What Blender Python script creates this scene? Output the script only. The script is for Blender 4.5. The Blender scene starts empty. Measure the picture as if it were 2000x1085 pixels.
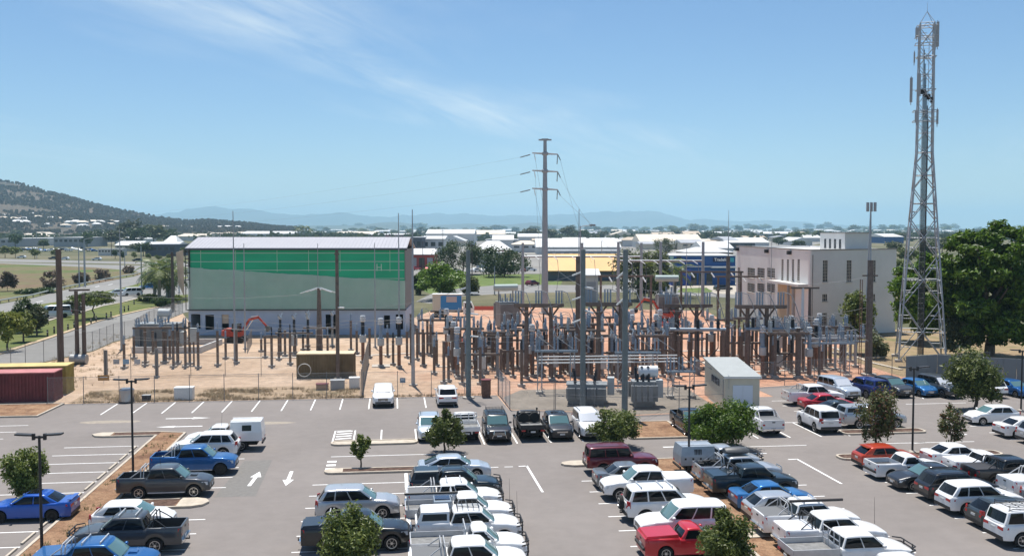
import bpy, math, random
from mathutils import Vector, Matrix
R = math.radians
random.seed(7)
SC = bpy.context.scene
COL = SC.collection
# ------------------------------------------------------------------ camera
CAM_H = 15.3; FPX = 1930.0; YAW = R(6.88); PIT = math.atan((542.5 - 446) / FPX)
cd = bpy.data.cameras.new('camera'); cam = bpy.data.objects.new('camera', cd); COL.objects.link(cam)
cam.location = (0, 0, CAM_H); cam.rotation_euler = (R(90) - PIT, 0, -YAW)
cd.sensor_width = 36; cd.lens = 36 * FPX / 2000; cd.clip_start = 0.5; cd.clip_end = 60000
SC.camera = cam
# ------------------------------------------------------------------ sky, sun, exposure
SUN_EL, SUN_AZ = R(72), R(-8)            # azimuth measured from +Y towards +X
sv = Vector((math.sin(SUN_AZ) * math.cos(SUN_EL), math.cos(SUN_AZ) * math.cos(SUN_EL), math.sin(SUN_EL)))
ld = bpy.data.lights.new('sun', 'SUN'); ld.energy = 4.7; ld.angle = R(0.53); ld.color = (1, 0.955, 0.89)
sun = bpy.data.objects.new('sun', ld); COL.objects.link(sun); sun.rotation_euler = sv.to_track_quat('Z', 'Y').to_euler()
wd = bpy.data.worlds.new('World'); SC.world = wd; wd.use_nodes = True
SC.view_settings.view_transform = 'Standard'; SC.view_settings.look = 'None'
SC.view_settings.exposure = 0.5; SC.view_settings.gamma = 1.0; SC.view_settings.use_curve_mapping = False
SC.cycles.use_denoising = True
SC.cycles.max_bounces = 6; SC.cycles.diffuse_bounces = 3; SC.cycles.glossy_bounces = 3
SC.cycles.transparent_max_bounces = 12; SC.cycles.volume_bounces = 1
SC.cycles.sample_clamp_indirect = 6
SKY_TINT = (0.97, 1.0, 1.0, 1)
def build_world():
    nt = wd.node_tree; N = nt.nodes; L = nt.links; N.clear()
    out = N.new('ShaderNodeOutputWorld'); bg = N.new('ShaderNodeBackground'); L.new(bg.outputs[0], out.inputs[0])
    sky = N.new('ShaderNodeTexSky'); sky.sky_type = 'NISHITA'; sky.sun_disc = False
    sky.sun_elevation = SUN_EL; sky.sun_rotation = SUN_AZ; sky.altitude = 20
    sky.air_density = 1.0; sky.dust_density = 0.0; sky.ozone_density = 7.5
    bg.inputs[1].default_value = 0.08
    tc = N.new('ShaderNodeTexCoord'); sp = N.new('ShaderNodeSeparateXYZ'); L.new(tc.outputs['Generated'], sp.inputs[0])
    def M(op, a, b=None, clamp=False):
        n = N.new('ShaderNodeMath'); n.operation = op; n.use_clamp = clamp
        for i, v in enumerate((a, b)):
            if v is None: continue
            if isinstance(v, (int, float)): n.inputs[i].default_value = v
            else: L.new(v, n.inputs[i])
        return n.outputs[0]
    zz = M('ADD', M('MAXIMUM', sp.outputs[2], 0.0), 0.06)
    u = M('DIVIDE', sp.outputs[0], zz); v = M('DIVIDE', sp.outputs[1], zz)
    # cirrus: fine streaks drawn out along one wind direction (s), gathered in broad parallel bands (t)
    ss = M('ADD', M('MULTIPLY', u, 0.465), M('MULTIPLY', v, 0.885)); tt = M('ADD', M('MULTIPLY', u, -0.885), M('MULTIPLY', v, 0.465))
    def N3(ax, at, sc, det, rg, dist, z=0.0):
        cb = N.new('ShaderNodeCombineXYZ'); L.new(M('MULTIPLY', ss, ax), cb.inputs[0]); L.new(M('MULTIPLY', tt, at), cb.inputs[1]); cb.inputs[2].default_value = z
        n = N.new('ShaderNodeTexNoise'); n.inputs['Scale'].default_value = sc; n.inputs['Detail'].default_value = det; n.inputs['Roughness'].default_value = rg; n.inputs['Distortion'].default_value = dist
        L.new(cb.outputs[0], n.inputs['Vector']); return n.outputs[0]
    streak = M('MULTIPLY', M('SUBTRACT', N3(0.42, 2.0, 1.5, 9, 0.62, 0.7, 2.0), 0.37), 2.7, True)
    wob = M('MULTIPLY', M('SUBTRACT', N3(0.5, 0.5, 1.0, 4, 0.5, 0.3, 5.0), 0.5), 2.2)
    band = M('COSINE', M('MULTIPLY', M('SUBTRACT', M('ADD', tt, wob), 2.05), 6.283 / 3.5))
    band = M('MULTIPLY', M('SUBTRACT', band, 0.15), 1.4, True)
    patch = M('MULTIPLY', M('SUBTRACT', N3(0.33, 0.5, 1.1, 3, 0.5, 0.0, 8.3), 0.36), 4.0, True)
    m = M('MULTIPLY', M('MULTIPLY', M('MULTIPLY', streak, band), patch), 1.25, True)
    m = M('MULTIPLY', m, M('MULTIPLY', M('SUBTRACT', sp.outputs[2], 0.045), 12.0, True))
    tn = N.new('ShaderNodeMixRGB'); tn.blend_type = 'MULTIPLY'; tn.inputs[0].default_value = 1.0; L.new(sky.outputs[0], tn.inputs[1]); tn.inputs[2].default_value = SKY_TINT
    mx = N.new('ShaderNodeMixRGB'); L.new(m, mx.inputs[0]); L.new(tn.outputs[0], mx.inputs[1]); mx.inputs[2].default_value = (7.6, 8.5, 8.9, 1)
    L.new(mx.outputs[0], bg.inputs[0])
build_world()
# ------------------------------------------------------------------ pixel -> ground helper (points of the flat site surveyed from the photograph)
_fw = Vector((math.sin(YAW) * math.cos(PIT), math.cos(YAW) * math.cos(PIT), -math.sin(PIT)))
_rt = Vector((math.cos(YAW), -math.sin(YAW), 0)); _up = _rt.cross(_fw)
def G(x, y, z=0.0):
    d = _fw * FPX + _rt * (x - 1000) - _up * (y - 542.5)
    t = (z - CAM_H) / d.z
    return Vector((d.x * t, d.y * t, z))
def PXM(p):                     # photograph pixels per metre at a ground point
    return FPX / (Vector((p[0], p[1], -CAM_H)).dot(_fw))
def HT(p, y):                   # height of a point standing over ground point p that shows at row y
    k = Vector((p[0], p[1], 0)).dot(Vector((_fw.x, _fw.y, 0)))
    lo, hi = -5.0, 600.0
    for _ in range(50):
        m = (lo + hi) / 2; d = Vector((p[0], p[1], m - CAM_H))
        yy = 542.5 - FPX * d.dot(_up) / d.dot(_fw)
        if yy > y: lo = m
        else: hi = m
    return lo
# ------------------------------------------------------------------ materials
MATS = {}
def mat(name, col, rough=0.7, metal=0.0, var=0.0, scale=3.0, bump=0.0, bscale=30.0, col2=None, alpha=1.0, coat=0.0, spec=0.5, detail=6, stretch=None, lo=0.35, hi=0.65, emit=None):
    if name in MATS: return MATS[name]
    m = bpy.data.materials.new(name); m.use_nodes = True; nt = m.node_tree; N = nt.nodes; L = nt.links
    p = N['Principled BSDF']; p.inputs['Roughness'].default_value = rough; p.inputs['Metallic'].default_value = metal
    p.inputs['Base Color'].default_value = (*col, 1); p.inputs['Specular IOR Level'].default_value = spec
    if coat: p.inputs['Coat Weight'].default_value = coat; p.inputs['Coat Roughness'].default_value = 0.04
    if alpha < 1: p.inputs['Alpha'].default_value = alpha
    if emit: p.inputs['Emission Color'].default_value = (*emit, 1); p.inputs['Emission Strength'].default_value = 1
    if var or col2 or bump:
        tc = N.new('ShaderNodeTexCoord'); src = tc.outputs['Object']
        if stretch:
            mp = N.new('ShaderNodeMapping'); mp.inputs['Scale'].default_value = stretch; L.new(src, mp.inputs[0]); src = mp.outputs[0]
    if var or col2:
        c2 = col2 or tuple(max(0, c * (1 - var)) for c in col)
        c1 = col if col2 else tuple(min(1, c * (1 + var)) for c in col)
        n = N.new('ShaderNodeTexNoise'); n.inputs['Scale'].default_value = scale; n.inputs['Detail'].default_value = detail; n.inputs['Roughness'].default_value = 0.6
        L.new(src, n.inputs['Vector'])
        r = N.new('ShaderNodeValToRGB'); r.color_ramp.elements[0].position = lo; r.color_ramp.elements[1].position = hi
        r.color_ramp.elements[0].color = (*c1, 1); r.color_ramp.elements[1].color = (*c2, 1)
        L.new(n.outputs[0], r.inputs[0]); L.new(r.outputs[0], p.inputs['Base Color'])
    if bump:
        n = N.new('ShaderNodeTexNoise'); n.inputs['Scale'].default_value = bscale; n.inputs['Detail'].default_value = 4
        L.new(src, n.inputs['Vector']); b = N.new('ShaderNodeBump'); b.inputs['Strength'].default_value = bump; b.inputs['Distance'].default_value = 0.05
        L.new(n.outputs[0], b.inputs['Height']); L.new(b.outputs[0], p.inputs['Normal'])
    MATS[name] = m
    return m
def paint(name, col, metal=0.0, rough=0.32):
    return mat('car_paint_' + name, col, rough, metal, coat=0.6, var=0.05, scale=1.2)
# ------------------------------------------------------------------ mesh builder
class MB:
    def __init__(s): s.v = []; s.f = []; s.m = []; s.mi = 0
    def add(s, vs, fs):
        o = len(s.v); s.v += [tuple(p) for p in vs]; s.f += [tuple(i + o for i in f) for f in fs]; s.m += [s.mi] * len(fs); return s
    def box(s, c, d, rz=0.0, tilt=None):
        x, y, z = d[0] / 2, d[1] / 2, d[2] / 2
        pts = [Vector((a, b, e)) for a in (-x, x) for b in (-y, y) for e in (-z, z)]
        m = Matrix.Rotation(rz, 3, 'Z')
        if tilt is not None: m = m @ Matrix.Rotation(tilt[1], 3, tilt[0])
        return s.add([m @ p + Vector(c) for p in pts], [(0, 1, 3, 2), (4, 6, 7, 5), (0, 4, 5, 1), (2, 3, 7, 6), (0, 2, 6, 4), (1, 5, 7, 3)])
    def bb(s, x0, x1, y0, y1, z0, z1): return s.box(((x0 + x1) / 2, (y0 + y1) / 2, (z0 + z1) / 2), (x1 - x0, y1 - y0, z1 - z0))
    def tube(s, a, b, r0, r1=None, n=8, cap=True):
        a = Vector(a); b = Vector(b); r1 = r0 if r1 is None else r1
        d = (b - a); 
        if d.length < 1e-6: return s
        d.normalize(); q = Vector((0, 0, 1)) if abs(d.z) < 0.9 else Vector((1, 0, 0))
        u = d.cross(q).normalized(); w = d.cross(u)
        vs = [a + (u * math.cos(t) + w * math.sin(t)) * r0 for t in [2 * math.pi * k / n for k in range(n)]]
        vs += [b + (u * math.cos(t) + w * math.sin(t)) * r1 for t in [2 * math.pi * k / n for k in range(n)]]
        fs = [(k, (k + 1) % n, n + (k + 1) % n, n + k) for k in range(n)]
        if cap: fs += [tuple(range(n - 1, -1, -1)), tuple(range(n, 2 * n))]
        return s.add(vs, fs)
    def path(s, pts, r, n=5):
        for a, b in zip(pts, pts[1:]): s.tube(a, b, r, r, n, True)
        return s
    def lathe(s, c, prof, n=10, axis='Z'):
        c = Vector(c); vs = []
        for r, h in prof:
            for k in range(n):
                t = 2 * math.pi * k / n; q = (r * math.cos(t), r * math.sin(t), h)
                if axis == 'X': q = (h, q[0], q[1])
                if axis == 'Y': q = (q[0], h, q[1])
                vs.append(c + Vector(q))
        fs = []
        for j in range(len(prof) - 1):
            for k in range(n): fs.append((j * n + k, j * n + (k + 1) % n, (j + 1) * n + (k + 1) % n, (j + 1) * n + k))
        fs += [tuple(range(n - 1, -1, -1)), tuple(range((len(prof) - 1) * n, len(prof) * n))]
        return s.add(vs, fs)
    def poly(s, pts, z0, z1):
        n = len(pts); ar = sum(pts[i][0] * pts[(i + 1) % n][1] - pts[(i + 1) % n][0] * pts[i][1] for i in range(n))
        if ar < 0: pts = pts[::-1]
        vs = [(p[0], p[1], z0) for p in pts] + [(p[0], p[1], z1) for p in pts]
        return s.add(vs, [tuple(range(n - 1, -1, -1)), tuple(range(n, 2 * n))] + [(i, (i + 1) % n, n + (i + 1) % n, n + i) for i in range(n)])
    def sheet(s, pts, z):
        n = len(pts); ar = sum(pts[i][0] * pts[(i + 1) % n][1] - pts[(i + 1) % n][0] * pts[i][1] for i in range(n))
        if ar < 0: pts = pts[::-1]
        return s.add([(p[0], p[1], z) for p in pts], [tuple(range(n))])
    def quad(s, a, b, c, d): return s.add([a, b, c, d], [(0, 1, 2, 3)])
    def ins(s, a, b, r, k=7, n=8, core=0.55):      # ribbed insulator from a to b
        a = Vector(a); b = Vector(b); d = b - a
        for i in range(k):
            p = a + d * (i / k); q = a + d * ((i + 0.55) / k); e = a + d * ((i + 1) / k)
            s.tube(p, q, r, r * 0.75, n, True); s.tube(q, e, r * core, r * core, n, False)
        return s
    def mesh(s, name, mats, smooth=False, ang=40):
        me = bpy.data.meshes.new(name); me.from_pydata(s.v, [], s.f)
        if not isinstance(mats, (list, tuple)): mats = [mats]
        for m in mats: me.materials.append(m)
        if len(mats) > 1: me.polygons.foreach_set('material_index', s.m)
        if smooth:
            me.polygons.foreach_set('use_smooth', [True] * len(me.polygons))
            try: me.set_sharp_from_angle(angle=R(ang))
            except Exception: pass
        me.update(); return me
def ob(name, me, parent=None, loc=None, rz=None):
    o = bpy.data.objects.new(name, me); COL.objects.link(o)
    if parent is not None: o.parent = parent
    if loc is not None: o.location = loc
    if rz is not None: o.rotation_euler = (0, 0, rz)
    return o
def tag(o, label, cat, group=None, kind=None):
    if label: o['label'] = label
    if cat: o['category'] = cat
    if group: o['group'] = group
    if kind: o['kind'] = kind
    return o
def thing(name, label, cat, loc=(0, 0, 0), rz=0.0, group=None, sc=None):
    o = bpy.data.objects.new(name, None); COL.objects.link(o); o.location = loc; o.rotation_euler = (0, 0, rz)
    o.empty_display_size = 0.3
    if sc: o.scale = (sc, sc, sc) if isinstance(sc, (int, float)) else sc
    return tag(o, label, cat, group)
def structure(name, me, label=None):
    o = ob(name, me); o['kind'] = 'structure'
    if label: o['label'] = label
    return o
class T:            # a template: list of (name, mesh, parent part index or None, location, paintable)
    def __init__(s): s.p = []
    def add(s, name, me, parent=None, loc=None, rz=None, paintable=False, label=None):
        s.p.append((name, me, parent, loc, rz, paintable, label)); return len(s.p) - 1
    def place(s, root, pmat=None):
        os = []
        for name, me, par, loc, rz, pt, lab in s.p:
            o = ob(name, me, os[par] if par is not None else root, loc, rz); os.append(o)
            if lab: o['label'] = lab
            if pt and pmat is not None and len(o.material_slots):
                o.material_slots[0].link = 'OBJECT'; o.material_slots[0].material = pmat
        return os
ORD = ['first', 'second', 'third', 'fourth', 'fifth', 'sixth', 'seventh', 'eighth', 'ninth', 'tenth', 'eleventh', 'twelfth', 'thirteenth', 'fourteenth', 'fifteenth', 'sixteenth', 'seventeenth', 'eighteenth', 'nineteenth', 'twentieth']
def ordn(i):
    if i < 20: return ORD[i]
    if i >= 99: return 'hundred and ' + ordn(i - 100) if i > 99 else 'hundredth'
    t = ['twenty', 'thirty', 'forty', 'fifty', 'sixty', 'seventy', 'eighty', 'ninety'][(i + 1) // 10 - 2]; k = (i + 1) % 10
    return (t[:-1] + 'ieth') if k == 0 else t + '-' + ORD[k - 1]
# ================================================================== GROUND
def ground_mat(name, stops, scale, scale2=None, rough=0.95, bump=0.0, bscale=8.0, speck=None, xgrad=None):
    """stops: list of (pos, colour) over a noise; xgrad: (x0, x1, stopsB) blends towards a second ramp along world X"""
    m = bpy.data.materials.new(name); m.use_nodes = True; nt = m.node_tree; N = nt.nodes; L = nt.links; p = N['Principled BSDF']
    p.inputs['Roughness'].default_value = rough; p.inputs['Specular IOR Level'].default_value = 0.2
    tc = N.new('ShaderNodeTexCoord')
    def noise(sc, det=7, rg=0.62):
        n = N.new('ShaderNodeTexNoise'); n.inputs['Scale'].default_value = sc; n.inputs['Detail'].default_value = det; n.inputs['Roughness'].default_value = rg
        L.new(tc.outputs['Object'], n.inputs['Vector']); return n.outputs[0]
    def ramp(st, fac):
        r = N.new('ShaderNodeValToRGB'); e = r.color_ramp.elements
        while len(e) < len(st): e.new(0.5)
        for i, (po, c) in enumerate(st): e[i].position = po; e[i].color = (*c, 1)
        L.new(fac, r.inputs[0]); return r.outputs[0]
    f = noise(scale); out = ramp(stops, f)
    if xgrad:
        sp = N.new('ShaderNodeSeparateXYZ'); L.new(tc.outputs['Object'], sp.inputs[0])
        a = N.new('ShaderNodeMath'); a.operation = 'MULTIPLY_ADD'; L.new(noise(0.09, 5), a.inputs[0]); a.inputs[1].default_value = 38; L.new(sp.outputs[0], a.inputs[2])
        mr = N.new('ShaderNodeMapRange'); mr.inputs[1].default_value = xgrad[0] + 19; mr.inputs[2].default_value = xgrad[1] + 19; L.new(a.outputs[0], mr.inputs[0])
        mx = N.new('ShaderNodeMixRGB'); L.new(mr.outputs[0], mx.inputs[0]); L.new(out, mx.inputs[1]); L.new(ramp(xgrad[2], f), mx.inputs[2]); out = mx.outputs[0]
    if speck:
        mx = N.new('ShaderNodeMixRGB'); mx.blend_type = 'MULTIPLY'; mx.inputs[0].default_value = speck[1]
        L.new(out, mx.inputs[1]); L.new(ramp([(0.3, (0.55, 0.53, 0.5)), (0.62, (1.15, 1.15, 1.15))], noise(speck[0], 3, 0.7)), mx.inputs[2]); out = mx.outputs[0]
    if scale2:
        mx = N.new('ShaderNodeMixRGB'); mx.blend_type = 'MULTIPLY'; mx.inputs[0].default_value = scale2[1]
        L.new(out, mx.inputs[1]); L.new(ramp([(0.35, (0.72, 0.72, 0.72)), (0.65, (1.12, 1.12, 1.12))], noise(scale2[0], 5)), mx.inputs[2]); out = mx.outputs[0]
    L.new(out, p.inputs['Base Color'])
    if bump:
        b = N.new('ShaderNodeBump'); b.inputs['Strength'].default_value = bump; b.inputs['Distance'].default_value = 0.1; L.new(noise(bscale, 4), b.inputs['Height']); L.new(b.outputs[0], p.inputs['Normal'])
    MATS[name] = m; return m
M_land = ground_mat('dry_land', [(0.3, (0.06, 0.07, 0.032)), (0.5, (0.125, 0.12, 0.065)), (0.7, (0.24, 0.20, 0.135))], 0.012, (0.15, 0.6))
M_asph = ground_mat('aged_asphalt', [(0.3, (0.198, 0.178, 0.165)), (0.7, (0.235, 0.212, 0.197))], 0.11, (1.1, 0.22), 0.88, 0.06, 60, (28.0, 0.18))
M_road = ground_mat('road_asphalt', [(0.3, (0.20, 0.195, 0.185)), (0.7, (0.26, 0.255, 0.24))], 0.05, (0.6, 0.35), 0.9)
M_yard = ground_mat('yard_dirt', [(0.28, (0.36, 0.25, 0.165)), (0.5, (0.47, 0.345, 0.245)), (0.72, (0.53, 0.41, 0.31))], 0.12, (0.9, 0.75), 0.97, 0.25, 3, (9.0, 0.5),
                    (0, 16, [(0.28, (0.42, 0.205, 0.125)), (0.5, (0.50, 0.285, 0.19)), (0.72, (0.52, 0.365, 0.275))]))
M_scrub = ground_mat('scrubby_dirt', [(0.36, (0.17, 0.135, 0.08)), (0.46, (0.36, 0.265, 0.175)), (0.7, (0.43, 0.32, 0.22))], 0.25, (1.3, 0.6), 0.97, 0.3, 4, (7.0, 0.6))
M_gravel = ground_mat('grey_gravel', [(0.3, (0.20, 0.175, 0.145)), (0.7, (0.29, 0.255, 0.215))], 0.3, (2.0, 0.5), 0.95, 0.25, 12, (18, 0.6))
M_grass = ground_mat('mown_grass', [(0.3, (0.085, 0.115, 0.03)), (0.55, (0.13, 0.145, 0.045)), (0.75, (0.22, 0.19, 0.085))], 0.12, (0.9, 0.5), 0.97, 0.3, 9)
M_field = ground_mat('weedy_field', [(0.34, (0.085, 0.13, 0.035)), (0.47, (0.15, 0.14, 0.065)), (0.6, (0.17, 0.12, 0.075)), (0.75, (0.25, 0.19, 0.12))], 0.022, (0.35, 0.7), 0.97, 0.3, 2)
M_bark = ground_mat('bark_mulch', [(0.3, (0.16, 0.085, 0.052)), (0.5, (0.29, 0.175, 0.105)), (0.7, (0.38, 0.245, 0.15))], 0.7, (4.0, 0.8), 0.97, 0.5, 18, (14, 0.8))
M_darkmulch = ground_mat('dark_mulch', [(0.35, (0.06, 0.034, 0.026)), (0.65, (0.17, 0.11, 0.085))], 3.0, (9.0, 0.7), 0.97, 0.5, 20)
M_conc = mat('kerb_concrete', (0.47, 0.41, 0.33), 0.9, var=0.13, scale=2.5)
M_line = mat('road_line_paint', (0.80, 0.80, 0.78), 0.6, var=0.10, scale=5.0)

def sheet(name, pts, z, m, label=None, kind='structure'):
    o = ob(name, MB().sheet([(p[0], p[1]) for p in pts], z).mesh(name, m)); o['kind'] = kind
    if label: o['label'] = label
    return o
S = 24000
sheet('ground', [(-S, -400), (S, -400), (S, S), (-S, S)], -0.06, M_land, 'flat dry coastal plain reaching to the mountains')
AP = [(-70, 18), (90, 18), (90, 92), (62, 96), (40, 92.4), (34.4, 91.2), (34.4, 86), (28.2, 86), (27.6, 79.6), (19.6, 78.6), (13.4, 81.4), (9.7, 82.2), (9.4, 89.85), (-70, 89.85)]
sheet('car_park', AP, 0.0, M_asph, 'grey asphalt car park with white bay lines')
YL = [G(*q) for q in [(-60, 742), (50, 716), (181, 686), (222, 668), (264, 658), (292, 638), (357, 612)]]
yard = [(-70, 89.85), (9.4, 89.85), (9.7, 82.2), (13.4, 81.4), (19.6, 78.6), (27.6, 79.6), (28.2, 86), (34.4, 86), (34.4, 91.2), (40, 92.4), (62, 96), (62, 118), (52, 146), (58, 178), (10, 196), (3.5, 170), (-34, 170)] + [(p.x, p.y) for p in reversed(YL)]
sheet('substation_yard', yard, -0.012, M_yard, 'sandy to rust-red earth yard of the substation')
sheet('scrub_strip', [(-28.4, 90.05), (-3.2, 90.05), (-3.2, 97.5), (-28.4, 97)], -0.004, M_scrub, 'weedy sandy strip between the two fences')
sheet('gravel_yard', [(9.9, 88.6), (9.9, 82.4), (13.5, 81.6), (19.6, 78.9), (27.4, 79.9), (28.0, 92.5), (12, 92.5)], -0.004, M_gravel, 'grey gravel under the front transformers')
# ------------------------------------------------------------------ roads to the west
def px(lst): return [G(*q) for q in lst]
sheet('field', px([(-220, 596), (0, 592.8), (64.7, 581), (116, 568), (156, 559.6), (205.7, 549.7), (260, 539.7), (290, 532), (260, 528), (180, 521.5), (0, 514), (-220, 512)]), -0.045, M_field, 'weedy brown and green field inside the bend of the road')
sheet('road', px([(-220, 634), (0, 592.8), (64.7, 581.2), (116, 568), (156, 559.6), (205.7, 549.7), (260, 539.7), (292, 530), (330, 519), (372, 508), (372, 540), (362, 539.8), (292.7, 544.2), (260, 556.3), (232, 563), (166, 576), (116, 588), (83, 593), (0, 611), (-220, 664)]), -0.036, M_road, 'far carriageway of the divided road')
sheet('verge', px([(-220, 664), (0, 611), (83, 593), (116, 588), (166, 576), (232, 563), (260, 556.3), (292.7, 544.2), (362, 539.8), (372, 540), (372, 543), (362, 543.5), (300, 556), (249, 567), (215.7, 573), (141, 586), (75, 603), (0, 622), (-220, 680)]), -0.030, M_grass, 'narrow planted median between the carriageways')
sheet('road', px([(-220, 680), (0, 622), (75, 603), (141, 586), (215.7, 573), (249, 567), (300, 556), (362, 543.5), (420, 540), (420, 575), (362, 587), (330, 578), (269, 582.6), (235.6, 591), (199, 597.8), (149, 612.7), (106, 622.7), (49.8, 641), (0, 654), (-220, 716)]), -0.027, M_road, 'near carriageway and roundabout of the divided road')
sheet('verge', px([(-220, 716), (0, 654), (49.8, 641), (106, 622.7), (149, 612.7), (199, 597.8), (235.6, 591), (269, 582.6), (330, 577), (372, 574), (372, 586), (344.4, 593), (315, 598), (285.4, 603.2), (235.6, 614.4), (182.5, 629), (141, 644), (93, 660), (0, 690), (-220, 765)]), -0.021, M_grass, 'mown grass verge with young trees and bollards')
sheet('road', px([(-220, 768), (0, 691), (93, 661), (141, 645), (182.5, 630), (235.6, 615.4), (285.4, 604.2), (315, 599), (344.4, 594), (400, 583), (400, 600), (357, 611), (292, 636), (264, 656), (222, 666), (181, 684), (50, 714), (0, 726), (-220, 790)]), -0.024, M_road, 'service road beside the substation fence')
sheet('road', px([(-300, 503), (0, 505), (180, 509), (372, 513), (372, 517), (180, 513.5), (0, 510.7), (-300, 509)]), -0.048, M_road, 'upper carriageway of the cross road')
sheet('road', px([(-300, 511), (0, 512), (180, 516), (260, 518), (330, 519), (330, 526), (290, 535), (260, 528), (180, 521.5), (0, 514), (-300, 513)]), -0.042, M_road, 'lower carriageway of the cross road')
sheet('verge', px([(305, 590), (330, 580), (352, 583), (345, 592), (318, 597)]), -0.015, M_grass, 'planted corner island under the palm cluster')
def kerbline(name, pts, w, h, m, label, z0=-0.1):
    b = MB()
    for a, c in zip(pts, pts[1:]):
        a = Vector((a[0], a[1])); c = Vector((c[0], c[1])); d = (c - a).normalized(); n = Vector((-d.y, d.x)) * w / 2; a2 = a - d * 0.02; c2 = c + d * 0.02
        b.poly([a2 + n, a2 - n, c2 - n, c2 + n], z0, h)
    o = ob(name, b.mesh(name, m)); o['kind'] = 'structure'; o['label'] = label
kerbline('kerb', px([(-60, 710), (0, 690.5), (93, 660.5), (141, 644.5), (182.5, 629.5), (235.6, 615), (285.4, 603.8), (315, 598.6), (344, 593.6)]), 0.7, 0.10, mat('tan_kerb', (0.46, 0.35, 0.22), 0.95, var=.2, scale=1), 'tan kerb between grass verge and service road')
kerbline('kerb', px([(0, 654), (49.8, 641), (106, 622.7), (149, 612.7), (199, 597.8), (235.6, 591), (269, 582.6)]), 0.5, 0.10, M_conc, 'pale kerb along the near carriageway')
# dashes on the main road
b = MB()
for q in [((186, 560), (194, 558)), ((211, 556), (220, 554)), ((70, 590), (84, 587)), ((40, 600), (52, 597)), ((340, 566), (352, 565.5)), ((150, 571), (160, 569))]:
    a, c = G(*q[0]), G(*q[1]); d = (c - a).normalized(); n = Vector((-d.y, d.x, 0)) * 0.16; b.sheet([a + n, a - n, c - n, c + n], -0.012)
o = ob('lane_dashes', b.mesh('lane_dashes', M_line)); o['kind'] = 'structure'; o['label'] = 'white lane dashes on the divided road'
# ------------------------------------------------------------------ land behind the substation
M_pale = ground_mat('pale_gravel', [(0.3, (0.36, 0.32, 0.26)), (0.7, (0.5, 0.45, 0.38))], 0.1, (0.8, 0.5))
M_lawn = ground_mat('green_lawn', [(0.3, (0.075, 0.13, 0.028)), (0.7, (0.17, 0.20, 0.07))], 0.2, (1.0, 0.4), 0.97, 0.3, 9)
sheet('road', px([(812, 588), (840, 574), (900, 562), (985, 555), (1100, 556), (1230, 556), (1330, 560), (1440, 566), (1440, 582), (1330, 575), (1230, 570), (1100, 570), (1000, 572), (900, 578), (840, 592)]), -0.036, M_road, 'street running behind the substation')
sheet('lawn', px([(815, 562), (870, 545), (930, 536), (1060, 535), (1100, 545), (1095, 556), (985, 555), (900, 562), (840, 573)]), -0.042, M_lawn, 'lawn beyond the street behind the substation')
sheet('lawn', px([(1322, 570), (1330, 562), (1380, 562), (1392, 568), (1380, 572)]), -0.024, M_lawn, 'small lawn patch before the blue shop')
sheet('forecourt', px([(1300, 556), (1440, 552), (1440, 575), (1395, 572), (1380, 561), (1322, 562)]), -0.03, M_pale, 'pale gravel forecourt of the blue shop')
sheet('ground_patch', px([(1600, 690), (1760, 640), (1990, 655), (2100, 690), (2100, 745), (1760, 735), (1690, 712)]), -0.006, ground_mat('leafy_dirt', [(0.3, (0.20, 0.15, 0.09)), (0.5, (0.30, 0.22, 0.13)), (0.7, (0.15, 0.15, 0.06))], 0.15, (0.8, 0.6)), 'dry leafy ground beneath the big tree')  # brown dirt colour mixed with leafy green
kerbline('kerb', px([(1595, 668), (1640, 684), (1700, 708), (1760, 722)]), 0.5, 0.1, M_conc, 'pale path edge beside the white building')
for i, q in enumerate([[(440, 699), (640, 697), (800, 690)], [(850, 716), (1010, 713), (1180, 711), (1340, 708)], [(1310, 708), (1370, 706), (1430, 725)], [(1440, 727), (1560, 722), (1640, 722)], [(1180, 690), (1300, 686), (1420, 684)]]):
    kerbline('cable_trench', px(q), 0.75, 0.06, mat('pale_concrete', (0.52, 0.46, 0.39), 0.9, var=.15, scale=1.5), ['pale concrete trench lid before the green building', 'pale concrete trench lid across the red yard', 'slanting pale concrete trench lid', 'pale concrete trench lid behind the shed', 'rear pale concrete trench lid in the red yard'][i], -0.05)
# ================================================================== CAR PARK MARKINGS AND ISLANDS
LN = MB()
def ln(x0, y0, x1, y1, w=0.11, z=0.004):
    a = Vector((x0, y0, 0)); c = Vector((x1, y1, 0)); d = (c - a).normalized(); n = Vector((-d.y, d.x, 0)) * w / 2
    LN.sheet([a + n, a - n, c - n, c + n], z)
for k in range(13):
    x = 5.18 - 2.43 * k
    if x < -24.5: continue
    ln(x, 84.2, x, 89.5)
for k in range(11):                          # left block, row with wheel stops
    y = 46.9 + 2.48 * k
    if y < 73: ln(-22.9, y, -17.9, y)
for y in (43.1, 45.58, 48.05, 50.53, 53.0, 59.47, 61.9, 64.4, 66.83, 69.28, 71.8): ln(-15.3, y, -9.9, y)
for y in (80.3, 77.8, 75.3, 72.8, 70.3): ln(-34, y, -28.28, y)
for k in range(8): ln(-4.85, 42.05 + 2.48 * k, 0.68, 42.05 + 2.48 * k); ln(0.8, 42.05 + 2.48 * k, 6.1, 42.05 + 2.48 * k)
ln(0.74, 30, 0.74, 61.6, 0.2)
for k in range(8):
    y = 40.96 + 2.49 * k
    ln(11.3, y, 16.6, y); ln(29.45, y, 34.8, y); ln(34.9, y, 40.2, y)
    ln(19.1, y, 24.5, y)
for x in (-4.39, -2.9, -0.92, 1.62): ln(x, 71.5, x, 75.3)
for x in (6.4, 8.75, 11.2, 13.55, 16.1): ln(x, 69.3, x, 75.1)
for x in (23.9, 26.45, 28.9, 31.3, 33.5): ln(x, 68.9, x, 74.3)
ln(1.62, 75.15, 16.1, 75.15); ln(23.9, 74.3, 33.6, 74.3)
ln(-4.39, 75.3, -3.25, 75.3); ln(-4.39, 71.6, -3.25, 71.6)
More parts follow.
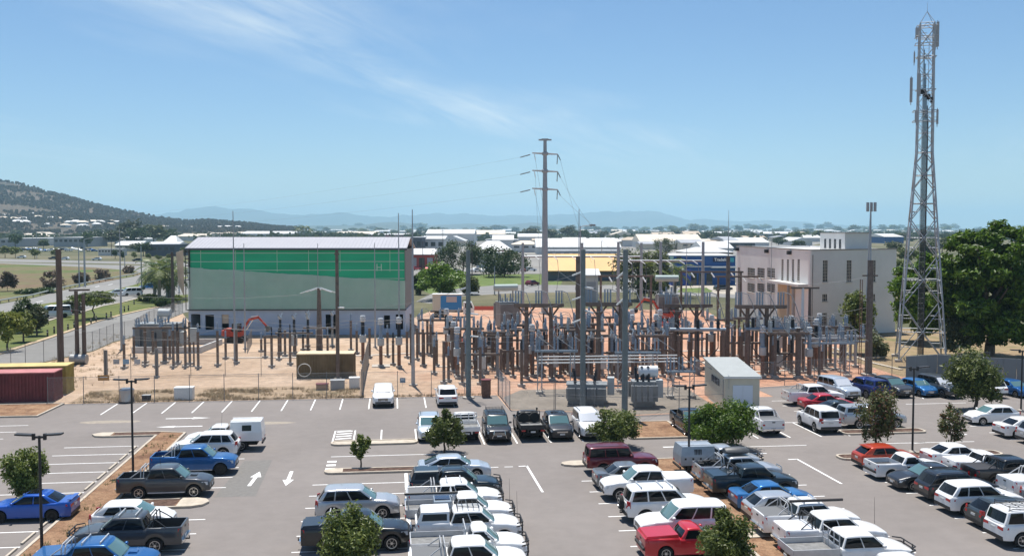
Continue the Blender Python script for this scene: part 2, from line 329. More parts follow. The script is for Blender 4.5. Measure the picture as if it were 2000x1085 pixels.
for k in range(4): ln(-4.3 + 0.05, 72.3 + 0.85 * k, -3.1, 72.6 + 0.85 * k, 0.3, 0.004)
for y in (64.9, 66.7, ): ln(-4.2, y, 3.2, y) if y == 66.7 else None
for k in range(3): ln(-4.35, 63.3 + 1.0 * k, -3.75, 63.3 + 1.0 * k, 0.45, 0.004)
ln(-3.4, 63.05, 5, 63.05)
for x in (6.1, 7.05): ln(x, 62.5, x + 0.55, 62.5)
ln(7.98, 62.55, 8.55, 62.6, 0.16); ln(8.52, 62.7, 8.58, 56.2, 0.14)
ln(26.0, 62.3, 26.6, 62.3, 0.16); ln(26.62, 62.4, 26.7, 55.9, 0.14)
for k in range(12): ln(37.6 + 2.45 * k, 83.3, 39.5 + 2.45 * k, 88.6)
for y in (80.9, 71.2, 68.75, 66.25, 63.8, 61.3): ln(44.4, y, 50, y)
for q in ((36.9, 66.0, 37.8, 66.1), (38.3, 65.1, 39.2, 65.0), (41.6, 68.4, 42.4, 68.4), (46.0, 70.0, 46.7, 70.0)): ln(*q, 0.2)
for k in range(6): ln(33.4, 71.6 + 2.45 * k, 39, 71.6 + 2.45 * k)
ln(21.8, 66.3, 29, 66.3); ln(33.5, 66.2, 41.5, 66.0); ln(-9.2, 35, -9.2, 30)
o = ob('bay_lines', LN.mesh('bay_lines', M_line)); o['kind'] = 'structure'; o['label'] = 'white painted parking bay lines'
def arrow(x, y, dx, dy, L=3.5):
    d = Vector((dx, dy)).normalized(); n = Vector((-d.y, d.x)); c = Vector((x, y)); b = MB()
    P = lambda a, w: c + d * a + n * w
    b.sheet([P(-L / 2, .11), P(-L / 2, -.11), P(L * .1, -.11), P(L * .1, .11)], 0.004)
    b.sheet([P(L * .1, .34), P(L * .1, -.34), P(L / 2, 0)], 0.004)
    o = ob('arrow_marking', b.mesh('arrow_marking', M_line)); o['kind'] = 'structure'; return o
for q in ((-8.5, 61.4, .05, 1), (-6.42, 61.2, 0, -1), (-16.5, 81.8, 1, 0), (-16.5, 78.4, -1, 0), (20.5, 66.9, 1, 0), (23.5, 64.2, -1, 0)): arrow(*q)['label'] = 'white painted direction arrow'
sheet('patched_asphalt', [(-10.2, 57.3), (-7.9, 57.3), (-8.0, 66.2), (-9.8, 66.2)], 0.0025, mat('asphalt_patch', (.165, .157, .145), .9, var=.1, scale=4), 'darker patched strip of asphalt')
for i, q in enumerate([(-22.5, 81), (4.5, 79.5), (-10.5, 79)]):
    pts = [(q[0] + math.cos(t / 9 * 6.283) * (2.2 + random.random()), q[1] + math.sin(t / 9 * 6.283) * (.5 + .3 * random.random())) for t in range(9)]
    sheet('sand_stain', pts, 0.0022, mat('washed_sand', (.30, .26, .21), .95, var=.12, scale=3), 'faint washed sand stain on the asphalt')
def island(pts, fill, label, kerb=0.16, h=0.13, nose=None):
    """kerbed island: concrete ring with a filled bed"""
    n = len(pts); ar = sum(pts[i][0] * pts[(i + 1) % n][1] - pts[(i + 1) % n][0] * pts[i][1] for i in range(n))
    if ar < 0: pts = pts[::-1]
    V = [Vector(p) for p in pts]; inn = []
    for i in range(n):
        d1 = (V[i] - V[i - 1]).normalized(); d2 = (V[(i + 1) % n] - V[i]).normalized()
        n1 = Vector((-d1.y, d1.x)); n2 = Vector((-d2.y, d2.x)); m = (n1 + n2); m = m.normalized() * (kerb / max(0.4, m.normalized().dot(n1))); inn.append(V[i] + m)
    b = MB(); vs = [(p.x, p.y, -0.02) for p in V] + [(p.x, p.y, h) for p in V] + [(p.x, p.y, h) for p in inn] + [(p.x, p.y, h - 0.09) for p in inn]
    fs = []
    for i in range(n):
        j = (i + 1) % n
        fs += [(i, j, n + j, n + i), (n + i, n + j, 2 * n + j, 2 * n + i), (2 * n + i, 2 * n + j, 3 * n + j, 3 * n + i)]
    b.add(vs, fs); r = ob('kerb_island', b.mesh('kerb_island', M_conc)); r['kind'] = 'structure'; r['label'] = label
    f = MB().sheet([(p.x, p.y) for p in inn], h - 0.035).mesh('bed', fill); ob('bed', f, r)
    for q in nose or []: ob('concrete_nose', MB().poly([Vector(p) for p in q], -0.02, h + 0.003).mesh('concrete_nose', M_conc), r)
    return r
def rnd(x0, y0, x1, y1, r, c='1111'):       # rectangle with rounded corners (order: SW SE NE NW)
    out = []
    for k, (cx, cy, a) in enumerate(((x0, y0, 180), (x1, y0, 270), (x1, y1, 0), (x0, y1, 90))):
        if c[k] == '0': out.append((cx, cy)); continue
        ox = cx + (r if cx == x0 else -r); oy = cy + (r if cy == y0 else -r)
        for t in range(4): out.append((ox + r * math.cos(R(a + 30 * t)), oy + r * math.sin(R(a + 30 * t))))
    return out
I1 = [(-17.5, 30), (-15.4, 30), (-15.4, 55.2), (-11.1, 55.2), (-10.5, 55.5), (-10.25, 56.1), (-10.5, 56.7), (-11.1, 57.0), (-15.4, 57.0), (-15.4, 75.6), (-17.5, 76.2), (-21.6, 76.2), (-22.2, 75.7), (-21.8, 75.0), (-21.2, 74.8), (-17.5, 74.8)]
island(I1, M_bark, 'long kerbed bark bed between the two left bay rows', nose=[[(-11.9, 55.25), (-11.1, 55.25), (-10.55, 55.55), (-10.32, 56.1), (-10.55, 56.65), (-11.1, 56.95), (-11.9, 56.95)], [(-20.7, 74.85), (-20.7, 76.15), (-21.6, 76.15), (-22.1, 75.7), (-21.75, 75.05), (-21.2, 74.85)]])
sheet('mulch_patch', [(-14.6, 55.4), (-12.0, 55.4), (-12.0, 56.8), (-14.4, 56.8)], 0.099, M_darkmulch, 'dark mulch in the island nose')
sheet('mulch_patch', [(-20.6, 75.0), (-17.3, 75.0), (-17.3, 76.0), (-20.6, 76.0)], 0.099, M_darkmulch, 'dark mulch in the left island arm')
island(rnd(-4.45, 69.9, 1.7, 71.3, 0.55, '1111'), M_conc, 'plain concrete island in the centre aisle')
island(rnd(-4.35, 61.75, 6.0, 62.95, 0.5, '1111'), M_darkmulch, 'mulched island carrying the small sapling', nose=[[(-4.28, 62.1), (-3.95, 61.82), (-3.2, 61.82), (-3.2, 62.88), (-3.95, 62.88), (-4.28, 62.6)]])
island([(11.5, 61.9), (16.6, 61.9), (16.8, 30), (18.9, 30), (18.9, 61.4), (19.4, 61.9), (24, 61.9), (24.4, 62.5), (24, 63.2), (11.5, 63.2), (10.9, 62.9), (10.75, 62.55), (10.9, 62.2)], M_bark, 'kerbed bark bed beside the maroon wagon', nose=[[(11.5, 61.95), (10.95, 62.2), (10.82, 62.55), (10.95, 62.9), (11.5, 63.15), (12.6, 63.15), (12.6, 61.95)]])
island(rnd(17.0, 69.5, 21.6, 75.7, 0.3), M_bark, 'square kerbed bark bed by the fence gate')
island(rnd(29.4, 61.5, 41, 62.9, 0.5), M_darkmulch, 'narrow mulched island before the orange hatchback')
island(rnd(33.2, 69.1, 39.8, 70.6, 0.5), M_darkmulch, 'narrow mulched island below the silver canopy ute')
island([(-31.9, 83.8), (-28.75, 83.7), (-28.5, 89.6), (-60, 90), (-60, 83.8)], M_bark, 'bark garden bed before the shipping containers')
sheet('concrete_slab', [(17.3, 46.2), (18.6, 46.2), (18.6, 47.6), (17.3, 47.6)], 0.135, M_conc, 'small concrete slab in the bark bed')
WS = MB().poly([(-.06, -.9), (.06, -.9), (.06, .9), (-.06, .9)], 0.012, 0.10).mesh('wheel_stop', M_conc)
for k in range(10):
    y = 46.9 + 2.48 * k + 1.24
    if y > 74: continue
    tag(ob('wheel_stop', WS, None, (-17.95, y, 0)), f'low concrete wheel stop along the left bark bed, {ordn(k)} from the camera', 'wheel stop', 'concrete wheel stops')

# dry tufts and weeds on the strip between the fences and in the beds: too many to count
def tufts(name, label, area, n, h, cols, seed, dens=None):
    rg = random.Random(seed); b = MB(); vs = []; fs = []
    from mathutils import noise as mn
    for k in range(n):
        x, y = rg.uniform(area[0], area[1]), rg.uniform(area[2], area[3])
        if mn.noise(Vector((x * .35, y * .5, seed))) < (dens or 0) + rg.uniform(-.25, .25): continue
        for q in range(7):
            a = rg.uniform(0, 6.28); l = h * rg.uniform(.4, 1.2); e = Vector((math.cos(a), math.sin(a), 0)) * l * rg.uniform(.3, .9); p = Vector((x + rg.gauss(0, .08), y + rg.gauss(0, .08), area[4])); w = Vector((-math.sin(a), math.cos(a), 0)) * .018; o = len(vs)
            vs += [p - w, p + w, p + e + Vector((0, 0, l))]; fs.append((o, o + 1, o + 2))
    b.add(vs, fs); o = ob(name, b.mesh(name, cols)); o['kind'] = 'stuff'; o['label'] = label
M_straw = mat('dry_straw', (0.34, 0.26, 0.15), 0.95, var=.3, scale=1.5)
tufts('dry_grass', 'dry grass tufts on the sandy strip behind the front fence', (-28, -3.3, 90.1, 96, 0), 4200, .28, M_straw, 3, .1)
tufts('dry_grass', 'dry grass along the foot of the front fence', (-28, 9, 89.95, 90.4, 0), 700, .25, M_straw, 5, -.1)
tufts('dry_grass', 'weeds in the long bark bed', (-17.2, -15.7, 40, 75, .09), 350, .18, mat('weed_green', (.12, .14, .05), .95, var=.3, scale=2), 6, .15)
tufts('dry_grass', 'dry tufts beside the service road fence', (-40, -29, 98, 150, 0), 1200, .35, M_straw, 8, .1)
# ================================================================== VEHICLES
M_glass = mat('tinted_glass', (0.008, 0.010, 0.012), 0.04, spec=0.32)
M_wglass = mat('windscreen_sky_tint', (0.09, 0.17, 0.175), 0.03, spec=0.9)  # teal base colour stands in for the sky reflected in the glass
M_shade = mat('foil_sunshade', (0.82, 0.83, 0.84), 0.25, 0.3)
M_tyre = mat('tyre_rubber', (0.018, 0.018, 0.018), 0.85)
M_alloy = mat('alloy_rim', (0.55, 0.56, 0.57), 0.3, 0.85)
M_drim = mat('dark_rim', (0.03, 0.03, 0.032), 0.4, 0.5)
M_black = mat('black_plastic', (0.02, 0.02, 0.021), 0.55)
M_under = mat('underbody', (0.012, 0.012, 0.012), 0.9)
M_chrome = mat('chrome', (0.7, 0.71, 0.72), 0.15, 1.0)
M_head = mat('headlight_lens', (0.62, 0.65, 0.68), 0.08, 0.2, spec=0.8)
M_tail = mat('tail_light', (0.42, 0.012, 0.015), 0.15, spec=0.7)
M_plate = mat('number_plate', (0.62, 0.62, 0.60), 0.5)
M_alu = mat('tray_aluminium', (0.56, 0.57, 0.58), 0.42, 0.35, var=.08, scale=3)
M_tarp = mat('tonneau_grey', (0.13, 0.135, 0.14), 0.7)
M_tarpw = mat('tonneau_white', (0.74, 0.76, 0.78), 0.35)
M_tarpk = mat('tonneau_black', (0.025, 0.025, 0.028), 0.6)
M_bed = mat('tub_liner', (0.02, 0.02, 0.022), 0.8)
W_ = paint('white', (0.80, 0.80, 0.79)); SV = paint('silver', (0.50, 0.52, 0.54), 0.55); GR = paint('graphite', (0.06, 0.064, 0.07), 0.35); BK = paint('black', (0.006, 0.0065, 0.008), 0.0)
DKG = paint('dark_teal', (0.012, 0.022, 0.028), 0.3); BL = paint('mid_blue', (0.008, 0.10, 0.30), 0.3); BB = paint('bright_blue', (0.008, 0.085, 0.42), 0.2); SKY = paint('azure', (0.03, 0.17, 0.42), 0.4)
NB = paint('navy', (0.012, 0.03, 0.17), 0.4); RD = paint('red', (0.50, 0.012, 0.02), 0.1); OR = paint('burnt_orange', (0.52, 0.055, 0.015), 0.3); MR = paint('maroon', (0.13, 0.006, 0.016), 0.2); CH = paint('charcoal', (0.03, 0.032, 0.036), 0.4)
SB = paint('silver_blue', (0.50, 0.56, 0.62), 0.4); TEA = paint('slate', (0.05, 0.065, 0.07), 0.5); GRS = paint('steel_grey', (0.20, 0.215, 0.225), 0.5)
def lerp(a, b, t): return a + (b - a) * t
def interp(pts, x):
    if x <= pts[0][0]: return pts[0][1]
    for (x0, y0), (x1, y1) in zip(pts, pts[1:]):
        if x <= x1: return lerp(y0, y1, (x - x0) / max(1e-6, x1 - x0))
    return pts[-1][1]
SPEC = {
 'sedan': dict(L=4.62, W=1.80, H=1.46, xf=1.38, xr=-1.32, r=.325, hf=.74, hc=.96, belt=.95, cowl=.95, rf=.18, rr=-.95, rb=-1.72, deck=1.03, sill=.24, wins=[(.06, .47), (.50, .86)], wt=0.75),
 'coupe': dict(L=4.62, W=1.80, H=1.42, xf=1.38, xr=-1.32, r=.33, hf=.74, hc=.95, belt=.95, cowl=1.02, rf=.32, rr=-1.02, rb=-1.98, deck=1.0, sill=.23, wins=[(.05, .47), (.49, .88)], wt=0.73),
 'hatch': dict(L=4.15, W=1.74, H=1.48, xf=1.28, xr=-1.27, r=.31, hf=.76, hc=1.0, belt=.98, cowl=1.0, rf=.25, rr=-1.35, rb=-1.90, deck=.98, sill=.25, wins=[(.08, .46), (.49, .82)], wt=0.77),
 'suv': dict(L=4.55, W=1.85, H=1.69, xf=1.36, xr=-1.30, r=.36, hf=.90, hc=1.10, belt=1.08, cowl=1.0, rf=.22, rr=-1.72, rb=-2.12, deck=1.06, sill=.32, wins=[(.06, .40), (.425, .70), (.725, .93)], wt=0.79),
 'fsuv': dict(L=4.75, W=1.90, H=1.88, xf=1.42, xr=-1.37, r=.39, hf=1.00, hc=1.18, belt=1.19, cowl=1.0, rf=.35, rr=-2.05, rb=-2.27, deck=1.17, sill=.40, wins=[(.05, .36), (.385, .66), (.69, .955)], wt=0.82),
 'oldwagon': dict(L=4.72, W=1.82, H=1.82, xf=1.42, xr=-1.30, r=.37, hf=1.0, hc=1.12, belt=1.15, cowl=.72, rf=.38, rr=-2.15, rb=-2.28, deck=1.13, sill=.48, wins=[(.03, .32), (.345, .61), (.635, .97)], wt=0.83),
 'dual': dict(L=5.30, W=1.88, H=1.80, xf=1.75, xr=-1.38, r=.39, hf=1.0, hc=1.17, belt=1.19, cowl=1.28, rf=.62, rr=-.72, rb=-.93, deck=1.27, sill=.42, tub=(-2.62, -1.0), wins=[(.04, .50), (.53, .97)], wt=0.8),
 'extra': dict(L=5.20, W=1.86, H=1.77, xf=1.72, xr=-1.42, r=.38, hf=1.0, hc=1.16, belt=1.17, cowl=1.25, rf=.60, rr=-.30, rb=-.48, deck=1.22, sill=.42, tub=None, cut=-.55, wins=[(.04, .62), (.66, .96)], wt=0.8),
 'single': dict(L=5.20, W=1.86, H=1.77, xf=1.72, xr=-1.42, r=.38, hf=1.0, hc=1.16, belt=1.17, cowl=1.25, rf=.62, rr=.05, rb=-.12, deck=1.22, sill=.42, tub=None, cut=-.2, wins=[(.05, .93)], wt=0.8),
 'dtray': dict(L=5.30, W=1.88, H=1.80, xf=1.75, xr=-1.42, r=.39, hf=1.0, hc=1.17, belt=1.19, cowl=1.28, rf=.62, rr=-.70, rb=-.90, deck=1.22, sill=.42, tub=None, cut=-.95, wins=[(.04, .50), (.53, .97)], wt=0.8),
 'cute': dict(L=5.00, W=1.86, H=1.49, xf=1.42, xr=-1.48, r=.335, hf=.78, hc=.98, belt=.98, cowl=.98, rf=.22, rr=-.42, rb=-.72, deck=1.06, sill=.25, tub=(-2.46, -.80), wins=[(.06, .90)], wt=0.75),
 'van': dict(L=4.70, W=1.70, H=1.98, xf=1.30, xr=-1.28, r=.32, hf=.95, hc=1.12, belt=1.12, cowl=1.95, rf=1.25, rr=-2.15, rb=-2.28, deck=1.10, sill=.26, wins=[(.08, .33), (.36, .62), (.65, .95)], wt=.83),
}
FACL = [(0, .955), (.14, .985), (.4, 1.0), (.68, .99), (.86, .965), (.95, .94), (1, .90)]
class CarShape:
    def __init__(s, sp):
        s.__dict__.update(sp); s.F = s.L / 2; s.B = -s.L / 2; s.box = s.H > 1.75
        f, bk = s.F, s.B
        if getattr(s, 'cut', None) is not None: s.B = bk = s.cut; s.tub = None
        if sp.get('tub'): tail = [(bk, s.deck), (s.tub[1], s.deck), (s.tub[1] + .02, s.belt)]
        elif getattr(s, 'cut', None) is not None: tail = [(bk, s.belt), (bk + .1, s.belt)]
        else: tail = [(bk, s.deck - .10), (bk + .10, s.deck - .01), (s.rb, s.deck), (s.rb + .15, max(s.belt, s.deck - .03))]
        s.top = tail + [(s.cowl - .25, s.belt), (s.cowl, s.hc - .02), (lerp(s.cowl, f, .45), lerp(s.hc, s.hf, .28) + .01), (f - .30, s.hf + .03), (f - .1, s.hf - .03), (f, s.hf - .14)]
    def zt(s, x): return interp(s.top, x)
    def zb(s, x):
        z = s.sill + (.10 * max(0, (x - s.F + .5) / .5) if x > s.F - .5 else 0) * 0
        for w in (s.xf, s.xr):
            d = abs(x - w); Ra = s.r + .07
            if d < Ra: z = max(z, s.r + math.sqrt(Ra * Ra - d * d))
        return z
    def wf(s, x):
        cut = getattr(s, 'cut', None) is not None
        df = s.F - x; db = x - s.B; e = 1.0
        if df < .55: e -= .20 * (1 - df / .55) ** 2
        if db < .35 and not cut: e -= (.06 if getattr(s, 'tub', None) else .14) * (1 - db / .35) ** 2
        for w in (s.xf, s.xr): e += .018 * math.exp(-((x - w) / .42) ** 2)
        return e
    def side(s, x, t):
        zb, zt = s.zb(x), s.zt(x); z = lerp(s.sill, zt, t)
        z = max(z, lerp(zb, zt, t * .999)) if zb > s.sill + .01 else z
        return s.W / 2 * s.wf(x) * interp(FACL, t), z
    def cab(s, u, v):            # greenhouse side, u: front->rear, v: belt->roof
        zl = s.belt - .03; zr = s.H - .07 - .05 * (abs(u - .42) ** 2) * 2
        x = lerp(lerp(s.cowl, s.rb, u), lerp(s.rf, s.rr, u), v)
        bulge = .025 * math.sin(math.pi * v)
        y = lerp(.905, s.wt + .04, v) * s.W / 2 + bulge
        e = min(u, 1 - u); y *= 1 - .06 * max(0, 1 - e / .18) ** 2
        return Vector((x, y, lerp(zl, zr, v)))
    def front(s, w, v):          # windscreen, w: -1..1
        p = s.cab(0, v); return Vector((p.x + .10 * (1 - w * w), p.y * w, p.z + .012 * (1 - w * w) * v))
    def rear(s, w, v):
        p = s.cab(1, v); return Vector((p.x - .06 * (1 - w * w), p.y * w, p.z + .012 * (1 - w * w) * v))
def patch(fn, us, vs, off, b=None, out=None):
    b = b or MB(); P = [[fn(u, v) for v in vs] for u in us]; nu, nv = len(us), len(vs); vv = []
    for i in range(nu):
        for j in range(nv):
            a = P[min(i + 1, nu - 1)][j] - P[max(i - 1, 0)][j]; c = P[i][min(j + 1, nv - 1)] - P[i][max(j - 1, 0)]
            n = a.cross(c).normalized()
            if out is not None and n.dot(out) < 0: n = -n
            vv.append(P[i][j] + n * off)
    fl = out is not None and (P[1][0] - P[0][0]).cross(P[0][1] - P[0][0]).dot(out) < 0
    b.add(vv, [(i * nv + j, (i + 1) * nv + j, (i + 1) * nv + j + 1, i * nv + j + 1)[::-1 if fl else 1] for i in range(nu - 1) for j in range(nv - 1)])
    return b
def lin(a, b, n): return [lerp(a, b, k / (n - 1)) for k in range(n)]
def wheel_meshes(r, rim, w=.225):
    k = ('wheel', r, rim.name, w)
    if k in MATS: return MATS[k]
    t = MB().lathe((0, 0, 0), [(r * .66, -w * .5), (r * .93, -w * .5), (r, -w * .32), (r, w * .32), (r * .93, w * .5), (r * .66, w * .5)], 20, 'Y').mesh('wheel', M_tyre, True, 35)
    b = MB(); 
    for sg in (-1, 1):
        y = sg * w * .42
        b.lathe((0, y, 0), [(r * .66, -.012 * sg), (r * .66, .035 * sg), (r * .58, .03 * sg), (r * .56, -.01 * sg)], 20, 'Y')
        b.lathe((0, y, 0), [(.07, -.02 * sg), (.07, .02 * sg)], 8, 'Y')
        for q in range(6):
            t0 = q * math.pi / 3; b.box((math.cos(t0) * r * .33, y + sg * .008, math.sin(t0) * r * .33), (r * .62, .02, .065), 0, ('Y', -t0))
    hub = MB().lathe((0, 0, 0), [(r * .6, -w * .25), (r * .6, w * .25)], 14, 'Y').mesh('hub', M_under)
    MATS[k] = (t, b.mesh('rim', rim), hub); return MATS[k]
CARCACHE = {}
def car_template(kind, rim='alloy', shade=False, tail='v', roofc=None, handle=None):
    key = (kind, rim, shade, tail)
    if key in CARCACHE: return CARCACHE[key]
    s = CarShape(SPEC[kind]); t = T()
    s.tub = SPEC[kind].get('tub')
    # --- lower body
    xs = set([s.F, s.F - .04, s.F - .1, s.F - .2, s.F - .32, s.F - .45, s.F - .55, s.B, s.B + .05, s.B + .12, s.B + .22, s.B + .35])
    xs |= set(x for x, _ in s.top)
    for w in (s.xf, s.xr):
        Ra = s.r + .07
        for k in (1.01, 1, .96, .86, .7, .5, .25, 0): xs |= {w + Ra * k, w - Ra * k}
    x = s.B
    while x < s.F: xs.add(round(x, 3)); x += .3
    xs = sorted(v for v in xs if s.B - 1e-6 <= v <= s.F + 1e-6); q = [xs[0]]
    for v in xs[1:]:
        if v - q[-1] > .003: q.append(v)
    xs = q; ts = [0, .14, .4, .68, .86, .95, 1]; secs = []
    def sec(x, hollow=False, inner=0.07):
        o = [(x,) + s.side(x, tt) for tt in ts]; yt = o[-1][1]; zt = o[-1][2]
        if hollow: o += [(x, yt - inner, zt), (x, yt - inner - .01, .78), (x, .3, .78), (x, 0, .78)]
        else:
            c = .035 if x > s.cowl - .1 else .01
            o += [(x, yt * .82, zt + c * .5), (x, yt * .6, zt + c * .85), (x, yt * .3, zt + c), (x, 0, zt + c)]
        return o
    for x in xs:
        if s.tub and s.tub[0] < x < s.tub[1]:
            if not secs or (len(secs) and not hol): secs.append(sec(s.tub[0] + .05)); secs.append(sec(s.tub[0] + .051, True))
            hol = True
            if x > s.tub[0] + .06: secs.append(sec(x, True))
        else:
            if s.tub and x >= s.tub[1] and hol: secs.append(sec(s.tub[1] - .01, True)); secs.append(sec(s.tub[1] - .009)); 
            hol = False; secs.append(sec(x))
    n = len(secs[0]); b = MB(); vs = []
    for o in secs:
        vs += [Vector(p) for p in o]; vs += [Vector((p[0], -p[1], p[2])) for p in o]
    fs = []
    for i in range(len(secs) - 1):
        a = i * 2 * n; c = (i + 1) * 2 * n
        for j in range(n - 1):
            fs.append((a + j, a + j + 1, c + j + 1, c + j)); fs.append((a + n + j, c + n + j, c + n + j + 1, a + n + j + 1))
    fs.append(tuple(range(n)) + tuple(range(2 * n - 1, n - 1, -1))); e = (len(secs) - 1) * 2 * n
    fs.append(tuple(e + k for k in range(n - 1, -1, -1)) + tuple(e + k for k in range(n, 2 * n)))
    b.add(vs, fs); body = t.add('body', b.mesh('body', W_, True, 32), paintable=True)
    # --- cabin shell
    b = MB(); us = [0, .02, .06, .12, .2, .35, .5, .65, .8, .88, .94, .98, 1]; vv = [0, .25, .5, .75, 1]; rows = []
    for u in us:
        c = [s.cab(u, v) for v in vv]; tp = c[-1]; rz = s.H - .05 * (abs(u - .42) ** 2) * 2
        e = min(u, 1 - u); dn = .02 * max(0, 1 - e / .06)
        c += [Vector((tp.x, tp.y - .035, tp.z + .04 - dn)), Vector((tp.x, tp.y - .10, rz - .018 - dn)), Vector((tp.x, tp.y * .6, rz - dn)), Vector((tp.x, 0, rz + .012 - dn))]; rows.append(c)
    n = len(rows[0]); vs = []
    for c in rows: vs += c; vs += [Vector((p.x, -p.y, p.z)) for p in c]
    fs = []
    for i in range(len(rows) - 1):
        a = i * 2 * n; c = (i + 1) * 2 * n
        for j in range(n - 1): fs.append((a + j, c + j, c + j + 1, a + j + 1)); fs.append((a + n + j, a + n + j + 1, c + n + j + 1, c + n + j))
    b.add(vs, fs)
    ws = lin(-1, 1, 9)
    for fn, flip in ((s.front, 0), (s.rear, 1)):
        top = [fn(w, 1) + Vector((0, 0, 0)) for w in ws]
        u0 = rows[0] if not flip else rows[-1]
        P = [[fn(w, v) for v in vv] + [Vector((u0[5].x, u0[5].y * w, u0[5].z + (u0[8].z - u0[5].z) * (1 - w * w) * .5)), Vector((u0[8].x, u0[6].y * w, lerp(u0[8].z, u0[6].z, w * w)))] for w in ws]
        m = len(P[0]); o = len(b.v); b.add([p for c in P for p in c], [((i * m + j, (i + 1) * m + j, (i + 1) * m + j + 1, i * m + j + 1) if not flip else (i * m + j, i * m + j + 1, (i + 1) * m + j + 1, (i + 1) * m + j)) for i in range(8) for j in range(m - 1)])
    cabn = t.add('cabin', b.mesh('cabin', roofc or W_, True, 40), paintable=True)
    # --- glass
    b = patch(lambda w, v: s.front(w, v), lin(-.92, .92, 9), lin(.06, .95, 5), .008, None, Vector((1, 0, .3)))
    ws_i = t.add('windscreen', b.mesh('windscreen', M_shade if shade else M_wglass, True))
    b = MB(); 
    for sg in (1, -1):
        a = s.front(.75 * sg, .09); c = s.front(-.05 * sg, .13); d = (c - a); b.tube(a + Vector((.02, 0, .012)), c + Vector((.02, 0, .02)), .012, .008, 4)
    t.add('wiper', b.mesh('wiper', M_black), ws_i)
    v1 = .93 if s.rb < s.rr - .3 else .9
    b = patch(lambda w, v: s.rear(-w, v), lin(-.88, .88, 7), lin(.14, v1, 4), .008, None, Vector((-1, 0, .3))); t.add('rear_window', b.mesh('rear_window', M_glass, True))
    for sg in (1, -1):
        for (u0, u1) in s.wins:
            def fn(u, v, sg=sg): p = s.cab(u, v); return Vector((p.x, p.y * sg, p.z))
            us_ = lin(u0, u1, 5); b = patch(fn, us_ if sg < 0 else us_[::-1], lin(.10, .93, 4), .009, None, Vector((0, sg, .1)))
            t.add('side_window', b.mesh('side_window', M_glass, True))
    # --- doors
    nd = 1 if len(s.wins) == 1 or kind == 'coupe' else 2
    d0 = s.cowl - .22; d1 = lerp(s.cowl, s.rb, .5 if nd == 2 else .9); d2 = max(lerp(s.cowl, s.rb, .93 if kind in ('dual', 'dtray', 'extra', 'sedan') else .78), s.xr + s.r * .75)
    segs = [(d1 + .012, d0)] + ([(d2, d1 - .012)] if nd == 2 else [])
    for sg in (1, -1):
        for (a, c) in segs:
            if c - a < .3: continue
            def fn(x, tt, sg=sg): y, z = s.side(x, tt); return Vector((x, y * sg, z))
            xx = lin(a, c, 6); xx = [x for x in xx]
            b = patch(fn, xx if sg < 0 else xx[::-1], [.12, .4, .68, .86, .94], .007, None, Vector((0, sg, 0))); di = t.add('door', b.mesh('door', W_, True), paintable=True)
            y, z = s.side(a + .12, .86); b = MB().box((a + .16, sg * (y + .02), z - .01), (.2, .035, .03)); t.add('door_handle', b.mesh('door_handle', W_ if handle is None else handle), di, paintable=handle is None)
    # --- lights, grille, bumpers, plates
    F = s.F; nose = s.hf
    for sg in (1, -1):
        def fn(a, z, sg=sg):
            x = F - .015 - a; return Vector((x, sg * (s.W / 2 * s.wf(x) * interp(FACL, .8)), z))
        b = MB(); yy = s.W / 2
        pts = [(F - .035, .50 * yy), (F - .045, .78 * yy), (F - .14, .885 * yy), (F - .42, .97 * yy)]
        z0 = nose - (.30 if s.box else .25); z1 = nose - (.10 if s.box else .09); vs = []
        for k, (x, y) in enumerate(pts): vs += [(x + .02, sg * (y + .006), z0 + .03 * k), (x - .02, sg * y, z1 + .022 * k)]
        fs = [(2 * k, 2 * k + 2, 2 * k + 3, 2 * k + 1) if sg > 0 else (2 * k, 2 * k + 1, 2 * k + 3, 2 * k + 2) for k in range(3)]
        vs += [(x - .12, sg * (y - .06), z0) for (x, y) in pts] + [(x - .12, sg * (y - .06), z1 + .04) for (x, y) in pts]
        fs += [(2 * k, 8 + k, 8 + k + 1, 2 * k + 2) for k in range(3)] + [(2 * k + 1, 2 * k + 3, 12 + k + 1, 12 + k) for k in range(3)]
        b.add(vs, fs); t.add('headlight', b.mesh('headlight', M_head), paintable=False)
        B = SPEC[kind]['L'] / -2; b = MB(); hasback = getattr(s, 'cut', None) is None
        if hasback:
            wy = s.W / 2
            if s.tub or tail == 'v':
                h0, h1 = (s.deck - .42, s.deck - .08) if s.tub else (s.deck - .30, s.deck + .06)
                yb = wy * s.wf(s.B) * .955
                b.add([(B - .012, sg * (yb - .16), h0), (B - .012, sg * (yb + .012), h0), (B + .17, sg * (wy * s.wf(s.B + .17) * .985 + .012), h0), (B + .02, sg * (yb - .16), h1), (B + .02, sg * (yb + .002), h1), (B + .17, sg * (wy * s.wf(s.B + .17) * .965 + .008), h1)], [(0, 1, 4, 3), (1, 2, 5, 4), (3, 4, 5), (0, 2, 1)])
            else:
                yb = wy * s.wf(s.B) * .97; h0, h1 = s.deck - .28, s.deck - .13
                b.add([(B - .012, sg * (yb - .42), h0 + .03), (B - .012, sg * (yb + .01), h0), (B + .26, sg * (wy * s.wf(s.B + .26) * .995 + .012), h0 + .08), (B - .0, sg * (yb - .40), h1), (B + .0, sg * (yb - .01), h1 + .01), (B + .26, sg * (wy * s.wf(s.B + .26) * .97 + .012), h1 + .02)], [(0, 1, 4, 3), (1, 2, 5, 4), (3, 4, 5), (0, 2, 1)])
            t.add('tail_light', b.mesh('tail_light', M_tail))
    gz0, gz1 = (nose - .36, nose - .13) if s.box else (nose - .24, nose - .13)
    g = t.add('grille', MB().bb(F - .06, F + .012, -.45 * s.W / 2, .45 * s.W / 2, gz0, gz1).mesh('grille', M_black))
    b = MB()
    for k in range(3): z = lerp(gz0, gz1, (k + .5) / 3); b.bb(F - .04, F + .022, -.44 * s.W / 2, .44 * s.W / 2, z - .012, z + .012)
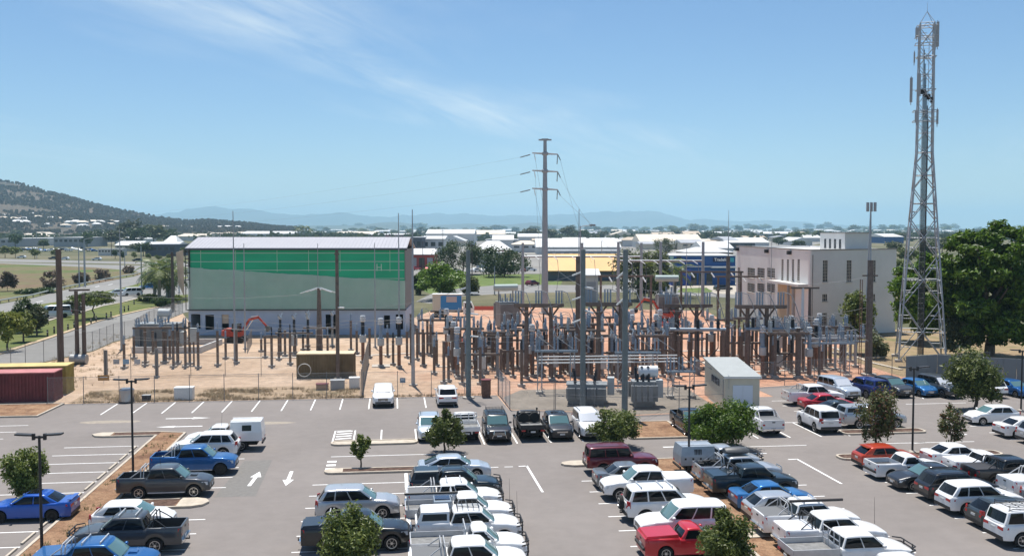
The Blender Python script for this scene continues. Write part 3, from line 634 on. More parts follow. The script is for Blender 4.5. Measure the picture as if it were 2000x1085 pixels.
    t.add('grille_bar', b.mesh('grille_bar', M_chrome), g)
    t.add('lower_intake', MB().bb(F - .06, F + .015, -.36 * s.W, .36 * s.W, s.sill + .02, s.sill + .16).mesh('lower_intake', M_black))
    t.add('number_plate', MB().bb(F, F + .03, -.185, .185, s.sill + .17, s.sill + .29).mesh('number_plate', M_plate))
    if getattr(s, 'cut', None) is None:
        B = s.B
        if s.tub:
            rb = t.add('rear_bumper', MB().bb(B - .10, B + .1, -.8, .8, .50, .62).bb(B - .02, B + .1, -.86, .86, .48, .56).mesh('rear_bumper', M_chrome if kind == 'dual' else M_black))
            t.add('tailgate', MB().bb(B - .008, B + .03, -s.W * .36, s.W * .36, .72, s.deck - .02).mesh('tailgate', W_), paintable=True)
            t.add('tailgate_handle', MB().bb(B - .02, B, -.12, .12, s.deck - .2, s.deck - .12).mesh('tailgate_handle', M_black))
        else:
            rb = t.add('rear_bumper', MB().bb(B - .015, B + .14, -s.W * .43, s.W * .43, s.sill + .01, s.sill + .2).mesh('rear_bumper', M_black))
        t.add('number_plate', MB().bb(B - .02, B + .02, -.185, .185, *((.60, .71) if s.tub else (s.deck - .34, s.deck - .22))).mesh('number_plate', M_plate))
    for sg in (1, -1):
        p = s.cab(.05, .12); b = MB().lathe((p.x - .03, sg * (p.y + .15), p.z + .07), [(.05, -.10), (.085, -.06), (.085, .06), (.05, .10)], 8, 'Y').box((p.x - .03, sg * (p.y + .05), p.z + .02), (.05, .14, .04))
        t.add('mirror', b.mesh('mirror', W_, True), paintable=True)
    # --- underside and wheels
    x0 = SPEC[kind]['L'] / -2 + .12
    t.add('chassis', MB().bb(x0, F - .15, -s.W * .34, s.W * .34, s.sill - .04, s.sill + .25).bb(s.xr - .46, s.xr + .46, -s.W * .40, s.W * .40, .3, .74).bb(s.xf - .46, s.xf + .46, -s.W * .40, s.W * .40, .3, .74).mesh('chassis', M_under))
    if s.box and kind != 'oldwagon':
        for sg in (1, -1): t.add('side_step', MB().bb(s.xr + s.r + .12, s.xf - s.r - .12, sg * s.W * .47 - .06, sg * s.W * .47 + .06, s.sill - .06, s.sill).mesh('side_step', M_black if sg > 0 else M_alu))
    tm, rm, hb = wheel_meshes(s.r, M_alloy if rim == 'alloy' else M_drim)
    for w in (s.xf, s.xr):
        for sg in (1, -1):
            i = t.add('wheel', tm, None, (w, sg * (s.W / 2 - .135), s.r)); t.add('rim', rm, i); t.add('hub', hb, i)
    CARCACHE[key] = t; t.s = s; return t
# ------------------------------------------------------------------ vehicle accessories (parts added to one vehicle)
def acc(root, kind, items, pm):
    s = CarShape(SPEC[kind]); H = s.H; W = s.W / 2; full = SPEC[kind]; tub = full.get('tub'); rear = -full['L'] / 2
    for it in items:
        b = MB()
        if it == 'bullbar':
            F = s.F + .10
            for z in (.62, .95, 1.12): b.path([(F - .35, -W * .95, z), (F - .02, -W * .72, z), (F, W * .72, z), (F - .35, W * .95, z)], .032, 6)
            for y in (-W * .42, W * .42): b.tube((F, y, .45), (F - .02, y, 1.16), .035)
            b.bb(F - .16, F - .03, -W * .8, W * .8, .42, .62); ob('bullbar', b.mesh('bullbar', M_black), root)
        elif it == 'chromebar':
            F = s.F + .10
            for y in (-W * .45, W * .45): b.path([(F - .1, y * 1.25, .45), (F, y, .75), (F - .04, y * .9, 1.02)], .03, 6)
            b.tube((F - .04, -W * .41, 1.02), (F - .04, W * .41, 1.02), .03); ob('nudge_bar', b.mesh('nudge_bar', M_chrome), root)
        elif it in ('sportsbar', 'blacksports'):
            x = (tub[1] if tub else s.B) - .12; z0 = s.deck; zt = H + .02
            for dx in (0, -.16): b.path([(x + dx, -W * .84, z0), (x + dx, -W * .72, zt - .12), (x + dx, -W * .6, zt), (x + dx, W * .6, zt), (x + dx, W * .72, zt - .12), (x + dx, W * .84, z0)], .032, 6)
            for sg in (-1, 1): b.path([(x - .16, sg * W * .74, zt - .14), (x - .45, sg * W * .8, z0 + .22), (x - .75, sg * W * .86, z0)], .03, 6)
            ob('sports_bar', b.mesh('sports_bar', mat('polished_tube', (.50, .50, .50), .35, .25) if it == 'sportsbar' else M_black), root)
        elif it in ('tonneau', 'tonneauw', 'tonneauk', 'tonneaup'):
            m = {'tonneau': M_tarp, 'tonneauw': M_tarpw, 'tonneauk': M_tarpk, 'tonneaup': pm}[it]; h = .16 if it == 'tonneaup' else .03
            x0, x1 = tub[0] + .02, tub[1] - .03; y = W * .90; z = s.deck
            b.add([(x0, -y, z), (x1, -y, z), (x1, y, z), (x0, y, z), (x0 + .06, -y + .06, z + h * .6), (x1 - .03, -y + .06, z + h), (x1 - .03, y - .06, z + h), (x0 + .06, y - .06, z + h * .6)], [(4, 5, 6, 7), (0, 1, 5, 4), (1, 2, 6, 5), (2, 3, 7, 6), (3, 0, 4, 7)])
            ob('tonneau', b.mesh('tonneau', m), root)
        elif it == 'canopy':
            x0, x1 = tub[0] + .02, tub[1] + .02; z = s.deck; zt = H + .02; y0, y1 = W * .91, W * .76
            b.add([(x0, -y0, z), (x1, -y0, z), (x1, y0, z), (x0, y0, z), (x0 + .22, -y1, zt - .05), (x1, -y1, zt - .04), (x1, y1, zt - .04), (x0 + .22, y1, zt - .05), (x0 + .3, -y1 + .12, zt), (x1, -y1 + .12, zt + .01), (x1, y1 - .12, zt + .01), (x0 + .3, y1 - .12, zt)],
                  [(0, 1, 5, 4), (2, 3, 7, 6), (3, 0, 4, 7), (1, 2, 6, 5), (4, 5, 9, 8), (6, 7, 11, 10), (7, 4, 8, 11), (8, 9, 10, 11), (5, 6, 10, 9)])
            c = ob('canopy', b.mesh('canopy', pm), root)
            for sg in (-1, 1):
                yy = lambda f: sg * (lerp(y0, y1, f) + .008); q = MB(); f0, f1 = .2, .82; za, zb = lerp(z, zt - .05, f0), lerp(z, zt - .05, f1)
                v = [(x0 + .24, yy(f0), za), (x1 - .12, yy(f0), za), (x1 - .12, yy(f1), zb), (x0 + .32, yy(f1), zb)]; q.add(v if sg < 0 else v[::-1], [(0, 1, 2, 3)]); ob('side_window', q.mesh('side_window', M_glass), c)
            q = MB(); fx = lambda f: x0 + .22 * f - .008; q.add([(fx(.2), -y0 * .85, lerp(z, zt, .2)), (fx(.2), y0 * .85, lerp(z, zt, .2)), (fx(.85), y1 * .85, lerp(z, zt, .82)), (fx(.85), -y1 * .85, lerp(z, zt, .82))], [(0, 3, 2, 1)]); ob('rear_window', q.mesh('rear_window', M_glass), c)
        elif it in ('roofbars', 'roofbars3'):
            xs = (s.rf - .25, s.rr + .3) if it == 'roofbars' else (s.rf - .2, s.rf - .75, s.rr + .5)
            for x in xs:
                q = MB().path([(x, -W * .74, H - .06), (x, -W * .70, H + .07), (x, W * .70, H + .07), (x, W * .74, H - .06)], .03, 6); ob('roof_bar', q.mesh('roof_bar', M_alu), root)
        elif it == 'rails':
            for sg in (-1, 1): q = MB().path([(s.rf - .1, sg * W * .70, H - .03), (s.rf - .3, sg * W * .70, H + .03), (s.rr + .3, sg * W * .70, H + .03), (s.rr + .05, sg * W * .70, H - .04)], .02, 5); ob('roof_rail', q.mesh('roof_rail', M_black), root)
        elif it in ('rack', 'rackk'):
            x0, x1 = s.rr + .15, s.rf - .1; z = H + .13
            for y in lin(-W * .68, W * .68, 6): b.tube((x0, y, z), (x1, y, z), .016, n=5)
            for x in lin(x0, x1, 5): b.tube((x, -W * .68, z), (x, W * .68, z), .018, n=5)
            for x in (x0, x1):
                for y in (-W * .66, W * .66): b.tube((x, y, H - .05), (x, y, z + .08), .02, n=5)
            for y in (-W * .68, W * .68): b.tube((x0, y, z + .08), (x1, y, z + .08), .016, n=5)
            ob('roof_rack', b.mesh('roof_rack', M_black if it == 'rackk' else M_alu), root)
        elif it == 'roofbox':
            b.lathe((lerp(s.rf, s.rr, .55), 0, H + .24), [(.35, -.75), (.46, -.6), (.48, .2), (.42, .62), (.25, .8)], 10, 'X'); 
            b.v = [(x, y, H + .08 + max(0, (z - H - .24 + .3)) * .5) for x, y, z in b.v]; ob('roof_box', b.mesh('roof_box', mat('roof_box_grey', (.07, .075, .08), .5), True), root)
        elif it == 'spare':
            tm, rm, _ = wheel_meshes(s.r * .96, M_alloy); o = ob('spare_wheel', tm, root, (rear - .14, .12, .98), R(90)); ob('rim', rm, o)
        elif it == 'towbar':
            b.bb(rear - .22, rear + .1, -.04, .04, .42, .48).lathe((rear - .2, 0, .48), [(.02, 0), (.02, .05), (.035, .07), (.02, .1)], 8).bb(rear - .06, rear, -.55, .55, .42, .5); ob('tow_bar', b.mesh('tow_bar', M_black), root)
        elif it == 'antenna':
            b.tube((s.F - .05, W * .6, 1.0), (s.F - .08, W * .6, 2.35), .012, .006, 5); ob('aerial', b.mesh('aerial', M_black), root)
        elif it == 'aerialr':
            b.tube((s.rr + .3, W * .5, H - .02), (s.rr + .25, W * .5, H + .95), .012, .006, 5); ob('aerial', b.mesh('aerial', M_black), root)
        elif it == 'snorkel':
            b.path([(s.cowl + .05, -W * .93, 1.0), (s.cowl - .05, -W * .93, 1.22), (s.rf + .02, -W * .84, H + .02)], .05, 6).bb(s.rf - .02, s.rf + .12, -W * .84 - .06, -W * .84 + .06, H, H + .14); ob('snorkel', b.mesh('snorkel', M_black), root)
        elif it == 'scoop':
            x = s.cowl + .35; z = s.zt(x) + .03; b.add([(x - .2, -.25, z + .03), (x - .2, .25, z + .03), (x + .2, .2, z - .03), (x + .2, -.2, z - .03), (x - .15, -.2, z + .1), (x - .15, .2, z + .1), (x + .18, .17, z + .06), (x + .18, -.17, z + .06)], [(4, 7, 6, 5), (0, 3, 7, 4), (1, 5, 6, 2), (0, 4, 5, 1), (3, 2, 6, 7)]); ob('bonnet_scoop', b.mesh('bonnet_scoop', pm), root)
        elif it in ('tray', 'trayk', 'traywhite'):
            m = {'tray': M_alu, 'trayk': mat('black_tray', (.022, .022, .024), .5), 'traywhite': W_}[it]
            x1 = s.cut - .12; x0 = x1 - 2.55 + (.35 if kind == 'dtray' else 0) + (.15 if kind == 'extra' else 0); y = .93; zf = .98
            tr = ob('tray', b.bb(x0, x1, -y, y, zf - .09, zf).bb(x0 + .1, x1, -.4, -.3, zf - .3, zf - .09).bb(x0 + .1, x1, .3, .4, zf - .3, zf - .09).mesh('tray', m), root)
            for sg in (-1, 1): ob('dropside', MB().bb(x0, x1, sg * y - .02, sg * y + .02, zf + .005, zf + .27).mesh('dropside', m), tr)
            ob('dropside', MB().bb(x0 - .03, x0 + .01, -y, y, zf + .005, zf + .27).mesh('dropside', m), tr)
            q = MB()
            for yy in (-y + .06, -.3, .3, y - .06): q.tube((x1, yy, zf), (x1, yy, H + .06), .03, n=5)
            for zz in (zf + .3, H - .25, H + .06): q.tube((x1, -y + .06, zz), (x1, y - .06, zz), .03, n=5)
            ob('headboard', q.mesh('headboard', m), tr)
            ob('tray_mat', MB().bb(x0 + .04, x1 - .03, -y + .04, y - .04, zf, zf + .012).mesh('tray_mat', mat('tray_floor', (.19, .19, .185), .7, var=.25, scale=3)), tr)
            for sg in (-1, 1): ob('tail_light', MB().bb(x0 - .05, x0 - .01, sg * .72 - .15, sg * .72 + .15, zf - .2, zf - .09).mesh('tail_light', M_tail), tr)
            for sg in (-1, 1): ob('mudguard', MB().bb(s.xr - .42, s.xr + .42, sg * .8 - .11, sg * .8 + .11, zf - .16, zf - .1).mesh('mudguard', M_black), tr)
            ob('number_plate', MB().bb(x0 - .04, x0 - .01, -.18, .18, zf - .3, zf - .18).mesh('number_plate', M_plate), tr)
        elif it in ('boxcanopy', 'alucanopy'):
            x1 = s.cut - .08; x0 = x1 - 2.25; y = .93; m = W_ if it == 'boxcanopy' else mat('dull_aluminium', (.36, .41, .46), .4, .4, var=.08, scale=3); zt = 2.08 if it == 'boxcanopy' else 1.92
            b.add([(x0, -y, .72), (x1, -y, .72), (x1, y, .72), (x0, y, .72), (x0, -y, 1.3), (x1, -y, 1.3), (x1, y, 1.3), (x0, y, 1.3), (x0 + .1, -y + .1, zt), (x1 - .03, -y + .1, zt), (x1 - .03, y - .1, zt), (x0 + .1, y - .1, zt)], [(0, 1, 5, 4), (1, 2, 6, 5), (2, 3, 7, 6), (3, 0, 4, 7), (4, 5, 9, 8), (5, 6, 10, 9), (6, 7, 11, 10), (7, 4, 8, 11), (8, 9, 10, 11), (3, 2, 1, 0)])
            c = ob('canopy_box', b.mesh('canopy_box', m), root)
            for sg in (-1, 1):
                f = lambda z: sg * (y - .1 * (z - 1.3) / (zt - 1.3) + .01)
                if it == 'boxcanopy': v = [(x0 + .75, f(1.45), 1.45), (x0 + 1.4, f(1.45), 1.45), (x0 + 1.4, f(1.85), 1.85), (x0 + .75, f(1.85), 1.85)]; ob('side_window', MB().add(v if sg < 0 else v[::-1], [(0, 1, 2, 3)]).mesh('side_window', M_glass), c)
                else:
                    for k in range(5): xx = x0 + .9 + .1 * k; q = MB().bb(xx, xx + .05, sg * (y - .04) - .03, sg * (y - .04) + .03, 1.4, 1.75); ob('vent_slot', q.mesh('vent_slot', M_black), c)
                    for k in range(4): xx = x0 + .3 + .5 * k; ob('latch', MB().box((xx, sg * y, 1.15), (.12, .03, .12)).mesh('latch', M_black), c)
            ob('rear_bumper', MB().bb(x0 - .05, x0 + .05, -.85, .85, .5, .62).mesh('rear_bumper', M_black), root)
            for sg in (-1, 1): ob('tail_light', MB().bb(x0 - .02, x0 + .02, sg * .7 - .12, sg * .7 + .12, .74, .86).mesh('tail_light', M_tail), c)
            for sg in (-1, 1): ob('roof_bar', MB().tube((x0 + .1, sg * .55, zt + .05), (x1, sg * .55, zt + .05), .025).mesh('roof_bar', M_alu), c)
        elif it == 'ladderrack':
            x1 = s.cut - .1; x0 = x1 - 2.3
            for x in (x0, x1): b.path([(x, -.88, 1.0), (x, -.86, 1.95), (x, .86, 1.95), (x, .88, 1.0)], .025, 5)
            for y in (-.84, .84): b.tube((x0 - .15, y, 1.97), (x1 + .25, y, 1.97), .03)
            ob('ladder_rack', b.mesh('ladder_rack', M_alu), root)
            c = ob('toolbox', MB().bb(x1 - .95, x1 - .05, -.85, .85, 1.0, 1.6).mesh('toolbox', mat('toolbox_blue_grey', (.30, .36, .42), .4, .4)), root)
            ob('solar_panel', MB().box((x1 - .5, 0, 1.64), (.8, 1.1, .03), 0, ('Y', .05)).mesh('solar_panel', mat('solar_cells', (.03, .05, .10), .15)), root)
            ob('pipe_carrier', MB().tube((x0 - .2, -.8, 2.05), (x1 + .3, -.8, 2.05), .06).mesh('pipe_carrier', M_black), root)
        elif it == 'awning':
            b.tube((s.rr - .5, -W * .75, H + .14), (s.rf + 1.0, -W * .75, H + .14), .075, n=8); ob('rolled_awning', b.mesh('rolled_awning', mat('awning_bag', (.05, .045, .045), .8)), root)
        elif it == 'spares2':
            for y in (-.42, .42): o = ob('spare_wheel', wheel_meshes(.4, M_drim)[0], root, (s.cut - .42, y, 1.42), R(90))
        elif it == 'gear':
            random.seed(5)
            for k in range(6): b.box((tub[0] + .3 + .2 * k, random.uniform(-.4, .4), 1.22 + .05 * (k % 3)), (.28, .5, .2), k); 
            ob('stowed_gear', b.mesh('stowed_gear', M_bed), root)
        elif it == 'spoiler':
            b.box((s.rr - .12, 0, H - .08), (.28, W * 1.35, .03)); ob('roof_spoiler', b.mesh('roof_spoiler', pm), root)
        elif it == 'sunroof':
            b.box((lerp(s.rf, s.rr, .35), 0, H + .004), (.6, W * 1.0, .03)); ob('sunroof', b.mesh('sunroof', M_glass), root)
        elif it == 'wing':
            b.box((rear + .12, 0, s.deck + .10), (.24, W * 1.5, .03)).box((rear + .14, -W * .5, s.deck + .03), (.06, .04, .16)).box((rear + .14, W * .5, s.deck + .03), (.06, .04, .16)); ob('boot_spoiler', b.mesh('boot_spoiler', pm), root)
        elif it == 'shine':
            pass
def vehicle(kind, pm, x, y, hd, label, cat, items=(), rim='alloy', shade=False, tail='v', group='vehicles parked in the car park', name=None, sc=0.965):
    t = car_template(kind, rim, shade, tail)
    nm = name or {'sedan': 'parked_sedan', 'coupe': 'parked_sedan', 'hatch': 'parked_hatchback', 'suv': 'parked_suv', 'fsuv': 'parked_suv', 'oldwagon': 'parked_wagon', 'van': 'van'}.get(kind, 'parked_ute')
    r = thing(nm, label, cat, (x, y, 0), R(hd), group, sc)
    t.place(r, pm); acc(r, kind, items, pm)
    if kind in ('dual', 'cute'):
        s = t.s; ob('tub_liner', MB().bb(s.tub[0] + .08, s.tub[1] - .03, -s.W * .38, s.W * .38, .785, .80).mesh('tub_liner', M_bed), r)
    return r
# ------------------------------------------------------------------ the parked vehicles (x, y on the car-park grid, heading in degrees: 0 = +X, 90 = away)
U, SD, HB, SU, WG = 'ute', 'sedan', 'hatchback', 'SUV', 'wagon'
CARS = [
 # left block
 ('dual', BL, -12.95, 44.43, 0, 'blue ute with silver roof bars cut off at the bottom left corner', U, ('tonneaup', 'roofbars', 'sportsbar', 'scoop', 'aerialr')),
 ('dual', GR, -12.55, 48.44, 180, 'grey ute with black bull bar, roof bars and black sports bar facing left', U, ('bullbar', 'blacksports', 'roofbars', 'towbar')),
 ('hatch', W_, -13.20, 51.69, 0, 'white hatchback half hidden behind the grey ute with roof bars', HB, ()),
 ('dual', GR, -13.01, 58.16, 0, 'dark grey open-tub ute with chrome sports bar beside the island nose', U, ('sportsbar', 'scoop', 'aerialr')),
 ('dual', BL, -12.40, 63.30, 0, 'blue dual cab ute with sports bar and black wheels', U, ('sportsbar',), 'dark'),
 ('sedan', TEA, -12.90, 64.73, 0, 'dark sedan mostly hidden between blue ute and white wagon', SD, ()),
 ('suv', W_, -12.59, 68.01, 180, 'white SUV with tinted glass nose-in to the left bark bed', SU, ()),
 ('extra', W_, -11.81, 70.01, 180, 'white ute with a tall white box canopy and aerial', U, ('boxcanopy', 'aerialr')),
 ('sedan', BB, -19.07, 54.36, 180, 'bright blue sporty sedan at the left edge by the young tree', SD, ('sunroof', 'wing'), 'dark', False, 'h'),
 # block left of the white centre line
 ('suv', SV, -1.93, 52.70, 0, 'silver boxy SUV alone beside the thick white line', SU, (), ),
 ('dual', BK, -1.82, 47.50, 0, 'black ute with hard tonneau and chrome sports bar behind the leafy tree', U, ('tonneaup', 'sportsbar', 'chromebar', 'towbar')),
 # block right of the white centre line
 ('coupe', SB, 3.68, 60.35, 0, 'silver-blue rounded sedan at the head of the centre row', SD, (), 'alloy', False, 'h'),
 ('dual', DKG, 3.41, 55.55, 0, 'black dual cab ute with black canopy and bull bar', U, ('canopy', 'bullbar', 'rails', 'towbar')),
 ('dual', W_, 3.21, 52.86, 0, 'white ute with silver sports bar, grey tonneau and bull bar', U, ('tonneau', 'sportsbar', 'roofbars', 'bullbar', 'towbar')),
 ('extra', W_, 3.54, 50.16, 0, 'white tray ute with ladder rack, solar panel and tall aerial', U, ('tray', 'ladderrack', 'bullbar', 'antenna')),
 ('dual', W_, 3.57, 47.64, 0, 'white ute with white windowed canopy and black roof rack', U, ('canopy', 'rackk', 'bullbar', 'towbar', 'antenna')),
 ('single', W_, 3.50, 44.71, 0, 'white single cab ute with silver dropside tray', U, ('tray', 'bullbar')),
 ('dual', W_, 3.22, 42.59, 0, 'white dual cab ute with grey tonneau at the bottom edge', U, ('tonneau', 'sportsbar')),
 # third block, left row
 ('oldwagon', MR, 14.17, 60.40, 0, 'old maroon boxy wagon parked on the bark island', WG, ('rails',), 'dark'),
 ('sedan', GRS, 14.02, 56.90, 0, 'grey sedan squeezed between maroon wagon and white ute', SD, (), 'alloy', False, 'h'),
 ('dual', W_, 14.27, 54.50, 180, 'white ute with white tonneau facing left below the grey sedan', U, ('tonneauw',)),
 ('fsuv', W_, 14.26, 50.19, 0, 'white four wheel drive with rear spare wheel and roof bars', SU, ('spare', 'roofbars3', 'towbar')),
 ('fsuv', W_, 14.18, 46.96, 180, 'white four wheel drive facing left beside the red ute', SU, ()),
 ('cute', RD, 13.87, 44.60, 0, 'red car-based ute with flat red tub cover', U, ('tonneaup',)),
 # third block, right row
 ('extra', SV, 20.35, 59.5, 0, 'silver ute with aluminium dog-box canopy behind the lamp post', U, ('alucanopy', 'bullbar')),
 ('dual', SV, 20.55, 56.9, 0, 'silver ute with grey roof box and gear in the tub', U, ('roofbox', 'sportsbar', 'gear', 'chromebar', 'towbar')),
 ('dual', DKG, 20.43, 54.31, 0, 'dark teal ute with tub cover and black sports bar', U, ('tonneaup', 'blacksports', 'towbar'), 'dark'),
 ('sedan', SKY, 20.62, 51.62, 0, 'azure blue sedan with low boot', SD, (), 'alloy', False, 'h'),
 ('hatch', SV, 20.33, 49.38, 0, 'silver hatchback tucked beside the azure sedan', HB, (), 'alloy', False, 'h'),
 ('dual', W_, 20.55, 46.85, 0, 'white ute with rolled awning, roof bars and white sports bar', U, ('tonneau', 'sportsbar', 'awning', 'roofbars', 'towbar')),
 ('dual', W_, 20.71, 44.47, 0, 'white ute with white soft cover and black rear pillar panel', U, ('tonneauw', 'blacksports', 'antenna', 'towbar')),
 ('dtray', W_, 20.55, 41.81, 0, 'white dual cab with open aluminium dropside tray', U, ('tray', 'bullbar')),
 ('dual', W_, 20.90, 38.14, 0, 'white ute only its roof showing at the bottom edge', U, ()),
 # right block, left row
 ('hatch', OR, 31.49, 59.71, 0, 'burnt orange hatchback with roof spoiler by the lamp post', HB, ('spoiler',), 'alloy', False, 'h'),
 ('cute', W_, 31.48, 57.12, 0, 'white low car-based ute with open tub', U, ()),
 ('sedan', CH, 31.38, 54.54, 180, 'charcoal sedan facing left in the right block', SD, ()),
 ('suv', BK, 31.73, 51.98, 0, 'black SUV with silver roof edge beside charcoal sedan', SU, ('rails',), 'alloy', False, 'h'),
 ('suv', W_, 31.57, 49.55, 0, 'white compact SUV with red tail lights beside the black SUV', SU, (), 'alloy', False, 'h'),
 ('hatch', TEA, 31.55, 46.96, 0, 'slate grey hatchback with big red tail lights', HB, ()),
 ('fsuv', W_, 31.19, 44.26, 0, 'white SUV with black roof rack at the right bottom edge', SU, ('rackk', 'rails'), 'alloy', False, 'h'),
 # right block, right row
 ('sedan', W_, 36.28, 59.46, 0, 'white sedan with boot towards the camera aisle', SD, (), 'alloy', False, 'h'),
 ('cute', W_, 36.62, 57.09, 0, 'white car-based ute with white hard lid', U, ('tonneauw',)),
 ('dual', BK, 36.40, 54.36, 0, 'black ute with black soft cover at the right edge', U, ('tonneauk', 'blacksports')),
 ('dual', W_, 36.91, 51.60, 0, 'white ute with white hard lid at the right edge', U, ('tonneauw', 'sportsbar', 'towbar')),
 ('suv', SV, 36.60, 49.60, 0, 'silver SUV beyond the white compact SUV', SU, ()),
 # far right
 ('hatch', W_, 46.76, 72.12, 180, 'white hatchback facing left under the round tree', HB, ()),
 ('sedan', W_, 46.42, 67.33, 0, 'white sedan cut off by the right edge', SD, (), 'alloy', False, 'h'),
 ('suv', SV, 46.60, 64.90, 0, 'silver SUV at the right edge behind white sedan', SU, ()),
 # middle row
 ('suv', SB, 2.60, 72.30, -90, 'silver SUV facing the camera behind the round tree', SU, ('rails',), 'alloy', False),
 ('single', W_, 5.20, 72.40, 90, 'white tray ute seen from behind beside the round tree', U, ('traywhite',)),
 ('fsuv', BK, 7.45, 71.40, -90, 'black four wheel drive with roof rack and chrome nudge bar', SU, ('rackk', 'chromebar'), 'dark'),
 ('single', BK, 9.95, 72.50, 90, 'black tray ute carrying two spare wheels', U, ('trayk', 'spares2', 'snorkel'), 'dark'),
 ('suv', CH, 12.05, 71.70, -90, 'dark grey SUV facing the camera beside black tray ute', SU, ('sunroof',)),
 ('fsuv', W_, 14.35, 71.70, -90, 'white four wheel drive with foil windscreen shade', SU, ('rails',), 'alloy', True),
 ('dual', BK, 22.20, 71.90, -90, 'black ute mostly hidden by the big round tree', U, ()),
 ('dual', W_, 27.75, 71.80, 90, 'white ute with grey cover seen from behind before the shed', U, ('tonneau', 'sportsbar', 'towbar')),
 ('fsuv', W_, 32.30, 71.80, 90, 'large white four wheel drive seen from behind', SU, ()),
 ('dual', SV, 36.60, 71.87, 0, 'silver ute with silver canopy behind the red-tipped tree', U, ('canopy', 'roofbars')),
 ('coupe', TEA, 36.20, 75.97, 0, 'dark low coupe between red sedan and silver canopy ute', SD, ('sunroof',)),
 ('sedan', RD, 36.30, 79.14, 0, 'red sedan behind the large white four wheel drive', SD, (), 'alloy', False, 'h'),
 ('dual', W_, 36.39, 81.93, 0, 'white ute with open tub beyond the red sedan', U, ('sportsbar', 'tonneau')),
 # front fence rows
 ('dual', W_, -0.90, 86.90, -90, 'white ute with foil shade backed against the front fence', U, (), 'alloy', True),
 ('suv', W_, 4.60, 86.20, 90, 'white SUV nose-in to the front fence', SU, (), 'alloy', False, 'h'),
 ('fsuv', SB, 40.20, 85.10, -80, 'silver SUV with foil shade at the far right fence', SU, (), 'alloy', True),
 ('dual', NB, 43.00, 85.50, 98, 'navy blue canopy ute at the far right fence', U, ('canopy',)),
 ('suv', GR, 45.70, 85.80, -82, 'dark grey SUV at the far right fence behind the red-tipped tree', SU, ()),
 ('hatch', SKY, 48.15, 85.70, -82, 'azure hatchback at the far right fence by the lamp post', HB, ()),
 ('fsuv', GR, 49.90, 85.00, -80, 'dark four wheel drive with foil shade beside the round tree', SU, (), 'alloy', True),
 ('suv', W_, 54.00, 84.60, 98, 'white SUV half behind the round tree at the far fence', SU, (), 'alloy', False, 'h'),
 ('hatch', BL, 56.60, 84.20, -82, 'blue hatchback by the lamp post at the right edge', HB, ()),
]
for c in CARS: vehicle(*c)
# ================================================================== TREES
def leaf_mat(name, c1, c2, tips=None):
    m = bpy.data.materials.new(name); m.use_nodes = True; nt = m.node_tree; N = nt.nodes; L = nt.links; p = N['Principled BSDF']
    p.inputs['Roughness'].default_value = 0.45; p.inputs['Specular IOR Level'].default_value = 0.35
    g = N.new('ShaderNodeNewGeometry'); r = N.new('ShaderNodeValToRGB'); e = r.color_ramp.elements
    e[0].color = (*c1, 1); e[1].color = (*c2, 1); e[0].position = 0.1; e[1].position = 0.85
    if tips: k = e.new(0.92); k.color = (*tips, 1); e[1].position
    L.new(g.outputs['Random Per Island'], r.inputs[0])
    oi = N.new('ShaderNodeObjectInfo'); hs = N.new('ShaderNodeHueSaturation'); L.new(r.outputs[0], hs.inputs['Color'])
    mr = N.new('ShaderNodeMapRange'); mr.inputs[3].default_value = 0.75; mr.inputs[4].default_value = 1.25; L.new(oi.outputs['Random'], mr.inputs[0]); L.new(mr.outputs[0], hs.inputs['Value'])
    L.new(hs.outputs[0], p.inputs['Base Color'])
    t = N.new('ShaderNodeBsdfTranslucent'); L.new(hs.outputs[0], t.inputs[0]); mx = N.new('ShaderNodeMixShader'); mx.inputs[0].default_value = 0.3
    o = N['Material Output']; L.new(p.outputs[0], mx.inputs[1]); L.new(t.outputs[0], mx.inputs[2]); L.new(mx.outputs[0], o.inputs[0])
    MATS[name] = m; return m
LF = {'green': leaf_mat('leaf_green', (0.055, 0.085, 0.018), (0.19, 0.225, 0.05)), 'bright': leaf_mat('leaf_bright', (0.05, 0.105, 0.012), (0.16, 0.25, 0.03)), 'dark': leaf_mat('leaf_dark', (0.022, 0.048, 0.013), (0.085, 0.125, 0.035)),
      'olive': leaf_mat('leaf_olive', (0.05, 0.068, 0.028), (0.145, 0.16, 0.07)), 'dry': leaf_mat('leaf_dry', (0.14, 0.11, 0.08), (0.27, 0.21, 0.15)), 'lime': leaf_mat('leaf_lime', (0.10, 0.13, 0.02), (0.24, 0.25, 0.055)),
      'hill': leaf_mat('leaf_hill', (0.08, 0.07, 0.05), (0.165, 0.138, 0.10)), 'red': leaf_mat('leaf_red_tips', (0.055, 0.075, 0.022), (0.165, 0.165, 0.055), (0.22, 0.085, 0.055)), 'fig': leaf_mat('leaf_fig', (0.045, 0.095, 0.010), (0.19, 0.31, 0.03))}
M_bark2 = mat('tree_bark', (0.13, 0.10, 0.075), 0.95, var=.3, scale=6, bump=.4, bscale=14)
M_palebark = mat('pale_bark', (0.30, 0.26, 0.21), 0.95, var=.25, scale=5)
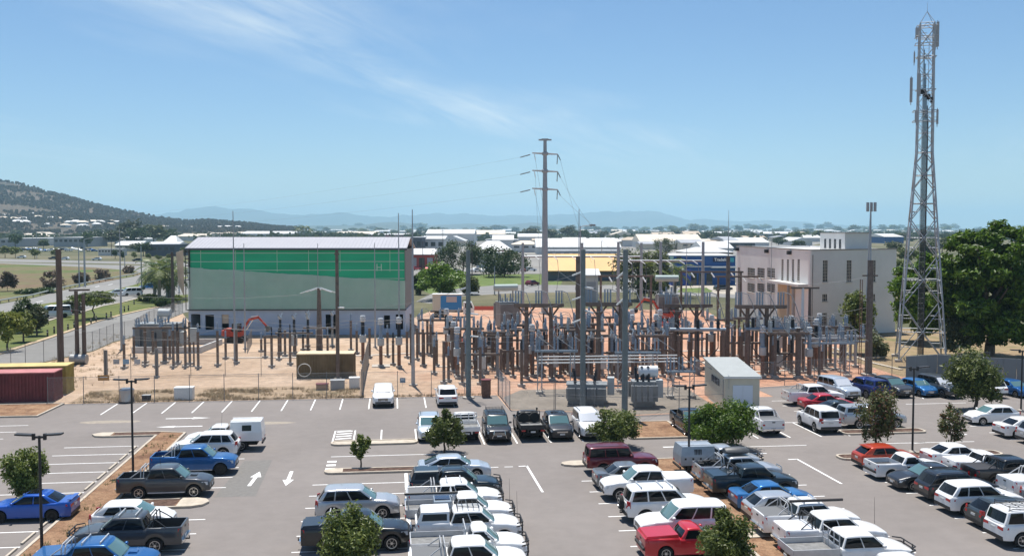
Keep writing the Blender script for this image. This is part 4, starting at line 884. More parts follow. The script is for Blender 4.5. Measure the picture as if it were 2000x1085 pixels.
def crown_mesh(seed, rx, rz, n, leaf, m, clumps=28, spread=.34, flat=0.0, bottom=-1.0):
    rg = random.Random(seed); b = MB(); cs = []
    while len(cs) < clumps:
        x, y, z = rg.uniform(-1, 1), rg.uniform(-1, 1), rg.uniform(bottom, 1); d = math.sqrt(x * x + y * y + z * z)
        if d > 1 or d < .3 * rg.random(): continue
        f = (.55 + .45 * rg.random()) / max(d, .35) * min(1, d + .25) if rg.random() < .6 else 1
        cs.append((x * f * .82, y * f * .82, z * f * .82, spread * rg.uniform(.6, 1.25)))
    vs = []; fs = []
    for k in range(n):
        c = cs[rg.randrange(clumps)]
        while True:
            q = [rg.gauss(0, .5) for _ in range(3)]
            if sum(a * a for a in q) < 1.3: break
        p = Vector(((c[0] + q[0] * c[3]) * rx, (c[1] + q[1] * c[3]) * rx, (c[2] + q[2] * c[3] * (1 - flat)) * rz))
        nrm = Vector((rg.gauss(0, .6), rg.gauss(0, .6), rg.gauss(.35, .6))) + Vector((p.x / rx, p.y / rx, p.z / rz)) * .5
        if nrm.length < .1: nrm = Vector((0, 0, 1))
        nrm.normalize(); a = nrm.cross(Vector((rg.gauss(0, 1), rg.gauss(0, 1), rg.gauss(0, 1))))
        if a.length < .05: a = Vector((1, 0, 0))
        a.normalize(); w = nrm.cross(a); s = leaf * rg.uniform(.6, 1.3); o = len(vs)
        vs += [p - a * s, p - w * s * .45 + nrm * s * .12, p + a * s, p + w * s * .45 + nrm * s * .12]; fs.append((o, o + 1, o + 2, o + 3))
    b.add(vs, fs); return b.mesh('crown', m)
def trunk_mesh(seed, h, r, rx, rz, zc, m, limbs=6, r2=None):
    rg = random.Random(seed); b = MB(); p = Vector((0, 0, -.05)); zt = zc - rz * .25; k = 4; pts = [p]
    for i in range(1, k + 1): pts.append(Vector((rg.uniform(-.05, .05) * h, rg.uniform(-.05, .05) * h, zt * i / k)))
    for i in range(k): b.tube(pts[i], pts[i + 1], lerp(r * 1.15, r * .7, i / k), lerp(r * 1.15, r * .7, (i + 1) / k), 8, i == 0)
    for j in range(limbs):
        t = rg.uniform(.55, 1); q = Vector((pts[-1].x * t, pts[-1].y * t, zt * t)); a = rg.uniform(0, 6.28) if limbs > 3 else j * 6.28 / limbs; e = Vector((math.cos(a) * rx * .65, math.sin(a) * rx * .65, zc + rz * rg.uniform(-.15, .55))); mid = q.lerp(e, .5) + Vector((0, 0, -.06 * rx))
        b.tube(q, mid, r * .5, r * .33, 6, False); b.tube(mid, e, r * .33, r * .1, 6)
    return b.mesh('trunk', m)
TC = {}
def tree(name, label, p, rx, rz, zc, col, n=3500, leaf=.14, seed=1, clumps=28, r=.09, bark=None, cat='tree', group=None, spread=.34, flat=0, bottom=-1.0, limbs=6):
    t = thing(name, label, cat, (p[0], p[1], 0), 0, group)
    ob('crown', crown_mesh(seed, rx, rz, n, leaf, LF[col], clumps, spread, flat, bottom), t, (0, 0, zc)); ob('trunk', trunk_mesh(seed + 50, zc, r, rx, rz, zc, bark or M_bark2, limbs), t); return t
def ptree(label, x, yb, x0, x1, y0, y1, col, **k):      # a tree standing at row yb, its crown filling the box x0..x1, y0..y1 of the photograph
    p = G(x, yb); s = PXM(p); zt, zb = HT(p, y0), HT(p, y1); rx = (x1 - x0) / 2 / s
    return tree(k.pop('name', 'car_park_tree'), label, p, rx * 1.16, (zt - zb) / 2 * 1.14, (zt + zb) / 2, col, **k)
ptree('slender sapling on the mulched island left of centre', 705, 912, 688, 723, 848, 903, 'green', n=900, leaf=.13, seed=3, clumps=12, r=.05, group='young car park trees')
ptree('round tree between the silver SUV and white tray ute', 867, 884, 832, 906, 800, 876, 'green', n=5500, leaf=.115, seed=4, r=.07, group='young car park trees')
ptree('dense round bush beside the square bark bed', 1197, 873, 1154, 1242, 802, 869, 'green', n=8000, leaf=.115, seed=5, clumps=36, group='young car park trees')
ptree('broad round tree before the cream shed', 1405, 874, 1346, 1468, 779, 868, 'bright', n=12500, leaf=.12, seed=6, clumps=44, r=.12, group='young car park trees')
ptree('leafy tree in front of the black ute at the bottom edge', 684, 1140, 630, 737, 992, 1105, 'green', n=9000, leaf=.098, seed=7, clumps=34, r=.07, group='young car park trees')
ptree('leafy tree with pink new leaves before the red ute', 1416, 1140, 1358, 1476, 1000, 1110, 'green', n=9000, leaf=.098, seed=8, clumps=34, r=.07, group='young car park trees')
ptree('lime-tinged round tree at the left edge behind the blue sedan', 52, 985, 10, 96, 876, 960, 'green', n=7500, leaf=.105, seed=9, clumps=34, r=.07, group='young car park trees')
ptree('uneven tree with reddish tips before the orange hatchback', 1712, 880, 1686, 1760, 752, 868, 'red', n=4200, leaf=.13, seed=10, clumps=30, r=.08, group='young car park trees')
ptree('thin sparse tree right of the lamp post', 1857, 872, 1832, 1884, 788, 862, 'red', n=1300, leaf=.13, seed=11, clumps=16, r=.06, group='young car park trees')
ptree('large round tree by the far right fence', 1903, 800, 1843, 1952, 683, 784, 'green', n=7500, leaf=.17, seed=12, clumps=44, r=.14, group='young car park trees')
ptree('huge spreading dark green fig tree at the right edge', 1932, 698, 1856, 2072, 428, 690, 'fig', n=46000, leaf=.34, seed=13, clumps=190, spread=.17, flat=.55, r=.55, name='fig_tree', bottom=-1, limbs=14)
ptree('second spreading fig behind the lattice tower', 1800, 668, 1735, 1860, 490, 655, 'fig', n=15000, leaf=.36, seed=14, clumps=80, spread=.22, flat=.5, r=.35, name='fig_tree')
ptree('bushy tree against the white building wall', 1672, 690, 1640, 1704, 575, 658, 'green', n=4500, leaf=.25, seed=15, clumps=34, r=.14, name='street_tree')
ptree('low shrub at the foot of the white building', 1712, 700, 1690, 1738, 650, 698, 'olive', n=2200, leaf=.2, seed=16, clumps=20, r=.05, name='shrub')
ptree('grey-green bushy shrub right of the lattice tower', 1868, 700, 1845, 1895, 618, 690, 'olive', n=2600, leaf=.2, seed=17, clumps=24, r=.05, name='shrub')
# verge trees beside the service road and others behind the substation
for i, (x, yb, x0, x1, y0, y1, c, lab) in enumerate([
    (15, 685, -12, 42, 606, 660, 'lime', 'lime leaved verge tree at the left edge'), (46, 667, 24, 66, 612, 652, 'lime', 'small lime verge tree right of the left edge one'), (52, 648, 20, 78, 586, 636, 'dark', 'dark round tree behind the lime verge trees'),
    (72, 655, 56, 100, 602, 640, 'olive', 'thin olive verge tree before the white van'), (183, 622, 152, 230, 568, 598, 'green', 'flat-topped verge tree right of the twin poles'), (142, 612, 130, 172, 586, 612, 'olive', 'small olive verge tree behind the twin poles'),
    (858, 585, 806, 906, 512, 583, 'bright', 'broad leafy tree beside the green building'), (905, 535, 845, 942, 468, 533, 'dark', 'tall dark gum tree behind the truck'), (985, 540, 950, 1048, 476, 540, 'dark', 'rounded dark tree on the lawn left of the steel pole'),
    (920, 575, 905, 945, 540, 572, 'green', 'small green tree before the lawn'), (1010, 470, 985, 1045, 456, 505, 'green', 'green tree behind the lawn tree'), (1260, 585, 1215, 1330, 478, 575, 'olive', 'feathery olive tree mass before the blue shop'), (1300, 498, 1275, 1320, 464, 495, 'olive', 'olive tree above the blue shop'),
    (820, 575, 798, 826, 530, 572, 'dark', 'dark shrub at the right end of the green building')]):
    ptree(lab, x, yb, x0, x1, y0, y1, c, n=2600 if x1 - x0 < 60 else 5000, leaf=.26 if yb > 600 else .4, seed=30 + i, clumps=26, r=.12 if yb > 600 else .25, name='street_tree', group='street trees', flat=.35 if 'flat' in lab else 0)
# palms
def palm(label, p, h, fl=2.6, n=16, seed=0, name='palm_tree', group=None, tr=.17):
    rg = random.Random(seed); t = thing(name, label, 'palm', (p[0], p[1], 0), 0, group); b = MB(); b.tube((0, 0, 0), (.1, 0, h * .5), tr * 1.1, tr, 8); b.tube((.1, 0, h * .5), (0, 0, h), tr, tr * .8, 8); ob('trunk', b.mesh('trunk', mat('palm_trunk', (.25, .22, .18), .9, var=.2, scale=4)), t)
    for k in range(n):
        a = k * 2.4 + rg.uniform(-.2, .2); el = rg.uniform(-.3, 1.1); b = MB(); pt = Vector((0, 0, h)); d = Vector((math.cos(a) * math.cos(el), math.sin(a) * math.cos(el), math.sin(el))); prev = pt; sd = Vector((-math.sin(a), math.cos(a), 0))
        for j in range(7):
            nx = prev + d * fl / 7; d = (d + Vector((0, 0, -.26))).normalized(); w = .42 * math.sin((j + 1) / 8 * 3.14) * fl / 2.6 + .05; dr = Vector((0, 0, -.35 * w)); fw = (nx - prev) * .8
            for sg in (-1, 1):
                for q in (0, .5): o = prev.lerp(nx, q); b.add([o, o + fw * .5, o + sd * sg * w * 1.4 + dr + fw * 1.1, o + sd * sg * w * 1.3 + dr + fw * .8], [(0, 1, 2, 3)])
            prev = nx
        ob('frond', b.mesh('frond', LF['green' if k % 3 else 'dark']), t)
    return t
for i, (x, yb, yt) in enumerate([(302, 578, 524), (311, 589, 530), (327, 581, 528), (333, 581, 522), (338, 585, 536)]):
    p = G(x, yb); palm(f'{ordn(i)} palm from the left in the cluster beside the green building', p, HT(p, yt), 5.4, 17, i, group='palm cluster at the road corner', tr=.35)
for i, (x, yb, yt) in enumerate([(582, 470, 447), (592, 470, 444), (604, 470, 447)]):
    p = G(x, yb); palm(f'{ordn(i)} of three tall palms behind the green building roof', p, HT(p, yt), 9, 14, 20 + i, group='palms behind the roof', tr=.5)
for i, (x, yb, yt) in enumerate([(1246, 585, 512), (1268, 588, 530), (1300, 585, 520), (1318, 580, 535)]):
    p = G(x, yb); palm(f'{ordn(i)} palm from the left before the blue shop', p, HT(p, yt), 5.5, 14, 30 + i, group='palms before the blue shop', tr=.3)
# hedge plants by the palms, dry bushes in the field
for i, (x, yb, x0, x1, y0, y1, c, lab) in enumerate([(290, 587, 262, 312, 574, 590, 'green', 'low clipped hedge under the palms, left clump'), (318, 598, 292, 334, 580, 598, 'dark', 'low dark hedge under the palms, front clump'), (345, 592, 334, 356, 578, 592, 'green', 'low hedge under the palms, right clump'),
    (15, 568, 0, 32, 528, 566, 'dry', 'leafless brown bush at the left edge of the field'), (100, 560, 78, 122, 530, 566, 'dry', 'brown thicket in the middle of the field'), (160, 552, 144, 172, 530, 555, 'dry', 'brown bush beside the guard rail'), (200, 545, 176, 212, 526, 548, 'dry', 'reddish brown bush further along the guard rail'), (252, 533, 240, 262, 520, 536, 'dry', 'small brown bush where the roads meet'), (70, 572, 50, 120, 562, 576, 'dark', 'dark weedy strip beside the guard rail')]):
    ptree(lab, x, yb, x0, x1, y0, y1, c, n=1800, leaf=.4, seed=60 + i, clumps=22, r=.06, name='bush', cat='bush', group='low bushes near the roads')
# ================================================================== MAJOR BUILDINGS
M_steel = mat('galvanised_steel', (0.36, 0.385, 0.41), 0.5, 0.4, var=.08, scale=2)
M_post = mat('brown_steel_post', (0.145, 0.115, 0.097), 0.75, 0.1, var=.25, scale=3)
M_rust = mat('rusty_steel', (0.20, 0.11, 0.075), 0.85, var=.3, scale=4)
M_footing = mat('footing_concrete', (0.42, 0.38, 0.33), 0.9, var=.15, scale=4)
M_ins = mat('grey_porcelain', (0.30, 0.36, 0.42), 0.25)
M_insk = mat('black_polymer', (0.02, 0.02, 0.022), 0.45)
M_insw = mat('white_porcelain', (0.66, 0.68, 0.68), 0.3)
M_wire = mat('conductor', (0.20, 0.21, 0.22), 0.6, 0.2)
M_dark = mat('dark_opening', (0.012, 0.012, 0.014), 0.9)
M_dglass = mat('building_glass', (0.03, 0.04, 0.05), 0.08, spec=.7)
def wallframe(a, b):
    a = Vector((a[0], a[1], 0)); b = Vector((b[0], b[1], 0)); d = (b - a); L = d.length; d.normalize(); n = Vector((d.y, -d.x, 0)); return a, d, n, L     # n points to the camera side
def fbox(b, a, d, n, u0, u1, z0, z1, n0, n1):
    P = lambda u, w, z: a + d * u + n * w + Vector((0, 0, z))
    return b.add([P(u0, n0, z0), P(u0, n1, z0), P(u1, n0, z0), P(u1, n1, z0), P(u0, n0, z1), P(u0, n1, z1), P(u1, n0, z1), P(u1, n1, z1)], [(0, 2, 3, 1), (4, 5, 7, 6), (0, 1, 5, 4), (2, 6, 7, 3), (1, 3, 7, 5), (0, 4, 6, 2)])
def green_building():
    A, Bp = G(369, 654), G(792, 653); a, d, n, L = wallframe(A, Bp); H = HT(A, 484); zb = HT(A, 606); up = Vector((0, 0, 1))
    r = thing('green_wrapped_building', 'large building under construction wrapped in green wall sheeting and pale mesh', 'building', A); r.location = (0, 0, 0)
    M_base = mat('base_wall_sky_shade', (0.42, 0.50, 0.60), 0.8, var=.06, scale=.6)  # white wall; bluish shade lit by the sky is painted into its colour
    M_gr = mat('green_sarking', (0.003, 0.38, 0.19), 0.45, var=.10, scale=.5, stretch=(.2, 1, 1))
    D = 16
    ops = [(1.0, 3.2), (4.4, 6.7), (24.5, 26.0), (27.8, 29.2), (30.3, 31.9)]      # openings, in 1/ metres scaled below
    k = L / 32.2; xs = [0.0]; o2 = []
    for (u, v, z0, z1) in [(.35, 1.75, .9, 3.05), (2.45, 3.75, .75, 2.95), (4.9, 5.95, .75, 2.95), (20.3, 22.3, 0.0, 2.95), (29.0, 29.9, .9, 2.8), (30.75, 31.85, .75, 2.95)]:
        o2.append((u * k, v * k, z0, z1))
    b = MB(); prev = 0
    for (u, v, z0, z1) in o2:
        fbox(b, a, d, n, prev, u, 0, zb, -.25, 0); fbox(b, a, d, n, u, v, z1, zb, -.25, 0)
        if z0 > 0: fbox(b, a, d, n, u, v, 0, z0, -.25, 0)
        prev = v
    fbox(b, a, d, n, prev, L, 0, zb, -.25, 0); fbox(b, a, d, n, 0, .25, 0, zb, -D, -.25); fbox(b, a, d, n, L - .25, L, 0, zb, -D, -.25); fbox(b, a, d, n, 0, L, 0, zb, -D - .25, -D)
    ob('base_wall', b.mesh('base_wall', M_base), r)
    ob('floor_slab', fbox(MB(), a, d, n, .3, L - .3, .0, .08, -D, -.3).mesh('floor_slab', M_footing), r)
    for i, (u, v, z0, z1) in enumerate(o2):
        b = MB(); fbox(b, a, d, n, u - .09, u, z0, z1 + .09, -.1, .04); fbox(b, a, d, n, v, v + .09, z0, z1 + .09, -.1, .04); fbox(b, a, d, n, u, v, z1, z1 + .09, -.1, .04); w = ob('opening_frame', b.mesh('opening_frame', M_base), r)
        if i in (2,): ob('board_panel', fbox(MB(), a, d, n, u + .02, v - .02, z0 + .9, z1 - .02, -.2, -.15).mesh('board_panel', mat('pale_ply', (.62, .5, .36), .8)), w)  # pale tan ply panel set in one opening
    ob('inner_wall', fbox(MB(), a, d, n, .3, L - .3, 0.05, zb, -6.2, -6).mesh('inner_wall', mat('dark_grey_block', (.10, .10, .10), .9)), r)  # dark grey block wall behind the openings
    ob('ledge', fbox(MB(), a, d, n, -.15, L + .15, zb, zb + .16, -.3, .25).mesh('ledge', mat('dark_flashing', (.06, .065, .07), .6)), r)
    sh = ob('wall_sheeting', fbox(fbox(MB(), a, d, n, .35, L - .1, zb + .16, H - .25, -.2, 0), a, d, n, .35, L - .1, zb + .16, H - .25, -D, -D + .2).mesh('wall_sheeting', M_gr), r)
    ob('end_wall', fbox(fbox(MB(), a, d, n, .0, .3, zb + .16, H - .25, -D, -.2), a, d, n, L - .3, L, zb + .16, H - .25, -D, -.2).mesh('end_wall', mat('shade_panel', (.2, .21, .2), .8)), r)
    M_rail = mat('batten', (0.40, 0.62, 0.50), 0.7)
    nz = 7
    for i in range(nz):
        z = lerp(zb + .16, H - .25, (i + .6) / nz); ob('batten', fbox(MB(), a, d, n, .4, L - .12, z - .045, z + .045, 0, .06).mesh('batten', M_rail), sh)
    for u in (.06, .22, .41, .555, .70, .93): ob('batten', fbox(MB(), a, d, n, L * u - .03, L * u + .03, lerp(zb, H, .62) if u > .3 else zb + .2, H - .3, .002, .045).mesh('batten', M_rail), sh)
    q = MB(); fbox(q, a, d, n, L * .868, L * .872, H - 3.3, H - 2.3, 0, .05); fbox(q, a, d, n, L * .888, L * .892, H - 3.3, H - 2.3, 0, .05); fbox(q, a, d, n, L * .872, L * .888, H - 2.85, H - 2.75, 0, .05); ob('mark', q.mesh('mark', M_rail), sh)
    # translucent mesh hung over the lower part, its top edge sloping down to the right
    m = bpy.data.materials.new('mesh_wrap'); m.use_nodes = True; nt = m.node_tree; p = nt.nodes['Principled BSDF']; p.inputs['Roughness'].default_value = .95; p.inputs['Base Color'].default_value = (.76, .86, .82, 1); p.inputs['Specular IOR Level'].default_value = .1
    tr = nt.nodes.new('ShaderNodeBsdfTransparent'); tl = nt.nodes.new('ShaderNodeBsdfTranslucent'); tl.inputs[0].default_value = (.70, .80, .77, 1); m1 = nt.nodes.new('ShaderNodeMixShader'); m1.inputs[0].default_value = .35; m2 = nt.nodes.new('ShaderNodeMixShader'); m2.inputs[0].default_value = .30
    tc = nt.nodes.new('ShaderNodeTexCoord'); nz_ = nt.nodes.new('ShaderNodeTexNoise'); nz_.inputs['Scale'].default_value = .35; nz_.inputs['Detail'].default_value = 6; nt.links.new(tc.outputs['Object'], nz_.inputs['Vector']); mr = nt.nodes.new('ShaderNodeMapRange'); mr.inputs[3].default_value = .26; mr.inputs[4].default_value = .50; nt.links.new(nz_.outputs[0], mr.inputs[0]); nt.links.new(mr.outputs[0], m2.inputs[0])
    nt.links.new(p.outputs[0], m1.inputs[1]); nt.links.new(tl.outputs[0], m1.inputs[2]); nt.links.new(m1.outputs[0], m2.inputs[1]); nt.links.new(tr.outputs[0], m2.inputs[2]); nt.links.new(m2.outputs[0], nt.nodes['Material Output'].inputs[0])
    zl, zr = HT(A, 522), HT(Bp, 548); N = 14; rg = random.Random(2); prev = None
    for i in range(N):
        u0, u1 = L * i / N, L * (i + 1) / N; t0 = lerp(zl, zr, i / N) + rg.uniform(-.05, .05); t1 = lerp(zl, zr, (i + 1) / N) + rg.uniform(-.05, .05); bb = MB(); P = lambda u, w, z: a + d * u + n * w + up * z
        bb.add([P(u0, .22, zb + .2), P((u0 + u1) / 2, .27, zb + .2), P(u1, .22, zb + .2), P(u0, .16, t0), P((u0 + u1) / 2, .2, (t0 + t1) / 2 - .04), P(u1, .16, t1)], [(0, 1, 4, 3), (1, 2, 5, 4)]); ob('mesh_sheet', bb.mesh('mesh_sheet', m), r)
    # roof
    ov = .3; HR = H + 1.5; M_rf = mat('white_roof_sheet', (.40, .395, .42), .45, .0, var=.03, scale=.4); nb = 32
    b = MB(); P = lambda u, w, z: a + d * u + n * w + up * z
    b.add([P(-ov, ov, H), P(L + ov, ov, H), P(L + ov, -6.2, HR), P(-ov, -6.2, HR), P(-ov, -D - ov, HR - 1.8), P(L + ov, -D - ov, HR - 1.8), P(-ov, ov, H - .12), P(L + ov, ov, H - .12), P(-ov, -6.2, HR - .12), P(L + ov, -6.2, HR - .12), P(-ov, -D - ov, HR - 1.92), P(L + ov, -D - ov, HR - 1.92)],
          [(0, 1, 2, 3), (3, 2, 5, 4), (0, 6, 7, 1), (0, 3, 8, 6), (3, 4, 10, 8), (1, 7, 9, 2), (2, 9, 11, 5), (6, 8, 9, 7), (8, 10, 11, 9)]); rf = ob('roof', b.mesh('roof', M_rf), r)
    b = MB()
    for i in range(60):
        u = lerp(-ov + .1, L + ov - .1, i / 59); b.tube(P(u, ov, H + .015), P(u, -6.2, HR + .015), .02, n=4)
    ob('roof_rib', b.mesh('roof_rib', M_rf), rf); ob('gutter', fbox(MB(), a, d, n, -ov, L + ov, H - .32, H - .12, ov - .02, ov + .16).mesh('gutter', mat('dark_flashing', (.06, .065, .07), .6)), rf)
    b = MB()
    for i in range(5):
        z = H - .6 - i * 1.0; fbox(b, a, d, n, -.35, .35, z, z + .12, .02, .3)
    for u in (-.3, .3): fbox(b, a, d, n, u - .05, u + .05, zb, H - .3, .1, .2)
    ob('scaffold', b.mesh('scaffold', M_black), r)
    o = tag(ob('tarpaulin', MB().add([P(-1.4, .8, H * .95), P(-.5, .4, H * .98), P(-.5, .3, 5.5), P(-1.1, 1.0, 7.6), P(-.9, .9, H * .6), P(-1.36, .86, H * .95), P(-.46, .46, H * .98), P(-.46, .36, 5.5), P(-1.06, 1.06, 7.6)], [(0, 1, 2, 3), (5, 8, 7, 6), (0, 3, 8, 5), (1, 6, 7, 2), (0, 5, 6, 1), (3, 2, 7, 8)]).mesh('tarpaulin', mat('tan_tarp', (.5, .43, .33), .9, var=.12, scale=1))), 'tan sheet hanging at the left end of the green building', 'tarpaulin')
green_building()
def window_grid(root, a, d, n, u0, u1, z0, z1, cols, rows, fm):
    w = ob('window', fbox(MB(), a, d, n, u0, u1, z0, z1, -.12, -.08).mesh('window', M_dglass), root); b = MB(); t = .05
    for i in range(cols + 1): u = lerp(u0, u1, i / cols); fbox(b, a, d, n, u - t / 2, u + t / 2, z0, z1, -.09, -.02)
    for j in range(rows + 1): z = lerp(z0, z1, j / rows); fbox(b, a, d, n, u0, u1, z - t / 2, z + t / 2, -.088, -.022)
    ob('frame', b.mesh('frame', fm), w); ob('sill', fbox(MB(), a, d, n, u0 - .1, u1 + .1, z0 - .12, z0 - .02, -.1, .12).mesh('sill', fm), w)
def holed_wall(a, d, n, L, H, holes, th=.3):
    """wall with rectangular openings: holes = (u0,u1,z0,z1)"""
    b = MB(); us = sorted(set([0, L] + [v for h in holes for v in h[:2]])); zs = sorted(set([0, H] + [v for h in holes for v in h[2:]]))
    for u0, u1 in zip(us, us[1:]):
        z = 0
        for z0, z1 in zip(zs, zs[1:]):
            um, zm = (u0 + u1) / 2, (z0 + z1) / 2
            if any(h[0] < um < h[1] and h[2] < zm < h[3] for h in holes): 
                if z0 > z: fbox(b, a, d, n, u0, u1, z, z0, -th, 0)
                z = z1
        if H > z: fbox(b, a, d, n, u0, u1, z, H, -th, 0)
    return b
def white_building():
    C = G(1580, 660); Lf = G(1437, 619); d1 = (Lf - C).normalized(); ang = math.atan2(d1.y, d1.x)
    d2 = Vector((math.sin(ang), -math.cos(ang), 0)); L1 = (Lf - C).length; Rg = G(1748, 648); L2 = (Rg - C).dot(d2); L2 = max(L2, 12); d2 = (Rg - C).normalized(); L2 = (Rg - C).length
    H = HT(C, 489); r = thing('white_building', 'large off-white three storey building with tall gridded windows', 'building', (0, 0, 0))
    Mw = mat('painted_render', (.72, .70, .67), .85, var=.05, scale=.3); fm = mat('cream_frame', (.50, .45, .40), .7)
    a1, dd1, n1, _ = wallframe(Lf, C); a2, dd2, n2, _ = wallframe(C, Rg)
    # left face (towards the substation): u runs from the far end to the corner; convert photograph columns to u
    def ucol(a, d, xs):
        lo, hi = -5, 90
        for _ in range(40):
            m = (lo + hi) / 2; p = a + d * m; dv = Vector((p.x, p.y, -CAM_H)); x = 1000 + FPX * dv.dot(_rt) / dv.dot(_fw)
            if x < xs: lo = m
            else: hi = m
        return lo
    def row(p, y): return HT(p, y)
    def holes1(cols, y0, y1):
        out = []
        for (x0, x1) in cols: u0, u1 = ucol(a1, dd1, x0), ucol(a1, dd1, x1); p = a1 + dd1 * (u0 + u1) / 2; out.append((u0, u1, row(p, y1), row(p, y0)))
        return out
    L1 = (C - Lf).length
    hA = holes1([(1459, 1473), (1478, 1492), (1497, 1512)], 523, 542); hA2 = holes1([(1459, 1473), (1478, 1492), (1497, 1512)], 553, 570); hB = holes1([(1524.5, 1528.5), (1535, 1539), (1545, 1549), (1555.5, 1560)], 506, 548); hD = holes1([(1440, 1444)], 522, 575)
    hs1 = hA + hA2 + hB + hD
    hs1 = [(round(h[0], 3), round(h[1], 3), round(h[2], 2), round(h[3], 2)) for h in hs1]
    def holes2(cols, y0, y1):
        out = []
        for (x0, x1) in cols: u0, u1 = ucol(a2, dd2, x0), ucol(a2, dd2, x1); p = a2 + dd2 * (u0 + u1) / 2; out.append((u0, u1, row(p, y1), row(p, y0)))
        return out
    c2 = [(1605, 1614.5), (1651.5, 1661), (1699, 1708)]
    hT, hM, hL = holes2(c2, 508, 550), holes2(c2, 574, 588), holes2(c2[:2], 611, 642)
    w1 = ob('wall', holed_wall(a1, dd1, n1, L1, H, hs1).mesh('wall', Mw), r); w2 = ob('wall', holed_wall(a2, dd2, n2, L2, H, hT + hM + hL).mesh('wall', Mw), r)
    for h in hA + hA2: window_grid(r, a1, dd1, n1, *h, 5, 4, fm)
    for h in hB: window_grid(r, a1, dd1, n1, *h, 2, 10, fm)
    for h in hD: window_grid(r, a1, dd1, n1, *h, 2, 12, fm)
    for h in hT: window_grid(r, a2, dd2, n2, *h, 3, 7, fm)
    for h in hM: window_grid(r, a2, dd2, n2, *h, 3, 2, fm)
    for h in hL: window_grid(r, a2, dd2, n2, *h, 3, 6, fm)
    back = Lf + (Rg - C); 
    ob('wall', MB().poly([Rg, Rg + Vector((-.3, 0, 0)), back + Vector((-.3, 0, 0)), back], 0, H).poly([back, back + Vector((0, -.3, 0)), Lf + Vector((0.3, -.3, 0)), Lf + Vector((.3, 0, 0))], 0, H).mesh('wall', Mw), r)
    rf = ob('roof', MB().poly([C + Vector((0, .5, 0)), Rg, back, Lf + Vector((.4, 0, 0))], H - .5, H - .25).mesh('roof', mat('pale_roof', (.62, .62, .60), .7)), r)
    ob('interior', MB().poly([C + n1 * -.6 + n2 * -.6, Rg + n2 * -.6 - dd2 * .5, back - dd2 * .5, Lf + n1 * -.6 - dd1 * -.5], 0.02, H - .6).mesh('interior', M_dark), r)
    b = MB(); fbox(b, a1, dd1, n1, -.1, L1 + .05, H, H + .14, -.4, .08); fbox(b, a2, dd2, n2, 0.06, L2 + .1, H + .002, H + .142, -.4, .08); ob('coping', b.mesh('coping', mat('dark_coping', (.22, .21, .20), .7)), r)
    for x in (1440, 1497, 1541): u = ucol(a1, dd1, x); q = MB(); fbox(q, a1, dd1, n1, u, u + .6, H - .75, H - .2, 0, .55); ob('floodlight', q.mesh('floodlight', M_black), r)
    # loading bay with a tan door and canopy near the corner
    u0, u1 = ucol(a1, dd1, 1519), ucol(a1, dd1, 1552); q = MB(); fbox(q, a1, dd1, n1, u0, u1, 0, 7.0, .01, .1); ob('roller_door', q.mesh('roller_door', mat('tan_door', (.50, .36, .23), .8, var=.08, scale=.8)), r)
    q = MB(); fbox(q, a1, dd1, n1, u0 - .4, L1 - .3, 7.2, 7.5, 0, 1.6); ob('canopy', q.mesh('canopy', mat('pale_canopy', (.6, .59, .56), .8)), r)
    for u in (u1 + .7, u1 + 2.6): q = MB(); fbox(q, a1, dd1, n1, u, u + .35, 0, 7.2, 1.2, 1.5); ob('column', q.mesh('column', mat('grey_column', (.28, .28, .27), .8)), r)
    for x in (1556, 1585): 
        pp = a2 + dd2 * .4 if x > 1580 else a1 + dd1 * (L1 - .5)
        ob('downpipe', MB().tube(pp + n2 * .12, pp + n2 * .12 + Vector((0, 0, H - .6)), .07).mesh('downpipe', mat('grey_column', (.28, .28, .27), .8)), r)
    # roof-top plant room
    ft = a2 + dd2 * ucol(a2, dd2, 1652); pc = C + (Lf - C) * .08 + dd2 * (ucol(a2, dd2, 1654)); q0 = C + dd2 * ucol(a2, dd2, 1654) + (Lf - C).normalized() * 1.2; dL = (Lf - C).normalized()
    q1 = q0 + dd2 * 5.4; q3 = q0 + dL * 9; q2 = q1 + dL * 9; HP = H + 2.35; pl = ob('plant_room', MB().poly([q0, q1, q2, q3], H - .2, HP).mesh('plant_room', Mw), r); ob('coping', MB().poly([q0 - dd2 * .1 - dL * .1, q1 + dd2 * .1 - dL * .1, q2 + dd2 * .1 + dL * .1, q3 - dd2 * .1 + dL * .1], HP, HP + .12).mesh('coping', mat('dark_coping', (.22, .21, .20), .7)), pl)
    a3, d3, n3, L3 = wallframe(q3, q0)
    for k in range(4): u = L3 * (.18 + .2 * k); ob('window', fbox(MB(), a3, d3, n3, u, u + .7, H + .1, H + 1.5, -.05, .03).mesh('window', M_dglass), pl)
white_building()
